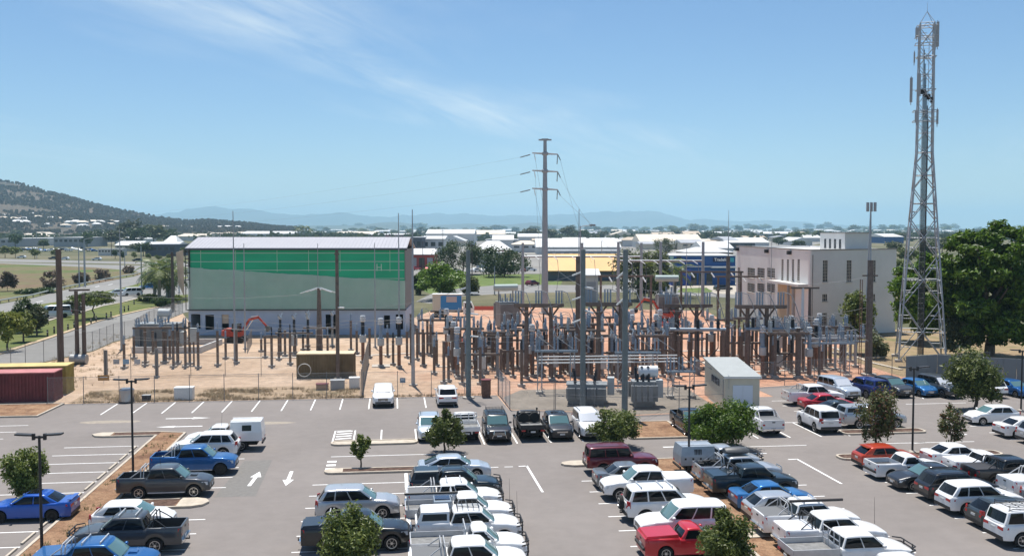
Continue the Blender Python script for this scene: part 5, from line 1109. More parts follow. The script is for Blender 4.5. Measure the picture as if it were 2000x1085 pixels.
# cream shed by the gate
def shed_by_gate():
    A, B, C = G(1416, 800), G(1483, 800), G(1376, 770); H = 2.75; d = (B - A).normalized(); dn = (C - A).normalized(); r = thing('switch_shed', 'cream rendered shed with grey skillion roof and pale double doors by the car park', 'shed', (0, 0, 0)); Mw = mat('cream_render', (.58, .54, .43), .85, var=.05, scale=.8)
    Lw = (B - A).length; Ld = (C - A).length; P = lambda u, w, z: A + d * u + dn * w + Vector((0, 0, z)); b = MB(); z2 = 3.35
    b.add([P(0, 0, 0), P(Lw, 0, 0), P(Lw, Ld, 0), P(0, Ld, 0), P(0, 0, H), P(Lw, 0, H), P(Lw, Ld, z2), P(0, Ld, z2)], [(0, 1, 5, 4), (1, 2, 6, 5), (2, 3, 7, 6), (3, 0, 4, 7)]); ob('wall', b.mesh('wall', Mw), r)
    e = .15; b = MB(); b.add([P(-e, -e, H + .0), P(Lw + e, -e, H), P(Lw + e, Ld + e, z2 + .02), P(-e, Ld + e, z2 + .02), P(-e, -e, H + .1), P(Lw + e, -e, H + .1), P(Lw + e, Ld + e, z2 + .12), P(-e, Ld + e, z2 + .12)], [(0, 3, 2, 1), (4, 5, 6, 7), (0, 1, 5, 4), (1, 2, 6, 5), (2, 3, 7, 6), (3, 0, 4, 7)]); ob('roof', b.mesh('roof', mat('grey_roof_sheet', (.34, .36, .35), .55, var=.05, scale=1)), r)
    ob('fascia', MB().add([P(-e, -e - .02, H - .06), P(Lw + e, -e - .02, H - .06), P(Lw + e, -e - .02, H + .06), P(-e, -e - .02, H + .06)], [(0, 1, 2, 3)]).mesh('fascia', mat('white_trim', (.7, .7, .68), .6)), r)
    for u0, u1 in ((.22, .51), (.515, .80)): ob('door', MB().add([P(Lw * u0, -.04, .05), P(Lw * u1, -.04, .05), P(Lw * u1, -.04, 2.1), P(Lw * u0, -.04, 2.1), P(Lw * u0, .0, .05), P(Lw * u1, .0, .05), P(Lw * u1, 0, 2.1), P(Lw * u0, 0, 2.1)], [(0, 1, 2, 3), (0, 3, 7, 4), (1, 5, 6, 2), (3, 2, 6, 7)]).mesh('door', mat('pale_door', (.62, .68, .74), .5)), r)
    w = ob('vent_window', MB().add([P(-.03, Ld * .25, 1.7), P(-.03, Ld * .62, 1.75), P(-.03, Ld * .62, 2.35), P(-.03, Ld * .25, 2.3)], [(0, 3, 2, 1)]).mesh('vent_window', M_dark), r)
    b = MB(); [b.tube(P(-.05, Ld * (.25 + .37 * k / 5), 1.7), P(-.05, Ld * (.25 + .37 * k / 5), 2.34), .03, n=5) for k in range(6)]; ob('window_bar', b.mesh('window_bar', M_steel), w)
    b = MB(); b.path([P(Lw * .1, -.1, 1.8), P(Lw * .1, -.1, 2.9), P(Lw * .1, .4, 3.0)], .02); ob('conduit', b.mesh('conduit', M_steel), r)
shed_by_gate()
# ================================================================== CONTAINERS AND SITE CLUTTER
def container(label, A, d, Lc, D, H, m, mroof, name='shipping_container', ribs=True):
    d = d.normalized(); n = Vector((d.y, -d.x, 0)); r = thing(name, label, 'container', (0, 0, 0)); a = Vector((A[0], A[1], 0)); b = MB(); k = int(Lc / .28); P = lambda u, w, z: a + d * u + n * w + Vector((0, 0, z))
    fbox(b, a, d, n, 0, Lc, .12, H - .1, -D, -.05)
    for i in range(k): u = Lc * i / k; fbox(b, a, d, n, u + .03, u + Lc / k * .55, .2, H - .12, -.05, 0)
    for i in range(int(D / .28)): w = -D * i / int(D / .28); fbox(b, a, d, n, Lc - .001, Lc + .045, .2, H - .12, w - .17, w - .03)
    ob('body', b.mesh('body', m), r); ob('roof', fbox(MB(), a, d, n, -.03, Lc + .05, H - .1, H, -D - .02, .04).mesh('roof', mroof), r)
    q = MB(); fbox(q, a, d, n, -.03, Lc + .05, 0, .14, -D - .02, .04)
    ob('base_rail', q.mesh('base_rail', m), r)
    for u in (-.04, Lc - .08): ob('corner_post', fbox(MB(), a, d, n, u, u + .14, .14, H - .1, -.08, .045).mesh('corner_post', m), r)
    return r
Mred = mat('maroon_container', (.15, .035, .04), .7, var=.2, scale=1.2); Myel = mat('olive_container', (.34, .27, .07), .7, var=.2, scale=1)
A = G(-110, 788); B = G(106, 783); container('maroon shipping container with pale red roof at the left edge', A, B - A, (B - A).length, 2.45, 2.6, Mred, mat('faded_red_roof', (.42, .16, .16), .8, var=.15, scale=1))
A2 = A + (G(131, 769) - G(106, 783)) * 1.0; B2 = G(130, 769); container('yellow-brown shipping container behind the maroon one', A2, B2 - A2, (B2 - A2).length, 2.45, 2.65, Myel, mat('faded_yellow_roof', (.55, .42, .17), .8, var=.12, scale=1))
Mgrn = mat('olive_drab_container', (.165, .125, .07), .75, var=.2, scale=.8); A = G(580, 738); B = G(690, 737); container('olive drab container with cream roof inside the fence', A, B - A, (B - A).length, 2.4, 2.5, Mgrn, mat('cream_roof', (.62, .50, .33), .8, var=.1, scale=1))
p = G(595, 740); b = MB(); pts = [Vector((.65 * math.cos(t / 20 * 6.283), 0, .95 + .65 * math.sin(t / 20 * 6.283))) for t in range(21)]; [b.path([q + Vector((0, .05 * k, 0)) for q in pts], .04, 5) for k in range(3)]
tag(ob('cable_coil', b.mesh('cable_coil', mat('grey_hose', (.42, .42, .4), .6)), None, (p.x, p.y - .25, 0)), 'coil of grey cable leaning on the olive container', 'cable')
def cabinet(label, x, y, w, d, h, m, lid=None, name='equipment_cabinet', cat='cabinet', legs=0):
    p = G(x, y); r = thing(name, label, cat, (p.x, p.y, 0)); ob('body', MB().bb(-w / 2, w / 2, 0, d, legs + .06, h).mesh('body', m), r); ob('lid', MB().bb(-w / 2 - .04, w / 2 + .04, -.04, d + .04, h, h + .07).mesh('lid', lid or m), r); ob('plinth', MB().bb(-w / 2 + .04, w / 2 - .04, .04, d - .04, 0, .06 + legs).mesh('plinth', M_footing if not legs else M_rust), r)
    for k in (-1, 1): ob('door', MB().bb(*((-w / 2 + .06, -.02) if k < 0 else (.02, w / 2 - .06)), -.025, 0, legs + .12, h - .06).mesh('door', m), r)
    return r
Mwh = mat('white_enamel', (.74, .74, .72), .5); Mgy = mat('grey_enamel', (.35, .36, .36), .55)
cabinet('white equipment box on the weedy strip left of centre', 358, 781, 1.6, 1.0, 1.05, Mwh); cabinet('small red-brown box beside the grey kiosk', 629, 761, 1.1, .8, .5, mat('tan_box', (.45, .3, .2), .7), Mred); cabinet('grey kiosk box at the foot of the brown pole', 659, 761, 1.3, .9, .85, Mgy); cabinet('white-grey kiosk box beside the side fence', 692, 759, .95, .9, 1.0, Mwh); cabinet('rusty brown upright kiosk with red roof near the fence', 950, 776, .8, .8, 1.55, M_rust, Mred, legs=.2)
p = G(248, 785); b = MB().lathe((0, 0, .02), [(.5, 0), (.62, .1), (.6, .6), (.64, 1.1), (.5, 1.25)], 11); rg = random.Random(4); b.v = [(x + rg.uniform(-.06, .06), y + rg.uniform(-.06, .06), z) for x, y, z in b.v]
o = thing('wrapped_drum', 'foil wrapped drum beside the front fence', 'drum', (p.x, p.y, 0)); ob('wrapping', b.mesh('wrapping', mat('foil', (.4, .4, .41), .3, .8)), o); ob('pallet', MB().bb(-.7, .7, -.6, .6, 0, .05).mesh('pallet', M_post), o)
p = G(285, 783); o = thing('scrap_crate', 'dark crate on the ground beside the wrapped drum', 'crate', (p.x, p.y, 0)); ob('box', MB().bb(-.35, .35, 0, .5, 0.02, .5).mesh('box', M_dark), o); ob('lid', MB().bb(-.37, .37, -.02, .52, .5, .54).mesh('lid', Mgy), o)
for i, (x, y, w, h, c) in enumerate([(785, 747, .5, .45, (.2, .25, .3)), (203, 770, 1.0, .5, (.45, .22, .04))]):
    p = G(x, y); o = thing('warning_sign', ['small blue-grey notice on the fence behind the white ute', 'orange notice hanging on the front gate'][i], 'sign', (p.x, 89.86 if i == 0 else p.y, 0)); ob('plate', MB().bb(-w / 2, w / 2, -.01, .01, 1.3, 1.3 + h).mesh('plate', mat('notice' + str(i), c, .5)), o); ob('bracket', MB().tube((0, .03, 1.0), (0, .03, 1.35 + h), .015).mesh('bracket', M_steel), o); ob('plate_text', MB().bb(-w * .35, w * .35, -.016, -.011, 1.3 + h * .55, 1.3 + h * .75).mesh('plate_text', Mwh), o)
# ================================================================== FENCES (chain link: posts, rails and woven wire)
WIRE = mat('chainlink_wire', (.30, .31, .32), .5, .4)
M_fpost = mat('weathered_fence_steel', (.20, .205, .21), .6, .3)
def fence(label, pts, h=2.3, gap=2.95, mid=False, pm=None, wire=.11, wr=.0042, name='chain_link_fence', barbs=True, hp=None):
    pm = pm or M_fpost; r = thing(name, label, 'fence', (pts[0][0], pts[0][1], 0)); o0 = Vector((pts[0][0], pts[0][1], 0)); pk = ('fpost', h, pm.name)
    if pk not in MATS: MATS[pk] = MB().tube((0, 0, 0), (0, 0, h + .08), .032, n=6).mesh('post', pm)
    for a, c in zip(pts, pts[1:]):
        a = Vector((a[0], a[1], 0)) - o0; c = Vector((c[0], c[1], 0)) - o0; d = c - a; L = d.length; d.normalize(); k = max(1, round(L / gap))
        for i in range(k + 1):
            if i == 0 and a.length > .01: continue
            ob('post', MATS[pk], r, a + d * (L * i / k))
        ob('top_rail', MB().tube(a + Vector((0, 0, h)), c + Vector((0, 0, h)), .015, n=5).mesh('top_rail', pm), r)
        if mid: ob('rail', MB().tube(a + Vector((0, 0, h * .55)), c + Vector((0, 0, h * .55)), .02, n=5).mesh('rail', pm), r)
        ob('bottom_wire', MB().tube(a + Vector((0, 0, .12)), c + Vector((0, 0, .12)), .01, n=4).mesh('bottom_wire', pm), r)
        if wire:
            b = MB(); nw = int((L + h) / wire); nn = Vector((-d.y, d.x, 0)) * .004
            vs = []; fs = []
            for sg in (1, -1):
                for j in range(nw):
                    u = -h + j * (L + h) / nw; z0, z1 = .1, h; u0, u1 = u, u + (h - .1)
                    if u0 < 0: z0 = .1 - u0; u0 = 0
                    if u1 > L: z1 = h - (u1 - L); u1 = L
                    if z1 - z0 < .05: continue
                    P = lambda uu, z: (a + d * (uu if sg > 0 else L - uu) + Vector((0, 0, z)))
                    p, q = P(u0, z0), P(u1, z1); w = Vector((0, 0, wr)); o = len(vs); m = nn * sg
                    vs += [p - w + m, p + w + m, p + nn * 2 * sg, q - w + m, q + w + m, q + nn * 2 * sg]; fs += [(o, o + 1, o + 4, o + 3), (o + 1, o + 2, o + 5, o + 4), (o + 2, o, o + 3, o + 5)]
            b.add(vs, fs); o = ob('wire_mesh', b.mesh('wire_mesh', WIRE), r); o['kind'] = 'stuff'
    return r
fence('long chain link fence at the head of the car park bays', [(-30, 89.95), (-3.0, 89.95)]); fence('chain link fence behind the parked white ute and SUV', [(-2.7, 89.95), (9.55, 89.95)])
fence('chain link fence turning towards the car park beside the rusty kiosk', [(9.6, 89.8), (9.75, 82.3), (13.4, 81.5)], 2.4)
fence('chain link fence and gate before the front transformers', [(13.5, 81.4), (19.6, 78.75), (27.5, 79.75)], 2.6, 3.4, True)
fence('chain link fence right of the cream shed', [(34.6, 91.3), (41.2, 92.6), (62, 96.2)], 2.4)
fence('inner chain link fence across the sandy yard', [G(206, 739), G(305, 736), G(440, 733), G(580, 731)], 2.4)
fence('short side fence running back beside the kiosk boxes', [(-2.9, 90.1), G(716, 722), G(720, 708)], 2.5, 1.6)
fence('tall chain link fence beside the service road', [G(-40, 737), G(50, 714.5), G(181, 684.6), G(222, 667), G(264, 657), G(292, 637), G(357, 611)], 2.4, 3.2)
fence('small pipe fence beside the excavator', [G(483, 689), G(492, 670)], 1.9, 1.3, wire=0); fence('rear fence behind the switchyard', [G(1100, 596), G(1240, 598), G(1440, 602)], 2.3, 4, wire=.22, wr=.008)
p = [G(1770, 746), G(1830, 742), G(1985, 752), G(2100, 765)]; wl = thing('grey_wall', 'long grey metal panel wall behind the far right cars', 'wall', (0, 0, 0))
for i, (a, c) in enumerate(zip(p, p[1:])):
    n = 6 if i else 3
    for k in range(n): q0 = a.lerp(c, k / n); q1 = a.lerp(c, (k + .985) / n); dd = (q1 - q0).normalized(); nn = Vector((dd.y, -dd.x, 0)); ob('panel', fbox(MB(), q0, dd, nn, 0, (q1 - q0).length, .02, 2.6, -.1, 0).mesh('panel', mat('grey_panel', (.19, .20, .205), .7, var=.06, scale=.5)), wl)
b = MB(); a, d_, n_, L_ = wallframe(G(1700, 738), G(1850, 728)); 
# bollards along the verge
bl = MB().tube((0, 0, 0), (0, 0, .95), .13, .12, 7).tube((0, 0, .95), (0, 0, 1.0), .14, .08, 7).mesh('bollard_post', mat('dark_timber', (.07, .06, .05), .9)); bs = MB().bb(-.1, .1, -.145, -.13, .6, .75).mesh('reflector', mat('reflector_white', (.6, .6, .58), .4))
for i, (x, y) in enumerate([(93, 657), (106, 650), (133, 645), (145, 640), (178, 632), (188, 628), (208, 622), (217, 619), (235, 613), (243, 608), (251, 606), (262, 594)]):
    p = G(x, y); o = thing('bollard', f'{ordn(i)} dark timber bollard from the left along the grass verge', 'bollard', (p.x, p.y, 0), 0, 'timber bollards on the verge'); ob('post', bl, o); ob('reflector', bs, o)
gr = thing('guard_rail', 'grey guard rail along the far side of the road', 'guard rail', (0, 0, 0)); pts = px([(-30, 601), (0, 592), (64.7, 580.4), (116, 567), (156, 558.6), (205.7, 548.7), (260, 538.7), (290, 531)]); b = MB(); [b.tube(a + Vector((0, 0, .65)), c + Vector((0, 0, .65)), .17, n=5) for a, c in zip(pts, pts[1:])]; ob('rail', b.mesh('rail', mat('rail_steel', (.30, .33, .31), .6)), gr)
for a, c in zip(pts, pts[1:]):
    for k in range(4): q = a.lerp(c, k / 4); ob('post', MB().bb(-.08, .08, -.08, .08, 0, .7).mesh('post', M_post) if 'gpost' not in MATS else MATS['gpost'], gr, q)
# ================================================================== LAMP POSTS
def lamp(label, p, ytop):
    h = HT(p, ytop); r = thing('lamp_post', label, 'lamp post', (p[0], p[1], 0), R(random.uniform(-4, 4)), 'car park lamp posts'); Mk = mat('black_powdercoat', (.02, .02, .022), .5)
    ob('pole', MB().tube((0, 0, 0), (0, 0, h), .075, .06, 10).mesh('pole', Mk), r); ob('base_plate', MB().lathe((0, 0, 0), [(.26, 0), (.26, .14), (.09, .2)], 10).mesh('base_plate', M_footing), r)
    br = ob('bracket', MB().bb(-.32, .32, -.05, .05, h - .12, h - .02).bb(-.32, -.2, -.07, .07, h - .2, h + .1).bb(.2, .32, -.07, .07, h - .2, h + .1).mesh('bracket', Mk), r)
    for sg in (-1, 1): ob('lamp_head', MB().box((sg * .68, 0, h + .06), (.78, .34, .07), 0, ('Y', -.06 * sg)).mesh('lamp_head', Mk), r); ob('lens', MB().box((sg * .75, 0, h + .018), (.5, .26, .02), 0, ('Y', -.06 * sg)).mesh('lens', M_head), r)
lamp('black twin-head lamp post at the bottom left corner', Vector((-16.5, 48.2, 0)), 850); lamp('black twin-head lamp post behind the dark grey ute', G(260, 924), 742); lamp('black twin-head lamp post beside the broad round tree', G(1345, 929), 754); lamp('black twin-head lamp post behind the orange hatchback', G(1782, 884), 718); lamp('black twin-head lamp post at the right edge', G(1994, 803), 684)
# ================================================================== POLES, TOWER
def pole(label, x, yb, yt, r0, r1, m, name='pole', cat='pole', tip=None, arms=(), group=None, cap=True):
    p = G(x, yb); h = HT(p, yt); t = thing(name, label, cat, (p.x, p.y, 0), -YAW, group); ob('shaft', MB().tube((0, 0, 0), (0, 0, h), r0, r1, 10).mesh('shaft', m), t); ob('footing', MB().lathe((0, 0, 0), [(r0 * 2.2, 0), (r0 * 2.2, .12), (r0 * 1.1, .14)], 10).mesh('footing', M_footing), t)
    if tip: ob('spike', MB().tube((0, 0, h), (0, 0, HT(p, tip)), max(.03, r1 * .35), .018, 6).mesh('spike', M_steel), t)
    for (z, w) in arms: ob('crossarm', MB().bb(-w / 2, w / 2, -.07, .07, h + z - .08, h + z + .08).mesh('crossarm', m), t)
    return t, p, h
Mtimber = mat('timber_pole', (.115, .088, .075), .9, var=.25, scale=2, stretch=(4, 4, .3)); Mgp = mat('grey_green_pole', (.17, .20, .20), .6, .2, var=.12, scale=1.5); Mgp2 = mat('light_steel_pole', (.33, .355, .38), .5, .3, var=.06, scale=1)
pole('thick weathered timber pole rising at far left before the road', 119, 714, 487, .36, .30, Mtimber); pole('brown steel pole left of the green building top', 660, 739, 488, .2, .17, M_post, arms=((-.4, .5),)); pole('tapered brown pole before the green mesh with insulator crown', 624, 686, 562, .42, .2, M_post)
pole('grey-green strain pole right of the white SUV', 915, 777, 488, .25, .20, Mgp); pole('grey-green strain pole behind the dark grey SUV', 1138, 800, 487, .25, .20, Mgp); pole('grey-green strain pole behind the dense round bush', 1220, 812, 487, .26, .21, Mgp)
pole('dark pole beside the palm cluster', 338, 607, 492, .3, .24, Mtimber, arms=((-.5, 1.6),)); pole('brown lightning pole left of the white building', 1420, 722, 500, .30, .2, M_post, tip=410, name='lightning_mast', cat='mast'); t_, p_, h_ = pole('brown communications pole before the white building', 1696, 731, 508, .38, .3, M_post, arms=((-1.6, 1.6),), name='antenna_pole', tip=403)
b = MB(); hh = HT(p_, 404); [b.box((.42 * math.cos(k * 1.05), .42 * math.sin(k * 1.05), hh), (.2, .12, .95), k * 1.05) for k in range(6)]; ob('panel_antenna', b.mesh('panel_antenna', mat('antenna_grey', (.35, .36, .37), .6)), t_); ob('mast_tube', MB().tube((-.35, 0, h_ - 4), (-.05, 0, hh), .07, n=6).mesh('mast_tube', M_steel), t_)
b = MB(); [b.tube((-.9, -.3 + .6 * k, 0), (-.9, -.3 + .6 * k, h_ - 2), .05, n=5) for k in (0, 1)]; [b.tube((-.9, -.3, z), (-.9, .3, z), .03, n=4) for z in range(1, int(h_) - 2)]; ob('ladder', b.mesh('ladder', M_rust), t_)
mi = 0
for (x, yb, yt, r0, lab) in [(459, 702, 412, .15, 'tall thin grey lightning mast crossing the left of the green building'), (479, 681, 475, .14, 'shorter thin grey mast beside the excavator'), (733, 678, 474, .13, 'thin grey mast before the right part of the green building'), (780, 715, 416, .13, 'tall thin mast at the right end of the green building'), (807, 752, 409, .2, 'thick based tall grey mast right of the green building'), (238, 683, 447, .17, 'grey lightning mast beside the service road fence'), (1130, 700, 408, .11, 'slender lightning spike behind the middle strain pole'), (622, 655, 475, .08, 'slender spike behind the tapered brown pole'), (1340, 640, 474, .09, 'slender mast behind the gantries'), (1505, 640, 470, .09, 'slender mast before the white building windows')]:
    pole(lab, x, yb, yt, r0, .04, Mgp2, 'lightning_mast', 'mast', group='lightning masts')
# twin poles with crossarm and a drum transformer at their foot
p = G(158, 709); h = HT(p, 567); r = thing('twin_pole', 'pair of dark timber poles joined by a crossarm with a drum at the foot', 'pole', (p.x, p.y, 0), -YAW)
for sx, hh in ((-.38, h), (.42, h - .4)): ob('shaft', MB().tube((sx, 0, 0), (sx, 0, hh), .25, .2, 9).mesh('shaft', Mtimber), r)
ob('crossarm', MB().box((0, 0, h + .05), (2.2, .2, .2), .4).mesh('crossarm', Mtimber), r); ob('drum', MB().lathe((0, -.5, .55), [(.3, -.95), (.55, -.9), (.55, .9), (.3, .95)], 14, 'X').mesh('drum', mat('dull_zinc', (.36, .36, .35), .5, .4), True), r)
# steel monopole with three crossarms
def monopole():
    p = G(1064, 612); h = HT(p, 273); r = thing('steel_monopole', 'tall grey steel transmission pole with three pairs of arms', 'transmission pole', (p.x, p.y, 0), -YAW); z = lambda y: HT(p, y); s = PXM(p)
    ob('shaft', MB().tube((0, 0, 0), (0, 0, z(375)), .66, .45, 14).tube((0, 0, z(375)), (0, 0, h), .45, .30, 14).mesh('shaft', Mgp2, True), r); Mi = mat('strain_string', (.22, .25, .27), .4)
    ob('flange', MB().lathe((0, 0, 0), [(1.1, 0), (1.1, .2), (.7, .22)], 14).mesh('flange', M_footing), r)
    ob('top_arm', MB().bb(-1.15, 1.15, -.12, .12, h - .15, h + .12).bb(-.6, .6, -.3, .3, h - .1, h + .2).mesh('top_arm', Mgp2), r)
    for y in (300, 334, 369):
        zz = z(y); ob('arm', MB().tube((0, 0, zz), (-2.3, 0, zz + .12), .2, .12, 6).tube((0, 0, zz), (2.3, 0, zz - .12), .2, .12, 6).lathe((0, 0, zz - .3), [(.46, 0), (.56, .1), (.56, .5), (.46, .6)], 12).mesh('arm', Mgp2), r)
        ob('insulator_string', MB().ins((2.25, 0, zz - .2), (2.15, 0, zz - 1.9), .12, 8, 6).mesh('insulator_string', Mi), r); ob('insulator_string', MB().ins((2.3, 0, zz - .2), (2.75, -.3, zz - 1.2), .11, 7, 6).mesh('insulator_string', Mi), r)
        ob('insulator_string', MB().ins((-1.9, 0, zz - .1), (-1.7, 0, zz - 1.2), .1, 6, 6).mesh('insulator_string', M_insw), r); ob('insulator_string', MB().ins((-2.7, 1, zz - .12), (-4.4, 3, zz - .45), .12, 8, 6).mesh('insulator_string', Mi), r)
        for q, (ex, ey, yy) in enumerate([(330, 390, y + 38), ]):
            e = G(330, 520) - p; e = Matrix.Rotation(YAW, 3, 'Z') @ Vector((e.x * 1.4, e.y * 1.4, 0)); a = Vector((-4.4, 3, zz - .45)); pts = []
            for k in range(13): t = k / 12; pts.append(a.lerp(Vector((e.x, e.y, zz - 6)), t) + Vector((0, 0, -9 * 4 * t * (1 - t) * .25)))
            ob('conductor', MB().path(pts, .010, 4).mesh('conductor', M_wire), r)
        tgt = [(1150 + 60 * [300, 334, 369].index(y), 615)][0]; e = G(*tgt) - p; e = Matrix.Rotation(YAW, 3, 'Z') @ Vector((e.x, e.y, 0)); a = Vector((2.75, -.3, zz - 1.2)); pts = []
        for k in range(9): t = k / 8; pts.append(a.lerp(Vector((e.x, e.y - 6, 9.5)), t) + Vector((0, 0, -2.5 * 4 * t * (1 - t) * .5)))
        ob('conductor', MB().path(pts, .018, 4).mesh('conductor', M_wire), r)
        pts = [Vector((-1.7, 0, zz - 1.2)).lerp(Vector((2.0 - 3 * (y == 334), -8, 9.5)), k / 6) + Vector((0, -.3 * k * (6 - k) / 9, -.2 * k * (6 - k))) for k in range(7)]; ob('conductor', MB().path(pts, .018, 4).mesh('conductor', M_wire), r)
monopole()
def lattice_tower():
    C = (G(1742, 695) + G(1850, 705)) / 2; C = G(1797, 702); r = thing('lattice_tower', 'tall grey steel lattice communications tower with panel antennas', 'tower', (C.x, C.y, 0), R(-24)); H = HT(C, 46); hw = lambda z: lerp(2.55, .84, min(1, z / (H * .62))) if z < H * .62 else lerp(.84, .76, (z - H * .62) / (H * .38))
    zs = [0.0]; z = 0
    while z < H - .6: z += max(1.0, hw(z) * 1.35); zs.append(min(z, H))
    Mt = mat('tower_steel', (.38, .40, .42), .5, .35); cr = lambda i, z: Vector((hw(z) * (1, 1, -1, -1)[i], hw(z) * (1, -1, -1, 1)[i], z))
    for i in range(4):
        b = MB(); [b.tube(cr(i, z0), cr(i, z1), .105, .095, 6, True) for z0, z1 in zip(zs, zs[1:])]; ob('leg', b.mesh('leg', Mt), r); ob('footing', MB().bb(*(lambda c: (c.x - .4, c.x + .4, c.y - .4, c.y + .4))(cr(i, 0)), 0, .25).mesh('footing', M_footing), r)
    for k, (z0, z1) in enumerate(zip(zs, zs[1:])):
        b = MB(); rr = .055 if z0 < H * .6 else .036
        for i in range(4):
            j = (i + 1) % 4; 
            m = (cr(i, z1) + cr(j, z1)) / 2
            if k % 2 == 0: b.tube(cr(i, z0), m, rr, n=4).tube(cr(j, z0), m, rr, n=4)
            else: m0 = (cr(i, z0) + cr(j, z0)) / 2; b.tube(m0, cr(i, z1), rr, n=4).tube(m0, cr(j, z1), rr, n=4)
            if k % 2 == 0: b.tube(cr(i, z1), cr(j, z1), rr, n=4)
            if z0 < H * .45: b.tube((cr(i, z0) + cr(i, z1)) / 2, (cr(i, z0) + m) / 2 if k % 2 == 0 else (m0 + cr(i, z1)) / 2, rr * .8, n=4).tube((cr(j, z0) + cr(j, z1)) / 2, (cr(j, z0) + m) / 2 if k % 2 == 0 else (m0 + cr(j, z1)) / 2, rr * .8, n=4)
        ob('bracing', b.mesh('bracing', Mt), r)
    b = MB(); [b.tube((.0 + .3 * s, .25, .5), (.0 + .3 * s, .25, H - 2), .03, n=4) for s in (-1, 1)]; [b.tube((-.3, .25, z * .6), (.3, .25, z * .6), .02, n=3) for z in range(1, int((H - 2) / .6))]; ob('ladder', b.mesh('ladder', Mt), r)
    b = MB(); [b.bb(-.27 + .11 * k, -.19 + .11 * k, -.2, -.1, .6, H - 3 - k * 1.6) for k in range(6)]; ob('feeder_cable', b.mesh('feeder_cable', M_insk), r)
    for i in range(4): b = MB().tube(cr(i, H), (0, 0, H + 1.35), .03, n=5); ob('apex_strut', b.mesh('apex_strut', Mt), r)
    ob('lightning_rod', MB().tube((0, 0, H + 1.3), (0, 0, H + 2.4), .025, .012, 5).mesh('lightning_rod', Mt), r); Ma = mat('antenna_grey', (.42, .43, .44), .6)
    def ant(x, y, z0, z1, w=.32, rz=0): ob('panel_antenna', MB().box((x, y, (z0 + z1) / 2), (w, .16, z1 - z0), rz).mesh('panel_antenna', Ma), r); ob('antenna_mount', MB().tube((x, y + .15, z0 - .3), (x, y + .15, z1 + .2), .045, n=6).tube((x, y + .15, (z0 + z1) / 2), (0, 0, (z0 + z1) / 2), .035, n=5).mesh('antenna_mount', Mt), r)
    zz = lambda y: HT(C, y)
    ant(1.1, -.6, zz(94), zz(46), .3); ant(1.0, .4, zz(92), zz(50), .28, .5); ant(-1.1, -.5, zz(74), zz(55), .3, -.5); ant(-1.6, -.5, zz(200), zz(152), .3); ant(-.85, -1.2, zz(190), zz(146), .42); ant(-1.3, -.2, zz(122), zz(102), .16); ant(1.25, -.6, zz(244), zz(216), .22); ant(-1.0, -.8, zz(240), zz(216), .36)
    for y, w in ((52, 2.2), (72, 2.4), (86, 2.4), (112, 2.0), (176, 2.0), (217, 2.6), (237, 2.6)):
        b = MB(); q = zz(y); [b.tube((-w / 2, s, q), (w / 2, s, q), .05, n=5) for s in (-.85, .85)]; [b.tube((s, -.85, q), (s, .85, q), .05, n=5) for s in (-w / 2, w / 2)]; ob('platform_ring', b.mesh('platform_ring', Mt), r)
    b = MB(); [b.box((-.5 + .4 * k, -.7 + .2 * k, zz(180) - .3 * k), (.35, .3, .6), k) for k in range(4)]; ob('radio_unit', b.mesh('radio_unit', M_black), r)
lattice_tower()

# inner double gate: thick gate posts and pale notices
for i, (x, y) in enumerate([(205, 739), (209, 739), (305, 736), (308, 736)]): pole(f'{ordn(i)} thick grey gate post from the left in the inner fence', x, y, y - 56, .1, .1, M_fpost, 'gate_post', 'post', group='inner gate posts')
for i, (x, c) in enumerate([(228, (.36, .40, .44)), (247, (.20, .34, .48)), (269, (.36, .40, .44))]):
    p = G(x, 738); o = thing('gate_notice', ['pale grey notice on the inner gate, left one', 'blue notice on the inner gate, middle one', 'pale grey notice on the inner gate, right one'][i], 'sign', (p.x, p.y - .05, 0)); ob('plate', MB().bb(-.3, .3, -.012, .012, 1.45, 1.95).mesh('plate', mat('gate_notice' + str(i), c, .5)), o); ob('clip', MB().bb(-.2, .2, .012, .03, 1.85, 1.9).mesh('clip', M_fpost), o)
# ================================================================== SUBSTATION EQUIPMENT
MC = {}
def cm(key, fn):
    if key not in MC: MC[key] = fn()
    return MC[key]
def post_m(h, r=.13, m=None, n=7): m = m or M_post; return cm(('post', round(h, 2), r, m.name), lambda: MB().tube((0, 0, 0), (0, 0, h), r, r, n).tube((0, 0, h - .03), (0, 0, h), r * 1.5, r * 1.5, n).mesh('post', m))
def foot_m(): return cm('foot', lambda: MB().bb(-.34, .34, -.34, .34, 0, .22).mesh('footing', M_footing))
def ins_m(h, r, m, k=8, core=.5): return cm(('ins', round(h, 2), r, m.name, k), lambda: MB().ins((0, 0, 0), (0, 0, h), r, k, 7, core).tube((0, 0, h - .02), (0, 0, h + .06), r * .5, n=6).mesh('insulator', m))
M_brown2 = mat('brown_beam', (.155, .125, .105), .75, .1, var=.2, scale=2); M_bgal = mat('blue_galvanised', (.27, .32, .37), .45, .35, var=.06, scale=2); M_tank = mat('transformer_grey', (.235, .255, .265), .55, .1, var=.10, scale=1.2); M_tankl = mat('pale_tank', (.42, .45, .45), .5, var=.08, scale=1); M_mint = mat('mint_tank', (.36, .45, .43), .5, var=.06, scale=1)
SUBN = {}
def loc(x, y): p = G(x, y); return (p.x, p.y, 0)
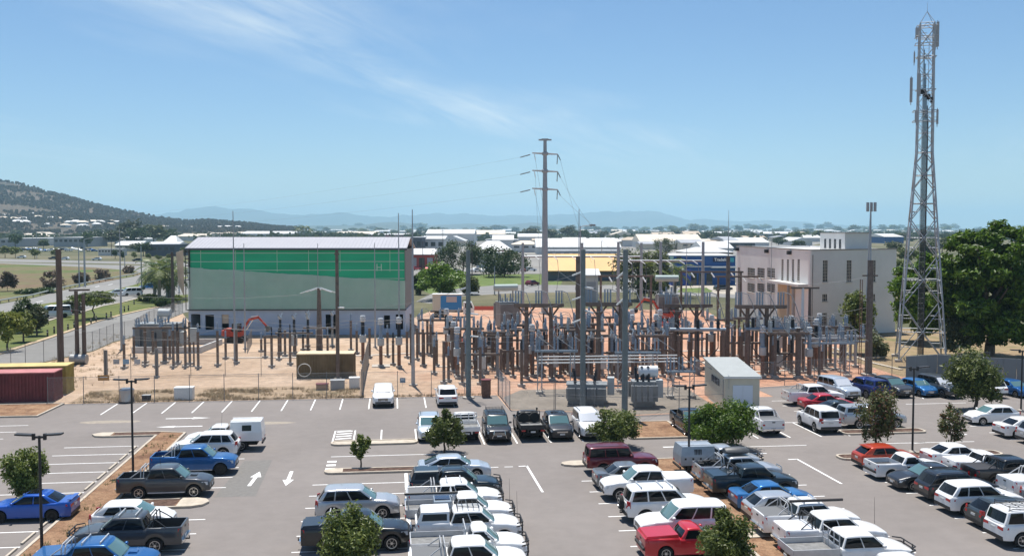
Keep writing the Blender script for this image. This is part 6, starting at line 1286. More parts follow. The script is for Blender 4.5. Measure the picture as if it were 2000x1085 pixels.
def post_insulator(label, x, y, yt, kind='grey', foot=True, group='brown post insulators'):
    p = G(x, y); h = HT(p, yt); ih = .9 if kind != 'none' else 0; t = thing('post_insulator', label, 'insulator', (p.x, p.y, 0), R(random.uniform(-4, 4)), group); hh = round(max(1.5, h - ih), 1)
    ob('post', post_m(hh, .15), t)
    if foot: ob('footing', foot_m(), t)
    if kind == 'grey': ob('insulator', ins_m(.9, .13, M_ins), t, (0, 0, hh))
    if kind == 'black': ob('insulator', ins_m(.9, .14, M_insk), t, (0, 0, hh))
    if kind == 'white': ob('insulator', ins_m(.9, .16, M_insw, 5), t, (0, 0, hh))
    if kind == 'tee': ob('crossarm', cm('tee', lambda: MB().bb(-.6, .6, -.12, .12, -.06, .1).mesh('crossarm', M_brown2)), t, (0, 0, hh)); ob('insulator', ins_m(.9, .11, M_insk), t, (0, 0, hh + .1))
    return t
def current_transformer(label, x, y, yt, rz=0, dark=True, group='current transformers'):
    p = G(x, y); h = HT(p, yt); t = thing('current_transformer', label, 'transformer', (p.x, p.y, 0), R(rz), group); hp = round(h * .45, 1); ob('post', post_m(hp, .2, M_rust), t); ob('footing', foot_m(), t)
    ob('tank', cm('cttank', lambda: MB().lathe((0, 0, 0), [(.3, 0), (.38, .05), (.38, .85), (.3, .9)], 12).mesh('tank', M_tankl, True)), t, (0, 0, hp)); ob('bushing', ins_m(1.4, .26, M_insk if dark else M_ins, 9, .7), t, (0, 0, hp + .9))
    ob('head', cm('cthead', lambda: MB().lathe((0, 0, 0), [(.2, 0), (.33, .08), (.33, .2), (.2, .26), (.33, .34), (.33, .46), (.2, .52), (.3, .6), (.26, .72)], 12).mesh('head', M_insw, True)), t, (0, 0, hp + 2.35)); return t
def isolator(label, x, y, zb=4.3, w=5.4, rz=-7, beamm=None, postm=None, n=3, arc=True, group='isolator stands', insm=None, legs=2, ih=1.15):
    p = G(x, y); t = thing('isolator_stand', label, 'isolator', (p.x, p.y, 0), R(rz), group); bm = beamm or M_brown2; pm = postm or M_post; insm = insm or M_ins
    for sx in ([-w * .3, w * .3] if legs == 2 else [-w * .42, 0, w * .42]): ob('post', post_m(zb, .16, pm), t, (sx, 0, 0)); ob('footing', foot_m(), t, (sx, 0, 0))
    ob('beam', cm(('beam', w, bm.name), lambda: MB().bb(-w / 2, w / 2, -.5, -.28, 0, .22).bb(-w / 2, w / 2, .28, .5, 0, .22).bb(-w / 2, -w / 2 + .12, -.28, .28, .02, .2).bb(w / 2 - .12, w / 2, -.28, .28, .02, .2).mesh('beam', bm)), t, (0, 0, zb))
    for k in range(n):
        sx = lerp(-w * .43, w * .43, k / max(1, n - 1))
        for dy in (-.38, .38): ob('insulator', ins_m(ih, .14, insm), t, (sx, dy, zb + .22))
        ob('blade', cm(('blade', ih, arc), lambda: MB().tube((0, -.45, .1), (0, .5, .16), .035, n=5).path([(0, -.4, .1), (.35, -.8, .25), (.85, -1.25, .1), (1.2, -1.5, -.7)] if arc else [(0, -.4, .1), (.1, -.9, .1)], .03, 5).mesh('blade', M_wire)), t, (sx, 0, zb + .22 + ih))
    return t
def breaker(label, x, y, rz=-7, group='circuit breakers', s=1.0, dark=False):
    p = G(x, y); t = thing('circuit_breaker', label, 'circuit breaker', (p.x, p.y, 0), R(rz), group, s)
    for sx in (-1.7, 0, 1.7): ob('post', post_m(2.4, .17, M_tank if not dark else M_post), t, (sx, 0, 0)); ob('footing', foot_m(), t, (sx, 0, 0))
    ob('beam', cm('brkbeam', lambda: MB().bb(-2.3, 2.3, -.2, .2, 2.4, 2.62).mesh('beam', M_brown2)), t); ob('control_box', cm('brkbox', lambda: MB().bb(-.45, .45, -.62, -.22, 1.0, 2.3).bb(-.47, .47, -.64, -.2, 2.3, 2.36).mesh('control_box', M_tankl)), t)
    for sx in (-1.7, 0, 1.7):
        ob('pole_column', ins_m(1.6, .2, M_insk if dark else M_ins, 9, .6), t, (sx, 0, 2.62)); ob('interrupter', cm('intr', lambda: MB().ins((0, -.1, .1), (0, -1.0, .55), .15, 6, 7).ins((0, .1, .1), (0, 1.0, .55), .15, 6, 7).lathe((0, 0, -.05), [(.2, 0), (.24, .15), (.18, .32)], 8).mesh('interrupter', M_ins)), t, (sx, 0, 4.25))
    return t
def sealing_stand(label, x, y, w, zb):
    p = G(x, y); t = thing('cable_sealing_stand', label, 'cable stand', (p.x, p.y, 0), -YAW, 'cable sealing end stands')
    for sx, r in ((-w / 2 + .3, .2), (0, .26), (w / 2 - .3, .2)): ob('post', post_m(zb - .1, r), t, (sx, .4 if sx == 0 else 0, 0)); ob('footing', foot_m(), t, (sx, .4 if sx == 0 else 0, 0))
    ob('beam', MB().tube((-w / 2, 0, zb), (w / 2, 0, zb), .2, n=10).tube((-w / 2, .3, zb - .1), (w / 2, .3, zb - .1), .12, n=8).mesh('beam', M_bgal, True), t)
    for k, sx in enumerate((-w * .36, 0, w * .36)):
        ob('sealing_end', ins_m(.9, .2, M_insk, 10, .85), t, (sx, 0, zb + .2)); pts = [Vector((sx, -.1, zb - .2)), Vector((sx, -.2, zb * .6))] + [Vector((sx * (1 - q), -.3, lerp(zb * .6, 1.3, 1 - (1 - q) ** 2))) for q in (.2, .45, .7, .9, 1)]
        ob('cable', MB().path(pts, .055, 6).tube((sx, -.1, zb - .2), (sx, -.12, zb - 1.2), .09).mesh('cable', M_insk), t)
    ob('cable_duct', MB().tube((0, -.3, 0), (0, -.3, 1.4), .22, n=10).lathe((0, -.3, 1.3), [(.22, 0), (.3, .1), (.2, .25)], 10).mesh('cable_duct', M_tank), t); return t
def gantry(label, x, y, w, zb, cols, rz=-7, group='brown tee gantries', up=True):
    p = G(x, y); t = thing('tee_gantry', label, 'gantry', (p.x, p.y, 0), R(rz), group)
    for c in cols: ob('column', MB().tube((c, 0, 0), (c, 0, zb), .25, .21, 10).tube((c, 0, zb - 1.1), (c + .8, 0, zb), .1, n=5).tube((c, 0, zb - 1.1), (c - .8, 0, zb), .1, n=5).mesh('column', M_post), t); ob('footing', foot_m(), t, (c, 0, 0))
    ob('beam', MB().bb(-w / 2, w / 2, -.55, .55, zb, zb + .32).bb(-w / 2 - .2, w / 2 + .2, -.62, -.55, zb + .05, zb + .4).mesh('beam', M_brown2), t)
    for k in range(3):
        sx = lerp(-w * .44, w * .44, k / 2)
        for dx in (-.28, 0, .28): ob('insulator', ins_m(1.3, .12, M_ins, 9), t, (sx + dx, 0, zb + .32))
        b = MB().tube((sx - .4, 0, zb + 1.66), (sx + .4, 0, zb + 1.66), .04, n=5); pts = [Vector((sx + .3, -.1, zb + 1.66)), Vector((sx + .8, -.8, zb + 1.5)), Vector((sx + 1.1, -1.4, zb + .6)), Vector((sx + 1.4, -2.0, zb - .8)), Vector((sx + 1.9, -2.6, zb - 1.9)), Vector((sx + 2.3, -3, zb - 2.4))]; b.path(pts, .045, 6); ob('jumper', b.mesh('jumper', M_wire), t)
    return t
def portal(label, x0, x1, yb, yt, m=None, r=.17, group='slender portals', strings=3):
    a, c = G(x0, yb), G(x1, yb); d = c - a; L = d.length; h = HT(a, yt); m = m or M_post; t = thing('portal_frame', label, 'portal', (a.x, a.y, 0), math.atan2(d.y, d.x), group)
    for u in (0, L): ob('post', MB().tube((u, 0, 0), (u, 0, h), r * 1.15, r, 8).mesh('post', m), t); ob('footing', foot_m(), t, (u, 0, 0))
    ob('beam', MB().bb(-.4, L + .4, -.14, .14, h - .3, h - .02).mesh('beam', m), t)
    for k in range(strings): u = L * (k + .5) / strings; ob('insulator_string', MB().ins((u, -.2, h - .35), (u + .3, -1.3, h - 1.0), .13, 8, 7).mesh('insulator_string', M_insw), t)
    return t
# ---- power transformers
def power_transformer(label, x, y, rz, L=4.6, W=2.6, H=3.2, tm=None, cons=True, consm=None, bund=False, consh=1.2, dark=True, x_cons=.0, clen=2.6):
    p = G(x, y); tm = tm or M_tank; t = thing('power_transformer', label, 'transformer', (p.x, p.y, 0), R(rz), 'power transformers')
    ob('tank', MB().bb(-L / 2, L / 2, -W / 2, W / 2, .3, H).bb(-L / 2 - .08, L / 2 + .08, -W / 2 - .08, W / 2 + .08, H, H + .08).bb(-L / 2 + .2, L / 2 - .2, -W / 2 + .2, W / 2 - .2, .0, .3).mesh('tank', tm), t)
    for k in range(4):
        for sg in (-1, 1):
            xx = lerp(-L * .4, L * .4, k / 3); b = MB(); [b.bb(xx - .4 + .11 * q, xx - .34 + .11 * q, sg * (W / 2 + .15) if sg > 0 else -(W / 2 + .7), sg * (W / 2 + .7) if sg > 0 else -(W / 2 + .15), .6, H - .2) for q in range(7)]; ob('radiator', b.mesh('radiator', tm), t)
    for k in range(3): ob('bushing', MB().ins((lerp(-L * .3, L * .2, k / 2), .2, H + .08), (lerp(-L * .34, L * .24, k / 2), .35, H + 1.25), .17, 9, 8).mesh('bushing', M_insk if dark else M_ins), t)
    for k in range(3): ob('bushing', MB().ins((lerp(-L * .3, L * .2, k / 2), -.7, H + .08), (lerp(-L * .3, L * .2, k / 2), -.75, H + .75), .13, 6, 8).mesh('bushing', M_insk if dark else M_ins), t)
    if cons:
        z = H + consh; ob('conservator', MB().lathe((x_cons, .6, z), [(.3, -clen / 2), (.52, -clen / 2 + .05), (.52, clen / 2 - .05), (.3, clen / 2)], 16, 'X').mesh('conservator', consm or tm, True), t); b = MB(); [b.bb(x_cons + s * clen * .3 - .08, x_cons + s * clen * .3 + .08, .5, .7, H, z - .4) for s in (-1, 1)]; ob('conservator_leg', b.mesh('conservator_leg', tm), t)
    ob('control_cabinet', MB().bb(L / 2 + .1, L / 2 + .7, -.5, .5, .8, 2.3).mesh('control_cabinet', M_tankl), t)
    return t
power_transformer('grey power transformer with radiator banks inside a concrete bund at left', 312, 682, -7, 5.2, 2.8, 3.3, consh=1.3, x_cons=.5, clen=1.6, consm=M_tankl, dark=False)
a, d, n, L = wallframe(G(257, 689), G(392, 689)); r = thing('bund_wall', 'low pale concrete bund wall round the left transformer', 'wall', (0, 0, 0))
for args in ((0, L, -.25, 0), (0, L, -9.2, -8.95), (0, .25, -8.95, -.25), (L - .25, L, -8.95, -.25)): ob('wall_side', fbox(MB(), a, d, n, args[0], args[1], 0, .75, args[2], args[3]).mesh('wall_side', mat('bund_concrete', (.50, .50, .49), .85, var=.08, scale=1)), r)
power_transformer('transformer with mint conservator tank behind the brown tee gantry', 990, 640, 10, 3.0, 2.4, 4.0, consm=M_mint, consh=2.2, clen=3.8, dark=False)
power_transformer('transformer with mint conservator tank before the blue shop', 1303, 630, -7, 3.2, 2.4, 4.6, consm=M_mint, consh=2.6, clen=3.8, dark=False)
power_transformer('grey finned transformer behind the white four wheel drive by the gate', 1146, 786, -12, 3.4, 1.9, 1.7, cons=False)
power_transformer('grey boxy transformer with round white tank beside the gate', 1256, 792, -7, 1.9, 1.5, 2.15, consm=mat('white_tank', (.62, .64, .66), .4), consh=.75, clen=1.7, x_cons=.5)
# ---- left yard
LB = [(243, 719, 656, 'grey'), (284, 714, 648, 'none'), (299, 690, 646, 'none'), (320, 708, 646, 'none'), (324, 708, 648, 'none'), (339, 717, 628, 'grey'), (347, 711, 630, 'black'), (362.5, 717, 632, 'black'), (371, 711, 628, 'none'), (387.5, 718.6, 632, 'grey'), (425.5, 713.5, 630, 'grey'), (462.4, 708.6, 628, 'grey'), (531, 716, 640, 'tee'), (567, 711, 636, 'tee'), (557, 695, 645, 'none'), (577, 694.5, 645, 'black'), (592, 683, 645, 'black'), (601, 683, 644, 'black'), (510.5, 686, 654, 'grey'), (685.6, 684, 611, 'grey'), (803, 711, 612, 'none'), (826, 714.5, 628, 'white'), (841, 694.5, 618, 'grey'), (853, 714, 648, 'grey')]
for i, (x, y, yt, k) in enumerate(LB): post_insulator(f'{ordn(i)} brown insulator post from the left in the sandy yard', x, y, yt, k)
for i, (x, y, yt) in enumerate([(709, 707, 621), (779.5, 717, 620)]): current_transformer(['brown and grey current transformer with white cap left of the side fence', 'brown and grey current transformer with white cap below the tall mast'][i], x, y, yt)
current_transformer('slim grey voltage transformer on a pale slab', 744, 715, 627, dark=False); tag(ob('concrete_slab', MB().bb(-1, 1, -.8, 1.2, -.02, .08).mesh('concrete_slab', M_footing), None, loc(744, 715)), 'pale square slab under the voltage transformer', 'slab')
isolator('brown beam isolator before the left transformer', 316, 708, 3.9, 6.2, -7, arc=True, ih=.9); breaker('low breaker with three black bushings before the green building', 575, 690, -7, dark=True); breaker('grey breaker behind the brown tapered pole', 625, 676, -7, s=.95); isolator('isolator stand left of the first strain pole at the back', 860, 692, 4.1, 5.2); breaker('breaker at the back left of the first strain pole', 845, 690)
p = G(379, 712); t = thing('control_cabinet', 'pale upright control box on a post beside the left transformer', 'cabinet', (p.x, p.y, 0)); ob('post', post_m(2.9, .1), t); ob('box', MB().bb(-.35, .35, -.25, .25, 2.6, 4.1).bb(-.38, .38, -.28, .28, 4.1, 4.16).mesh('box', M_tankl), t); ob('box_door', MB().bb(-.3, .3, -.275, -.25, 2.68, 4.02).mesh('box_door', M_tankl), t)
# ---- large features of the main yard
gantry('brown tee gantry left of the middle strain pole', 1052, 738, 4.7, 7.3, (-1.25, 1.25)); gantry('brown tee gantry between the two right strain poles', 1186, 745, 4.4, 7.6, (-.9, 1.3)); gantry('brown tee gantry above the left cable sealing stand', 1342, 716, 4.9, 6.6, (-1.2, 1.0)); gantry('brown tee gantry above the right cable sealing stand', 1482, 732, 5.0, 7.0, (-1.25, .75))
sealing_stand('blue-grey cable sealing stand with three black ends, left one', 1362, 730, 5.9, 4.7); sealing_stand('blue-grey cable sealing stand with three black ends, right one', 1508, 734, 5.7, 4.9)
portal('brown portal in front of the orange roof', 1173, 1271, 640, 537); portal('brown portal before the blue shop', 1330, 1446, 626, 529); portal('brown portal reaching over the white building corner', 1402, 1496, 632, 538)
for i, (x0, x1, yb, yt, bt) in enumerate([(1021, 1252, 606, 474, 0), (1207, 1372, 618, 472, 0)]):
    a, c = G(x0, yb), G(x1, yb); dd = c - a; Lg = dd.length; t = thing('steel_gantry', ['pale steel line gantry crossing before the monopole', 'pale steel line gantry ending before the blue shop'][i], 'gantry', (a.x, a.y, 0), math.atan2(dd.y, dd.x), 'pale steel line gantries'); h = HT(a, yt); hb = HT(a, 501 if i == 0 else 509)
    for u in (0, Lg * .5, Lg): ob('column', MB().tube((u, 0, 0), (u, 0, h), .32, .24, 10).mesh('column', Mgp2), t); ob('footing', foot_m(), t, (u, 0, 0))
    ob('beam', MB().tube((0, 0, hb), (Lg, 0, hb), .17, n=10).mesh('beam', Mgp2), t)
    for k in range(6): u = Lg * (k + .7) / 6.5; ob('insulator_string', MB().ins((u, -.3, hb), (u + .6, -1.8, hb - .5), .08, 8, 7).mesh('insulator_string', M_insw), t); ob('dropper', MB().path([(u + .6, -1.8, hb - .5), (u + .8, -2.4, hb - 3), (u + .4, -3.5, hb - 6)], .04, 5).mesh('dropper', M_wire), t)
# galvanised front stands with busbars
def galv_stand(label, x, y, w, zb, rz=-7):
    p = G(x, y); t = thing('galvanised_stand', label, 'stand', (p.x, p.y, 0), R(rz), 'galvanised stands behind the front fence')
    for sx in (-w * .38, w * .38):
        b = MB()
        for dx in (-.2, .2): b.tube((sx + dx, 0, 0), (sx + dx, 0, zb), .05, n=5)
        for k in range(5): b.tube((sx - .2, 0, zb * k / 5), (sx + .2, 0, zb * (k + 1) / 5), .02, n=4)
        ob('leg_frame', b.mesh('leg_frame', M_steel), t); ob('footing', foot_m(), t, (sx, 0, 0))
    ob('beam', MB().bb(-w / 2, w / 2, -.3, -.18, zb, zb + .16).bb(-w / 2, w / 2, .18, .3, zb, zb + .16).mesh('beam', M_bgal), t)
    for k in range(3):
        sx = lerp(-w * .42, w * .42, k / 2)
        for dx in (-.16, .16): ob('insulator', ins_m(1.15, .1, M_ins, 9), t, (sx + dx, .24, zb + .16))
        ob('blade', MB().path([(sx, .2, zb + 1.42), (sx + .7, -.5, zb + .95), (sx + 1.5, -1.1, zb + .4)], .03, 6).mesh('blade', M_wire), t)
    return t
galv_stand('galvanised isolator stand left of the middle strain pole', 1086, 768, 4.0, 3.9); galv_stand('galvanised isolator stand between the two right strain poles', 1245, 764, 4.3, 3.6); galv_stand('low galvanised stand left of the cream shed', 1330, 776, 2.6, 2.3); galv_stand('galvanised stand beside the far right tall pole', 1618, 735, 5.2, 3.4); galv_stand('galvanised stand beside the far right pole, rear', 1668, 726, 3.6, 3.2)
for i, (yy, dz) in enumerate([(757, 0), (762, .1), (767, .2)]):
    a, c = G(1052, yy), G(1322, yy - 4); dd = c - a; t = thing('busbar', f'{ordn(i)} long pale tubular busbar from the back behind the front fence', 'busbar', (a.x, a.y, 0), math.atan2(dd.y, dd.x), 'pale tubular busbars'); ob('tube', MB().tube((0, 0, 3.0 - dz), (dd.length, 0, 3.0 - dz), .06, n=8).mesh('tube', M_insw), t)
    for u in (.3, dd.length * .5, dd.length - .3): ob('support_post', post_m(2.1, .06, M_steel, 6), t, (u, 0, 0)); ob('insulator', ins_m(.8 - .05 * i * 2, .1, M_ins, 6), t, (u, 0, 2.1))
# far right isolators with curved jumpers
for i, (x, y) in enumerate([(1600, 722), (1640, 716)]): isolator(['grey isolator stand with curved jumpers before the parked silver SUV', 'grey isolator stand with curved jumpers beside the antenna pole'][i], x, y, 3.3, 5.6, -10, M_steel, M_steel, insm=M_ins)
p = G(1572, 708); t = thing('pole_crossarm', 'white pole pair with a flat crossarm near the white building', 'pole', (p.x, p.y, 0), -YAW); h = HT(p, 562); [ob('shaft', MB().tube((s, 0, 0), (s, 0, h), .2, .16, 8).mesh('shaft', M_insw if s < 0 else M_post), t) for s in (-.35, .45)]; ob('crossarm', MB().bb(-1.6, 1.5, -.12, .12, h - .1, h + .12).bb(-1.6, 1.5, .4, .6, h - .1, h + .1).mesh('crossarm', M_brown2), t)
pole('brown post pole between the sealing stands', 1558, 737, 640, .22, .2, M_post, name='support_pole'); pole('dark double pole behind the middle strain pole', 1128, 737, 500, .26, .22, M_post, name='support_pole')
# ---- switchyard rows
rg = random.Random(11); RX = [(694, 'rear row', 60), (706, 'third row', 52), (720, 'second row', 47), (735, 'front row', 46), (713, 'fourth row', 58), (728, 'fifth row', 62)]
bus = []
for ri, (yrow, rn, stp) in enumerate(RX):
    x = 872 + ri * 7; k = 0
    while x < (1690 if ri < 2 else 1640):
        y = yrow + rg.uniform(-3, 3); c = rg.random(); lab = f'{{}} {ordn(k)} from left, {rn} of switchyard'
        skip = (ri == 3 and 960 < x < 1000) or (ri >= 2 and 1370 < x < 1430) or (ri == 3 and x > 1590) or (ri==3 and 1290 < x < 1480)
        if ri > 3: c = .1 + c * .42; skip = skip or (ri == 5 and (x > 1560 or 1290 < x < 1470))
        if not skip:
            if c < .36: isolator(lab.format('brown isolator stand'), x, y, rg.choice([3.6, 4.1, 4.5]), rg.choice([3.4, 4.2]), -7 + rg.uniform(-2, 2), insm=rg.choice([M_ins, M_ins, M_tankl]), arc=rg.random() < .7)
            elif c < .55: breaker(lab.format('grey circuit breaker'), x, y, -7, s=rg.choice([.85, .95]), dark=rg.random() < .4)
            elif c < .72: current_transformer(lab.format('current transformer'), x, y, y - rg.uniform(82, 95), dark=rg.random() < .6); post_insulator(lab.format('insulator post beside current transformer'), x + 20, y, y - rg.uniform(66, 84), 'grey')
            else:
                for q in range(2): post_insulator(lab.format(['left brown post of a pair,', 'right brown post of a pair,'][q]), x - 9 + 18 * q, y + rg.uniform(-1, 1), y - rg.uniform(58, 90), rg.choice(['grey', 'grey', 'black', 'none', 'tee']))
        k += 1; x += stp + rg.uniform(-6, 6)
# single posts read off the photograph
for i, (x, y, yt, k) in enumerate([(828, 714, 650, 'none'), (867, 748, 665, 'none'), (876, 744, 676, 'grey'), (895, 739, 706, 'grey'), (903, 750, 668, 'none'), (928, 736, 686, 'grey'), (938, 750, 660, 'grey'), (958.5, 711, 631, 'none'), (988, 713, 650, 'none'), (1002, 736, 678, 'none'), (1018.6, 754, 664, 'black'), (1041, 735, 668, 'grey'), (1290, 722, 640, 'grey'), (1309, 742, 650, 'none'), (1235, 735, 655, 'grey'), (1165, 752, 660, 'none'), (1213, 748, 600, 'none'), (1395, 708, 650, 'none'), (1448, 712, 648, 'none'), (1530, 716, 652, 'none'), (1585, 712, 656, 'none'), (1605, 725, 668, 'grey'), (262, 700, 640, 'grey'), (305, 716, 650, 'black'), (332, 700, 640, 'grey'), (441, 700, 645, 'grey'), (518, 698, 640, 'grey'), (545, 702, 642, 'black'), (640, 690, 640, 'grey'), (697, 690, 632, 'grey'), (722, 698, 640, 'none'), (757, 696, 634, 'grey'), (768, 712, 650, 'black'), (795, 698, 632, 'grey'), (815, 702, 640, 'none'), (848, 730, 660, 'grey'), (884, 716, 640, 'grey'), (912, 722, 655, 'none'), (949, 728, 660, 'grey'), (970, 722, 648, 'black'), (978, 740, 680, 'none'), (1028, 722, 650, 'grey'), (1060, 724, 655, 'grey'), (1078, 742, 668, 'none'), (1100, 728, 652, 'grey'), (1150, 726, 655, 'none'), (1196, 720, 648, 'black'), (1222, 738, 670, 'none'), (1262, 744, 668, 'none'), (1275, 728, 655, 'grey'), (1325, 738, 655, 'none'), (1380, 720, 650, 'none'), (1408, 700, 640, 'grey'), (1432, 724, 655, 'none'), (1468, 708, 640, 'grey'), (1515, 704, 645, 'none'), (1540, 722, 655, 'grey'), (1568, 728, 660, 'none'), (1622, 712, 650, 'grey'), (1650, 728, 672, 'none')]): post_insulator(f'{ordn(i)} lone brown post from the left among the main switchgear', x, y, yt, k, group='lone brown posts')
# ---- overhead conductors
def wire(label, a, c, sag, r=.013, m=None, strings=True):
    a = Vector(a); c = Vector(c); pts = [a.lerp(c, k / 14) + Vector((0, 0, -sag * 4 * (k / 14) * (1 - k / 14))) for k in range(15)]; o = thing('overhead_wire', label, 'wire', (0, 0, 0), 0, 'overhead wires of the substation'); ob('conductor', MB().path(pts, r, 4).mesh('conductor', m or M_wire), o)
    if strings:
        for q, e in ((pts[0], pts[1]), (pts[-1], pts[-2])): d = (e - q).normalized(); ob('insulator_string', MB().ins(q, q + d * 1.1, .09, 9, 7).mesh('insulator_string', M_insw), o)
def at(x, y, yt): p = G(x, y); return Vector((p.x, p.y, HT(p, yt)))
WL = [((1138, 800, 530), (915, 777, 572)), ((1138, 800, 578), (915, 777, 612)), ((1138, 800, 622), (915, 777, 655)), ((1220, 812, 528), (1138, 800, 560)), ((1220, 812, 580), (1138, 800, 604)), ((915, 777, 560), (660, 739, 600)), ((915, 777, 600), (660, 739, 625)), ((915, 777, 660), (660, 739, 660)), ((660, 739, 640), (119, 714, 560)), ((660, 739, 655), (119, 714, 600)), ((660, 739, 672), (119, 714, 640)), ((624, 686, 572), (163, 706, 570)), ((1220, 812, 560), (1420, 722, 560)), ((1220, 812, 600), (1420, 722, 590)), ((1696, 731, 540), (1420, 722, 545)), ((1138, 800, 560), (1064, 612, 500)), ((1220, 812, 640), (1138, 800, 650))]
WL += [((243, 719, 660), (425, 714, 640)), ((425, 714, 640), (685, 684, 625)), ((462, 709, 634), (779, 717, 628)), ((387, 719, 636), (709, 707, 628)), ((709, 707, 624), (915, 777, 600)), ((779, 717, 624), (1042, 735, 640)), ((826, 714, 630), (1290, 722, 644)), ((938, 750, 664), (1235, 735, 652)), ((1042, 735, 664), (1420, 722, 620)), ((1165, 752, 664), (1448, 712, 640)), ((1290, 722, 640), (1696, 731, 600)), ((1395, 708, 640), (1696, 731, 640))]
for i, (a, c) in enumerate(WL): wire(f'{ordn(i)} of the sagging wires strung between the poles', at(*a), at(*c), .5 + .1 * (i % 3), strings=i < 6)
p = at(624, 686, 563); t = thing('insulator_crown', 'fan of pale insulator strings on top of the tapered brown pole', 'insulator', p, -YAW)
for k in range(8): s = (k - 3.5) / 3.5; ob('insulator_string', MB().ins((s * .3, 0, .05), (s * 2.3, -.3 + .5 * (k % 2), -.5 * abs(s) - .1), .1, 8, 6).mesh('insulator_string', M_insw), t)
# ================================================================== MACHINES
def excavator(label, x, y, rz, s=1.0, boom=None):
    p = G(x, y); t = thing('excavator', label, 'excavator', (p.x, p.y, 0), R(rz), None, s); Mo = mat('orange_machine', (.38, .05, .025), .6, var=.2, scale=2); Mk = M_black
    for sg in (-1, 1):
        tr = ob('track', MB().lathe((-.9, sg * .8, .35), [(.35, -.2), (.35, .2)], 12, 'Y').lathe((.9, sg * .8, .35), [(.35, -.2), (.35, .2)], 12, 'Y').bb(-.9, .9, sg * .8 - .2, sg * .8 + .2, .0, .7).mesh('track', Mk), t)
    ob('undercarriage', MB().bb(-.6, .6, -.6, .6, .3, .8).mesh('undercarriage', Mk), t); ob('body', MB().bb(-1.3, .7, -.85, .85, .8, 1.4).bb(-1.35, -.5, -.8, .8, 1.4, 1.8).lathe((-1.1, 0, .85), [(.8, 0), (.85, .2), (.8, .7)], 12).mesh('body', Mo), t)
    c = ob('cab', MB().bb(-.35, .65, -.75, .1, 2.35, 2.45).bb(-.35, -.27, -.75, .1, 1.4, 2.35).bb(.57, .65, -.75, -.67, 1.4, 2.35).bb(.57, .65, .02, .1, 1.4, 2.35).mesh('cab', Mk), t); ob('cab_window', MB().bb(-.26, .6, -.7, .05, 1.42, 2.33).mesh('cab_window', M_dglass), c)
    ob('boom', MB().path([(.6, .3, 1.3), (1.6, .3, 2.9), (2.8, .3, 3.2)], .17, 6).mesh('boom', Mo), t); ob('arm', MB().path([(2.7, .3, 3.3), (3.9, .3, 2.0)], .13, 6).mesh('arm', Mo), t); ob('ram', MB().tube((1.2, .3, 1.6), (2.1, .3, 2.95), .06).tube((1.8, .3, 3.3), (2.9, .3, 3.45), .06).mesh('ram', M_chrome), t); ob('bucket', MB().lathe((3.95, .3, 1.75), [(.35, -.35), (.4, 0), (.35, .35)], 8, 'Y').mesh('bucket', M_black), t)
excavator('orange excavator with raised boom before the green building', 462, 668, -10, 1.05); excavator('orange-red excavator behind the switchyard', 1300, 632, 172, 1.25)
p = G(875, 618); t = thing('site_truck', 'white truck carrying a blue and cream site cabin behind the switchyard', 'truck', (p.x, p.y, 0), -YAW); Mtb = mat('cabin_blue', (.03, .21, .50), .5)
ob('cabin_body', MB().bb(-2.6, 2.4, -1.1, 1.1, 1.1, 3.9).mesh('cabin_body', mat('cabin_cream', (.58, .52, .45), .6)), t); ob('cabin_panel', MB().bb(-1.2, 2.42, -1.13, -1.1, 1.3, 3.75).mesh('cabin_panel', Mtb), t); ob('cabin_roof', MB().bb(-2.7, 2.5, -1.2, 1.2, 3.9, 4.0).mesh('cabin_roof', mat('white_trim', (.7, .7, .68), .6)), t); ob('cabin_window', MB().bb(-.2, 1.6, -1.16, -1.13, 2.6, 3.6).mesh('cabin_window', mat('shutter_rose', (.5, .42, .42), .6)), t); ob('deck', MB().bb(-3.0, 2.6, -1.15, 1.15, .85, 1.08).mesh('deck', M_black), t)
ob('cab', MB().add([(2.7, -1, .5), (4.6, -1, .5), (4.6, 1, .5), (2.7, 1, .5), (2.7, -1, 2.6), (4.1, -1, 2.6), (4.1, 1, 2.6), (2.7, 1, 2.6), (4.55, -1, 1.5), (4.55, 1, 1.5)], [(0, 1, 8, 5, 4), (3, 7, 6, 9, 2), (4, 5, 6, 7), (5, 8, 9, 6), (1, 2, 9, 8), (0, 4, 7, 3)]).mesh('cab', W_), t); ob('cab_window', MB().add([(3.0, -1.01, 1.6), (4.35, -1.01, 1.6), (4.05, -1.01, 2.4), (3.0, -1.01, 2.4)], [(0, 1, 2, 3)]).mesh('cab_window', M_glass), t)
tm, rm, hb = wheel_meshes(.45, M_alloy, .3)
for xx in (-2.0, -1.0, 3.5):
    for yy in (-.95, .95): w = ob('wheel', tm, t, (xx, yy, .45)); ob('rim', rm, w)
for i, (x, y, w, c, lab) in enumerate([(955, 608, 7.5, (.55, .12, .09), 'long red barrier mesh stack behind the switchyard'), (1300, 640, 4.5, (.55, .10, .06), 'red-orange barrier mesh under the rear excavator'), (1100, 645, 3.0, (.55, .12, .08), 'orange barrier mesh in the middle of the yard'), (904, 672, 2.2, (.6, .16, .1), 'orange barrier mesh right of the first strain pole')]):
    p = G(x, y); t = thing('barrier_fence', lab, 'barrier', (p.x, p.y, 0), -YAW, 'orange site barriers'); ob('mesh_band', MB().bb(-w / 2, w / 2, -.03, .03, .25, 1.0).mesh('mesh_band', mat('barrier' + str(i), c, .7)), t)
    for k in range(4): ob('stake', MB().tube((lerp(-w / 2, w / 2, k / 3), .05, 0), (lerp(-w / 2, w / 2, k / 3), .05, 1.15), .03, n=5).mesh('stake', M_black), t)
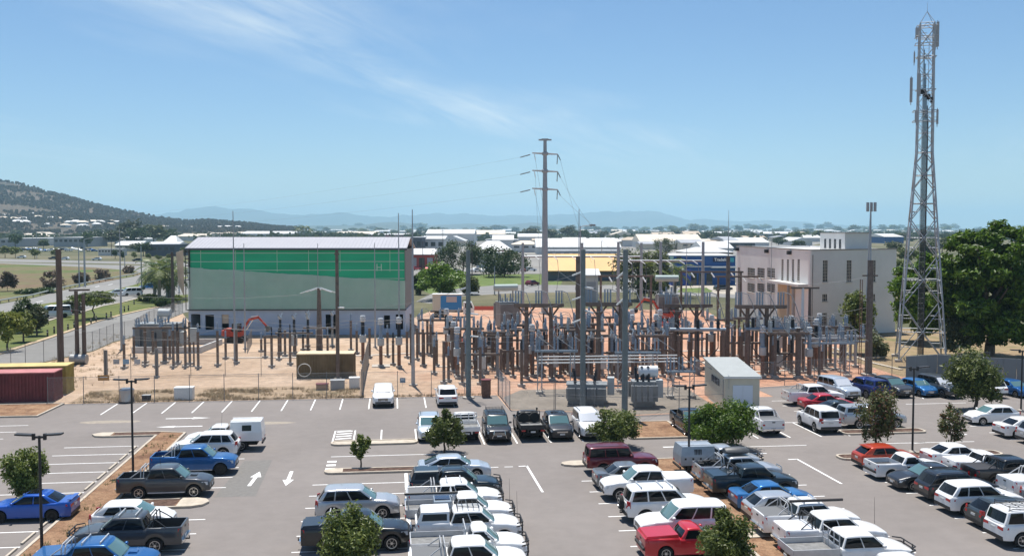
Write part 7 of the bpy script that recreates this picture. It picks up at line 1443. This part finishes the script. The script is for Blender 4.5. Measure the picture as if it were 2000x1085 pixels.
# ================================================================== TOWN
COLS = {'white': (.58, .58, .57), 'cream': (.62, .54, .43), 'grey': (.34, .35, .37), 'pale': (.56, .56, .55), 'dark': (.09, .10, .12), 'red': (.36, .06, .05), 'orange': (.62, .36, .11), 'tan': (.45, .36, .26), 'blue': (.03, .10, .28), 'navy': (.03, .07, .20)}
def cmat(c, kind): return mat(f'{kind}_{c}', COLS[c], .55 if kind == 'roof' else .8, var=.07, scale=.15)
def town(label, x0, x1, yb, yt, depth=18, roof='white', wall='pale', rise=1.6, name='warehouse', cat='building', group='low buildings of the town behind', rt='gable', doors=0, wins=0, rot=0, eave=.5):
    A, B = G(x0, yb), G(x1, yb); a, d, n, L = wallframe(A, B)
    if rot: 
        m = Matrix.Rotation(R(rot), 3, 'Z'); d = m @ d; n = m @ n
    H = max(2.2, HT((A + B) / 2, yt)); r = thing(name, label, cat, (A.x, A.y, 0), 0, group); z0 = Vector((0, 0, 0)); b = MB(); h0 = H if rt == 'flat' else H - (0 if rise < .1 else 0)
    ob('wall', fbox(b, z0, d, n, 0, L, -.06, H, -depth, 0).mesh('wall', cmat(wall, 'wall')), r); P = lambda u, w, z: z0 + d * u + n * w + Vector((0, 0, z)); e = eave
    if rt == 'gable': b = MB().add([P(-e, e, H - .05), P(L + e, e, H - .05), P(L + e, -depth / 2, H + rise), P(-e, -depth / 2, H + rise), P(L + e, -depth - e, H - .05), P(-e, -depth - e, H - .05), P(-e, e, H - .3), P(L + e, e, H - .3), P(L + e, -depth - e, H - .3), P(-e, -depth - e, H - .3)], [(0, 1, 2, 3), (3, 2, 4, 5), (0, 6, 7, 1), (1, 7, 8, 4, 2), (0, 3, 5, 9, 6), (5, 4, 8, 9)])
    elif rt == 'front': b = MB().add([P(-e, e, H - .05), P(L / 2, e, H + rise), P(L + e, e, H - .05), P(-e, -depth, H - .05), P(L / 2, -depth, H + rise), P(L + e, -depth, H - .05), P(-e, e, H - .3), P(L + e, e, H - .3), P(-e, -depth, H - .3), P(L + e, -depth, H - .3)], [(0, 1, 4, 3), (1, 2, 5, 4), (6, 7, 2, 1, 0), (2, 7, 9, 5), (0, 3, 8, 6)])
    elif rt == 'hip': q = min(L, depth) * .32; b = MB().add([P(-e, e, H), P(L + e, e, H), P(L + e, -depth - e, H), P(-e, -depth - e, H), P(q, -depth / 2, H + rise), P(L - q, -depth / 2, H + rise), P(-e, e, H - .25), P(L + e, e, H - .25), P(L + e, -depth - e, H - .25), P(-e, -depth - e, H - .25)], [(0, 1, 5, 4), (1, 2, 5), (2, 3, 4, 5), (3, 0, 4), (0, 6, 7, 1), (1, 7, 8, 2), (0, 3, 9, 6)])
    else: b = MB(); fbox(b, z0, d, n, -e * .2, L + e * .2, H, H + .25, -depth, .1)
    ob('roof', b.mesh('roof', cmat(roof, 'roof')), r)
    for k in range(doors): u = L * (k + .5) / doors; w_ = min(2.2, L / doors * .35); ob('door', fbox(MB(), z0, d, n, u - w_, u + w_, 0, min(H * .75, 4.5), 0, .05).mesh('door', M_dglass if k % 2 else cmat('grey', 'wall')), r)
    for k in range(wins): u = L * (k + .5) / wins; w_ = L / wins * .3; ob('window', fbox(MB(), z0, d, n, u - w_, u + w_, H * .55, H * .8, 0, .05).mesh('window', M_dglass), r)
    return r, A, d, n, L, H
TOWN = [
 # (x0, x1, base row, eave row, depth, roof, wall, rise, roof type, doors, wins, label)
 (800, 824, 500, 464, 40, 'grey', 'dark', 2, 'flat', 0, 2, 'dark grey office block left of the gum tree'), (824, 868, 498, 466, 40, 'white', 'white', 1.5, 'gable', 1, 3, 'white block right of the dark office'), (832, 926, 478, 456, 60, 'pale', 'pale', 4, 'gable', 2, 0, 'long pale grey shed behind the gum tree'), (920, 986, 470, 457, 60, 'cream', 'pale', 5, 'gable', 0, 0, 'cream roofed shed right of the long pale shed'), (948, 1012, 484, 468, 40, 'white', 'grey', 2, 'front', 0, 2, 'grey gable-fronted shed before the cream one'),
 (926, 998, 505, 488, 30, 'white', 'red', 4.5, 'hip', 0, 0, 'wide hipped white roof over red walls'), (930, 1000, 522, 494, 16, 'white', 'white', .6, 'flat', 0, 4, 'low white shop under the hipped roof'), (800, 848, 525, 496, 18, 'white', 'red', 2, 'gable', 3, 0, 'red fronted workshop beside the green building'), (1048, 1212, 496, 482, 40, 'white', 'pale', 5, 'gable', 0, 0, 'very long white roofed shed behind the orange roof'), (1066, 1212, 510, 490, 14, 'white', 'grey', .4, 'flat', 0, 9, 'long grey fascia shopfront'),
 (1070, 1212, 548, 528, 22, 'orange', 'dark', 4.6, 'gable', 0, 5, 'wide orange-yellow roof over dark verandah'), (1141, 1168, 592, 536, 10, 'white', 'pale', 1.0, 'gable', 1, 0, 'narrow pale shed just behind the switchyard'), (1250, 1372, 484, 471, 50, 'cream', 'pale', 5.5, 'gable', 0, 0, 'long pinkish cream roofed shed above the palms'), (1372, 1432, 492, 484, 40, 'white', 'white', 4, 'gable', 0, 0, 'white roofed shed right of the cream shed'), (1410, 1502, 480, 473, 50, 'white', 'pale', 4, 'gable', 0, 0, 'white roofed shed above the white building'),
 (1338, 1432, 503, 492, 28, 'white', 'tan', 2.4, 'hip', 0, 0, 'tan walled hall behind the blue shop'), (1195, 1240, 466, 458, 50, 'cream', 'tan', 5, 'front', 0, 0, 'cream gable roof behind the monopole right'), (1012, 1060, 476, 462, 50, 'white', 'pale', 3, 'gable', 0, 0, 'white shed left of the monopole'), (1490, 1560, 466, 456, 70, 'white', 'grey', 3, 'gable', 0, 3, 'two storey white office far behind the white building'), (1560, 1606, 472, 464, 40, 'white', 'pale', 3, 'gable', 0, 0, 'small white shed left of the plant room'), (1728, 1765, 475, 462, 60, 'white', 'blue', 3, 'gable', 0, 0, 'pale shed right of the plant room'), (1040, 1062, 492, 475, 8, 'grey', 'grey', .3, 'flat', 0, 0, 'grey square billboard block left of the monopole'),
 (0, 38, 482, 466, 50, 'white', 'grey', 2, 'flat', 0, 3, 'grey block at the left edge of the town'), (40, 106, 479, 465, 60, 'white', 'white', 2, 'flat', 2, 0, 'bright white shed at far left'), (105, 162, 482, 464, 50, 'pale', 'grey', 2.4, 'flat', 0, 6, 'grey glazed office at far left'), (-20, 62, 464, 455, 80, 'white', 'pale', 3, 'gable', 0, 0, 'pale shed roofs behind the grey block'), (318, 346, 482, 474, 18, 'white', 'white', 6, 'hip', 0, 0, 'white pointed marquee roof behind the road'), (284, 342, 500, 478, 25, 'dark', 'dark', 1, 'flat', 0, 5, 'dark low shopfront near the palms'), (335, 372, 494, 482, 25, 'white', 'red', .6, 'flat', 0, 0, 'red fascia shop left of the green building'), (345, 400, 470, 461, 60, 'cream', 'pale', 3, 'gable', 0, 0, 'cream roof left above the green building'), (395, 480, 462, 455, 90, 'cream', 'cream', 3, 'gable', 0, 0, 'wide cream roofs above the green building'), (470, 575, 464, 456, 80, 'white', 'pale', 4, 'gable', 0, 0, 'white shed above the green building'), (655, 735, 462, 456, 80, 'cream', 'tan', 4, 'gable', 0, 0, 'tan shed above the green building, right part'), (720, 798, 464, 458, 60, 'white', 'red', 2, 'gable', 0, 0, 'red walled shed above the green building, right end'),
 (192, 240, 499, 486, 6, 'white', 'white', .3, 'flat', 0, 8, 'long white portable office beside the cross road')]
for (x0, x1, yb, yt, dp, rf, wl, rise, rt, dr, wn, lab) in TOWN: town(lab, x0, x1, yb, yt, dp, rf, wl, rise, rt=rt, doors=dr, wins=wn)
# blue shop with its sign
rb_, A_, d_, n_, L_, H_ = town('large blue trade shop with white lettering', 1308, 1436, 556, 500, 22, 'white', 'blue', .8, 'trade_shop', 'shop', None, 'flat', 0, 0)
ob('fascia', fbox(MB(), Vector((0, 0, 0)), d_, n_, -.1, L_, H_ * .62, H_ * .66, 0, .5).mesh('fascia', cmat('pale', 'wall')), rb_); ob('awning', fbox(MB(), Vector((0, 0, 0)), d_, n_, L_ * .62, L_, H_ * .60, H_ * .64, 0, 2.2).mesh('awning', cmat('white', 'wall')), rb_)
O_ = Vector((0, 0, 0)); sg_ = ob('sign_board', fbox(MB(), O_, d_, n_, L_ * .655, L_ * .975, H_ * .80, H_ * .95, .05, .2).mesh('sign_board', mat('sign_navy', (.008, .012, .06), .4)), rb_); ob('sign_panel', fbox(MB(), O_, d_, n_, L_ * .91, L_ * .975, H_ * .80, H_ * .95, .2, .24).mesh('sign_panel', mat('sign_teal', (.05, .35, .42), .4)), sg_)
ob('small_sign', fbox(MB(), O_, d_, n_, L_ * .10, L_ * .17, H_ * .86, H_ * .99, .05, .15).mesh('small_sign', mat('sign_navy', (.008, .012, .06), .4)), rb_); ob('pale_panel', fbox(MB(), O_, d_, n_, L_ * .0, L_ * .055, H_ * .84, H_ * .99, .05, .12).mesh('pale_panel', mat('sign_mint', (.35, .55, .45), .5)), rb_)
cu = bpy.data.curves.new('lettering', 'FONT'); cu.body = 'Tradelink'; cu.size = 1.12; cu.extrude = .03; cu.offset = .022; cu.materials.append(mat('sign_white', (.8, .8, .8), .5)); tmp = bpy.data.objects.new('lettering', cu); lm_ = bpy.data.meshes.new_from_object(tmp); bpy.data.objects.remove(tmp); o = ob('lettering', lm_, rb_); q = d_ * (L_ * .672) + n_ * .26; o.location = (q.x, q.y, H_ * .835); o.rotation_euler = (R(90), 0, math.atan2(d_.y, d_.x))
for k in range(4): u = L_ * (.2 + .12 * k); ob('shop_window', fbox(MB(), Vector((0, 0, 0)), d_, n_, u, u + L_ * .09, .1, H_ * .4, 0, .06).mesh('shop_window', M_dglass), rb_)
ob('entry_block', fbox(MB(), Vector((0, 0, 0)), d_, n_, 0, L_ * .3, 0, H_ * .55, .02, 2.5).mesh('entry_block', mat('shop_blue', (.02, .06, .30), .6)), rb_)
sheet('town_ground', px([(798, 453), (1640, 453), (1640, 470), (1440, 500), (1436, 552), (1240, 552), (1100, 534), (930, 534), (800, 540)]), -0.054, ground_mat('town_paving', [(.3, (.17, .165, .155)), (.55, (.27, .26, .24)), (.75, (.22, .21, .13))], .02, (.2, .5)), 'paved and dusty ground between the sheds')
rg = random.Random(5); q = 0
for y, x0, x1 in ((468, 840, 1040), (471, 1205, 1640), (476, 1040, 1440), (480, 1200, 1440), (487, 1212, 1440), (492, 1000, 1070), (467, 0, 340), (474, 150, 345), (490, 225, 340)):
    x = x0
    while x < x1:
        w = rg.uniform(28, 70); p = G(x, y); s_ = PXM(p); q += 1
        if rg.random() < .82: town(f'{ordn(q)} of the closely packed low sheds in the town', x, x + w, y + rg.uniform(-1.5, 1.5), y - rg.uniform(3.4, 5.2) * s_, rg.uniform(20, 40), rg.choice(['white', 'white', 'white', 'cream', 'pale', 'grey', 'tan']), rg.choice(['pale', 'white', 'tan', 'grey', 'cream', 'dark']), rg.uniform(1.5, 3), rt=rg.choice(['gable', 'gable', 'front', 'hip']), wins=rg.choice([0, 2, 3]), group='closely packed low sheds')
        x += w + rg.uniform(2, 16)
# further sheds and houses filling the plain
rg = random.Random(21); k = 0
for band, (y0, y1, n) in {'farthest': (448.6, 451, 66), 'far': (451.5, 456, 70), 'middle': (457, 465, 50), 'nearest': (467, 486, 26)}.items():
    for i in range(n):
        x = lerp(-40, 2040, (i + rg.uniform(.1, .9)) / n); y = rg.uniform(y0, y1)
        if 365 < x < 800 and band == 'middle': continue
        if band == 'middle' and 1640 < x: continue
        if band == 'nearest' and not (845 < x < 1060 or 1205 < x < 1420 or x < 300 or 1500 < x < 1600): continue
        w = rg.uniform(14, 46) * (1 if band != 'farthest' else .7); p = G(x, y); s = PXM(p); hpx = rg.uniform(4, 7) * s * (1.25 if band == 'farthest' else 1)
        town(f'pale roofed building, {ordn(i)} from left in the {band} band of town', x, x + w, y, y - hpx, rg.uniform(25, 60), rg.choice(['white', 'white', 'white', 'cream', 'pale', 'grey', 'tan']), rg.choice(['pale', 'white', 'tan', 'grey', 'cream']), rg.uniform(2, 5), rt=rg.choice(['gable', 'gable', 'front', 'hip']), group=f'pale roofed buildings in the {band} band')
# ------------------------------------------------------------------ trees of the town (shared meshes)
TM = {}
for c in ('dark', 'green', 'olive'):
    for v in range(3): TM[c, v] = crown_mesh(300 + v + ord(c[0]), 1, .8, 1100, .13, LF[c], 22, .36)
TRK = MB().tube((0, 0, -.1), (0, 0, 1.3), .09, .05, 6).tube((0, 0, .9), (.4, .2, 1.5), .04, .02, 5).tube((0, 0, .9), (-.4, .1, 1.5), .04, .02, 5).mesh('trunk', M_bark2)
def town_tree(label, x, yb, yt, wpx, c, v, group):
    p = G(x, yb); h = max(2.5, HT(p, yt)); rx = wpx / 2 / PXM(p); t = thing('town_tree', label, 'tree', (p.x, p.y, 0), rg.uniform(0, 6.28), group); s = h / 2.3; cr = ob('crown', TM[c, v], t, (0, 0, h * .6)); cr.scale = (rx, rx, h * .5); tk = ob('trunk', TRK, t); tk.scale = (h * .35, h * .35, h * .45); return t
for i, (x, yb, yt, w, c) in enumerate([(200, 478, 445, 60, 'dark'), (225, 480, 450, 50, 'olive'), (254, 478, 428, 58, 'olive'), (268, 480, 440, 46, 'dark'), (300, 478, 437, 62, 'olive'), (330, 476, 445, 40, 'dark'), (30, 484, 453, 26, 'dark'), (85, 486, 466, 24, 'dark'), (170, 482, 452, 30, 'dark'), (280, 500, 470, 40, 'dark'), (265, 492, 475, 36, 'olive'), (10, 503, 480, 26, 'green'), (30, 503, 481, 26, 'green'), (68, 505, 483, 22, 'green'), (110, 505, 484, 22, 'green'), (225, 505, 485, 12, 'dark'), (240, 508, 490, 14, 'dark'), (262, 507, 492, 14, 'green'), (290, 508, 494, 14, 'green'), (310, 510, 496, 16, 'green'), (330, 512, 496, 16, 'green'), (850, 461, 441, 30, 'dark'), (818, 462, 449, 22, 'dark'), (915, 458, 449, 14, 'dark'), (1035, 472, 444, 50, 'olive'), (1075, 470, 447, 40, 'olive'), (1110, 470, 440, 38, 'olive'), (1135, 472, 446, 34, 'dark'), (1178, 466, 450, 26, 'olive'), (1318, 462, 447, 32, 'olive'), (1385, 470, 448, 26, 'dark'), (1400, 474, 455, 30, 'olive'), (1420, 466, 451, 30, 'dark'), (1450, 464, 451, 36, 'olive'), (1555, 472, 449, 38, 'green'), (1520, 480, 462, 36, 'dark'), (1600, 468, 449, 32, 'green'), (1560, 486, 468, 34, 'dark'), (1735, 470, 456, 40, 'olive'), (1765, 470, 453, 44, 'olive'), (1830, 470, 455, 44, 'dark'), (620, 466, 452, 40, 'dark'), (650, 464, 453, 30, 'olive'), (690, 464, 453, 36, 'dark'), (560, 466, 456, 24, 'dark'), (490, 470, 458, 26, 'olive'), (360, 500, 478, 18, 'green'), (1290, 478, 462, 30, 'olive'), (1745, 500, 470, 44, 'olive'), (1775, 520, 478, 50, 'green'), (1815, 512, 468, 52, 'dark'), (1760, 545, 505, 46, 'green'), (1840, 495, 462, 50, 'olive'), (1990, 480, 452, 60, 'dark')]):
    town_tree(f'{ordn(i)} of the larger town trees, {"dark" if c == "dark" else "grey-green" if c == "olive" else "bright green"} crown', x, yb, yt, w, c, i % 3, 'larger trees of the town')
bands = {'farthest': (448.6, 451, 80, 12, 30), 'far': (451, 456.5, 96, 14, 30), 'middle': (457, 472, 60, 16, 32)}
for bn, (y0, y1, n, w0, w1) in bands.items():
    for i in range(n):
        x = lerp(-40, 2040, (i + rg.uniform(0, 1)) / n); y = rg.uniform(y0, y1)
        if bn == 'middle' and 365 < x < 800: continue
        w = rg.uniform(w0, w1); town_tree(f'small tree, {ordn(i)} from left in the {bn} belt of town trees', x, y, y - w * rg.uniform(.35, .6), w, rg.choice(['dark', 'olive', 'olive', 'green']), rg.randrange(3), f'trees in the {bn} belt of the town')
# the belt of trees beyond, too far off to tell apart: one mass
b = MB(); vs = []; fs = []; r3 = random.Random(77)
for k in range(2300):
    D = 1100 * (5.2 ** r3.random()); x = r3.uniform(-80, 2080); dv = _fw * FPX + _rt * (x - 1000); p = Vector((dv.x, dv.y, 0)) / FPX * D; s_ = r3.uniform(3.2, 6.5)
    for q in range(16):
        c0 = p + Vector((r3.gauss(0, .5) * s_, r3.gauss(0, .5) * s_, s_ * (.75 + r3.gauss(0, .32)))); an = r3.uniform(0, 3.14); e = s_ * r3.uniform(.25, .5); dx, dy = math.cos(an) * e, math.sin(an) * e; o = len(vs)
        vs += [c0 + Vector((-dx, -dy, -e * .5)), c0 + Vector((dx, dy, -e * .6)), c0 + Vector((dx * .7, dy * .7, e * .6)), c0 + Vector((-dx * .8, -dy * .8, e * .7))]; fs.append((o, o + 1, o + 2, o + 3))
b.add(vs, fs); o = ob('treeline', b.mesh('treeline', LF['olive'])); o['kind'] = 'stuff'; o['label'] = 'distant grey-green belt of trees across the plain'
# ------------------------------------------------------------------ far street furniture and moving cars
MCAR = {}
def far_car(label, x, y, hd, pm, name='distant_car', group='distant vehicles on the roads and lots', van=False):
    p = G(x, y); t = thing(name, label, 'van' if van else 'car', (p.x, p.y, 0), R(hd), group); k = 'van' if van else 'car'
    if k not in MCAR:
        z = 2.0 if van else 1.45; b = MB().add([(-2.2, -.86, .25), (2.2, -.86, .25), (2.2, .86, .25), (-2.2, .86, .25), (-2.2, -.86, .9), (2.2, -.8, .75), (2.2, .8, .75), (-2.2, .86, .9), (-2.0 if van else -1.6, -.68, z), (.6 if van else .2, -.68, z), (.6 if van else .2, .68, z), (-2.0 if van else -1.6, .68, z), (1.7 if van else 1.0, -.8, .95), (1.7 if van else 1.0, .8, .95)], [(0, 1, 5, 12, 4), (3, 7, 13, 6, 2), (1, 2, 6, 5), (0, 4, 7, 3), (5, 6, 13, 12), (8, 9, 10, 11), (4, 12, 9, 8), (7, 11, 10, 13), (12, 13, 10, 9), (4, 8, 11, 7)]); g = MB()
        for sg in (-1, 1): v = [(-1.5, sg * .84, 1.0), (1.0 if not van else 1.4, sg * .82, 1.0), (.2 if not van else .6, sg * .72, z - .1), (-1.4, sg * .72, z - .1)]; g.add(v if sg < 0 else v[::-1], [(0, 1, 2, 3)])
        g.add([(1.04 if not van else 1.72, -.7, 1.0), (1.04 if not van else 1.72, .7, 1.0), (.28 if not van else .68, .6, z - .06), (.28 if not van else .68, -.6, z - .06)], [(0, 1, 2, 3)]); wh = MB().lathe((0, 0, .32), [(.32, -.1), (.32, .1)], 10, 'Y'); MCAR[k] = (b.mesh('body', W_), g.mesh('window', M_glass), wh.mesh('wheel', M_tyre))
    bo, gl, wh = MCAR[k]; o = ob('body', bo, t); o.material_slots[0].link = 'OBJECT'; o.material_slots[0].material = pm; ob('window', gl, t); [ob('wheel', wh, t, (a, c, 0)) for a in (-1.35, 1.35) for c in (-.78, .78)]
far_car('white sedan driving near the flat-topped verge tree', 228, 577, -160, W_); vehicle('van', W_, *G(258, 577).xy, -155, 'white van following on the near carriageway', 'van', (), 'dark', name='moving_van', group='vehicles on the divided road'); far_car('blue car at the rear of the road queue', 290, 564, -150, SKY)
vehicle('van', SB, *G(108, 620).xy, -155, 'pale van passing behind the dark round tree', 'van', (), 'dark', name='moving_van', group='vehicles on the divided road', sc=1.1); vehicle('dual', GR, *G(128, 612).xy, -155, 'grey ute following the pale van', 'ute', (), name='moving_ute', group='vehicles on the divided road')
for i, (x, y, c) in enumerate([(42, 504, W_), (104, 506, GR), (126, 507, W_), (189, 508, W_), (268, 510, CH), (320, 511, CH)]): far_car(f'{ordn(i)} car from the left on the cross road', x, y, 175, c)
for i in range(34): x = 40 + i * 4.4 + rg.uniform(-1, 1); far_car(f'{ordn(i)} car from the left in the distant car yard', x, 489 + rg.uniform(-3, 2), rg.choice([80, 100, 0]), rg.choice([W_, W_, W_, SV, GR, BL]), group='cars in the distant car yard')
for i, (x, y, c) in enumerate([(850, 530, RD), (812, 527, RD), (835, 529, RD), (892, 532, W_), (930, 531, W_), (943, 531, W_), (956, 531, BK), (1010, 529, W_), (1022, 530, MR), (1036, 529, W_), (1040, 557, MR), (828, 548, SB), (1412, 567, CH), (820, 562, BL)]): far_car(f'{ordn(i)} car parked along the street behind the substation', x, y, 5 + 40 * (i % 3), c, group='cars behind the substation')
for i, (x, yb, yt, arms) in enumerate([(865, 500, 448, ((-.6, 2.4), (-2, 2.4))), (922, 560, 475, ((-.6, 2),)), (826, 530, 470, ((-.6, 2),)), (1175, 540, 470, ()), (966, 575, 520, ()), (64, 500, 443, ()), (72, 504, 452, ()), (218, 500, 446, ((-.8, 2),)), (155, 560, 470, ()), (165, 558, 468, ()), (244, 530, 485, ()), (277, 578, 480, ()), (350, 572, 540, ()), (1450, 470, 440, ()), (1700, 470, 448, ())]): pole(f'{ordn(i)} of the distant street poles', x, yb, yt, .16, .1, Mtimber if arms else M_steel, 'street_pole', 'pole', arms=arms, group='distant street poles')
for i, (x, y) in enumerate([(1133, 497), (167, 497)]):
    p = G(x, 620 if i == 0 else 560); h = HT(p, 441 if i == 0 else 466); t = thing('street_light', ['floodlight pole behind the middle strain pole', 'curved street light over the far carriageway'][i], 'street light', (p.x, p.y, 0)); ob('pole', MB().tube((0, 0, 0), (0, 0, h), .14, .08, 8).mesh('pole', M_steel), t); ob('arm', MB().path([(0, 0, h - .2), (.5, 0, h), (1.8, 0, h + .15)], .06, 5).mesh('arm', M_steel), t); ob('lamp_head', MB().box((2.1, 0, h + .12), (1.0, .4, .3)).mesh('lamp_head', M_tank), t)
p = G(326, 585); t = thing('globe_lamp', 'white globe street lamp among the palms', 'street light', (p.x, p.y, 0)); h = HT(p, 552); ob('pole', MB().tube((0, 0, 0), (0, 0, h), .1, .07, 8).mesh('pole', M_steel), t); ob('globe', MB().lathe((0, 0, h), [(.1, -.5), (.5, -.3), (.62, .1), (.4, .45), (.05, .6)], 12).mesh('globe', mat('opal', (.75, .75, .73), .3), True), t)
# ================================================================== HILLS, MOUNTAINS, HAZE
from mathutils import noise as mn
def hgt(D, y): return CAM_H + (446 - y) / FPX * D
def range_mesh(name, prof, D, front, back, x0, x1, nx, ny, m, rough, seed, fr=.0012, jag=0.0):
    vs = []; fs = []
    for i in range(nx):
        x = lerp(x0, x1, i / (nx - 1)); r = interp(prof, x) - jag * (mn.fractal(Vector((x * .03, seed, 1.7)), .8, 2.2, 4)); H = hgt(D, r)
        dirv = (_fw * FPX + _rt * (x - 1000)); dirv = Vector((dirv.x, dirv.y, 0)) / FPX
        for j in range(ny):
            t = j / (ny - 1); dd = lerp(front, back, t); k = (dd - front) / (D - front) if dd < D else 1 - (dd - D) / (back - D); s = max(0, k); s = s * s * (3 - 2 * s) if dd > D else s ** 1.15
            p = dirv * dd; nn = mn.fractal(Vector((p.x * fr + seed, p.y * fr, seed)), 0.9, 2.1, 5); ridge = 1 - abs(mn.noise(Vector((p.x * fr * .8, p.y * fr * .8, seed + 5))))
            z = H * s * (1 + rough * nn * (1 - s ** 3)) - (1 - s) * H * .12 * ridge * s * 2 - 1.0 * (s <= 0); vs.append((p.x, p.y, max(-2, z)))
    for i in range(nx - 1):
        for j in range(ny - 1): fs.append((i * ny + j, (i + 1) * ny + j, (i + 1) * ny + j + 1, i * ny + j + 1))
    b = MB(); b.add(vs, fs); return b.mesh(name, m, True, 180), vs
M_hill = ground_mat('dry_hill_bush', [(0.3, (.065, .06, .045)), (.5, (.11, .09, .068)), (.7, (.15, .115, .09))], .012, (.06, .7)); M_mtn = ground_mat('mountain_forest', [(0.3, (.05, .06, .04)), (.7, (.10, .10, .07))], .0008)
HP = [(-420, 330), (-250, 318), (-120, 334), (0, 353), (50, 361), (100, 375), (150, 389), (200, 403), (250, 414), (300, 423), (340, 430), (370, 433), (400, 431), (430, 433), (480, 437), (520, 442), (570, 446)]
me, hv = range_mesh('hill', HP, 2700, 1500, 3900, -420, 580, 150, 40, M_hill, .28, 3.0, .003); structure('hill', me, 'dry bush covered hill at the left')
# bushland on the hill: one mass of small crowns
rg = random.Random(9); vs = []; fs = []
for k in range(15000):
    i = rg.randrange(149); j = rg.randrange(2, 24); a = Vector(hv[i * 40 + j]); c = Vector(hv[(i + 1) * 40 + j]); e = Vector(hv[i * 40 + j + 1]); p = a + (c - a) * rg.random() + (e - a) * rg.random()
    if p.z < 6 or mn.noise(p * .006) < -.22 + .35 * rg.random() - .2: continue
    s = rg.uniform(2.0, 4.4); o = len(vs)
    for q in range(3):
        an = rg.uniform(0, 3.14); dx, dy = math.cos(an) * s, math.sin(an) * s; c0 = p + Vector((rg.uniform(-2, 2), rg.uniform(-2, 2), 0)); o = len(vs)
        vs += [c0 + Vector((-dx, -dy, s * .5)), c0 + Vector((dx, dy, s * .4)), c0 + Vector((dx * .6, dy * .6, s * 1.8)), c0 + Vector((-dx * .5, -dy * .5, s * 2.0))]; fs.append((o, o + 1, o + 2, o + 3))
b = MB(); b.add(vs, fs); o = ob('hill_bushland', b.mesh('hill_bushland', LF['hill'])); o['kind'] = 'stuff'; o['label'] = 'scattered dry bushland covering the left hill'
MP = [(250, 436), (300, 420), (350, 412), (400, 404), (420, 402), (450, 408), (490, 407), (530, 414), (600, 419), (660, 416), (690, 416), (720, 422), (760, 424), (820, 419), (860, 417), (900, 416), (940, 421), (1000, 420), (1060, 421), (1100, 418), (1150, 415), (1200, 413), (1250, 412), (1285, 413), (1310, 420), (1345, 428), (1400, 430), (1460, 430), (1550, 432), (1620, 437), (1700, 440), (1800, 444), (1900, 446)]
me, _ = range_mesh('mountains', MP, 17000, 14000, 20500, 180, 1920, 260, 16, M_mtn, .45, 7.0, .0006, 3.0); structure('mountains', me, 'long blue mountain range on the horizon')
for nm, P2, D, x0, x1, sd, lab in (('foothills', [(520, 446), (580, 441), (640, 440), (700, 440), (740, 435), (770, 433), (800, 436), (830, 440), (880, 438), (920, 436), (950, 439), (1000, 438), (1040, 434), (1080, 438), (1130, 442), (1200, 446)], 9500, 520, 1210, 2, 'low grey-blue foothills in the centre'), ('foothills', [(1560, 447), (1620, 444), (1650, 446), (1690, 447), (1720, 446.5)], 6000, 1560, 1760, 4, 'low foothills at right behind the plant room')):
    me, _ = range_mesh(nm, P2, D, D * .8, D * 1.25, x0, x1, 120, 12, M_mtn, .3, sd, .001); structure(nm, me, lab)
# houses on the lower hill slope
rg = random.Random(33)
for i in range(46):
    x = lerp(-10, 470, (i + rg.random()) / 46); lo = lerp(444, 449, min(1, x / 400)); hi = lerp(418, 446, min(1, x / 330)); y = rg.uniform(min(hi, lo - 1), lo)
    # a house on the slope: find the hill surface seen at this row
    best = None
    u = (x + 420) / 1000 * 149
    if 0 <= u < 148:
        for j in range(1, 24):
            v = Vector(hv[int(u) * 40 + j]); dv = v - Vector((0, 0, CAM_H)); yy = 542.5 - FPX * dv.dot(_up) / dv.dot(_fw)
            if yy <= y: best = v; break
    if best is None: continue
    s = rg.uniform(.8, 1.25); t = thing('hillside_house', f'small pale house on the hill slope, {ordn(i)} from the left', 'house', best + Vector((0, 0, -.5)), rg.uniform(-.5, .5), 'houses on the hill slope', s); rc = rg.choice(['white', 'white', 'white', 'cream', 'tan', 'pale'])
    if ('hh', rc) not in MC: MC['hh', rc] = (MB().bb(-8, 8, -5, 5, -4, 4).mesh('wall', cmat('white', 'wall')), MB().add([(-9, -6, 4), (9, -6, 4), (9, 6, 4), (-9, 6, 4), (-4, 0, 6.8), (4, 0, 6.8)], [(0, 1, 5, 4), (1, 2, 5), (2, 3, 4, 5), (3, 0, 4)]).mesh('roof', cmat(rc, 'roof')), MB().bb(-5, 5, -5.1, -5, 0.5, 2.6).mesh('window', M_dglass))
    w_, r_, g_ = MC['hh', rc]; ob('wall', w_, t); ob('roof', r_, t); ob('window', g_, t)
hz = bpy.data.materials.new('haze'); hz.use_nodes = True; nt = hz.node_tree; nt.nodes.clear(); out = nt.nodes.new('ShaderNodeOutputMaterial'); pv = nt.nodes.new('ShaderNodeVolumePrincipled'); pv.inputs['Color'].default_value = (.50, .80, 1, 1); pv.inputs['Density'].default_value = 9.5e-5; pv.inputs['Anisotropy'].default_value = 0.0; nt.links.new(pv.outputs[0], out.inputs['Volume'])
b = MB().bb(-S - 300, S + 300, -800, S + 300, -8, 480); o = ob('haze', b.mesh('haze', hz)); o['kind'] = 'stuff'; o['label'] = 'thin bluish haze over the plain'
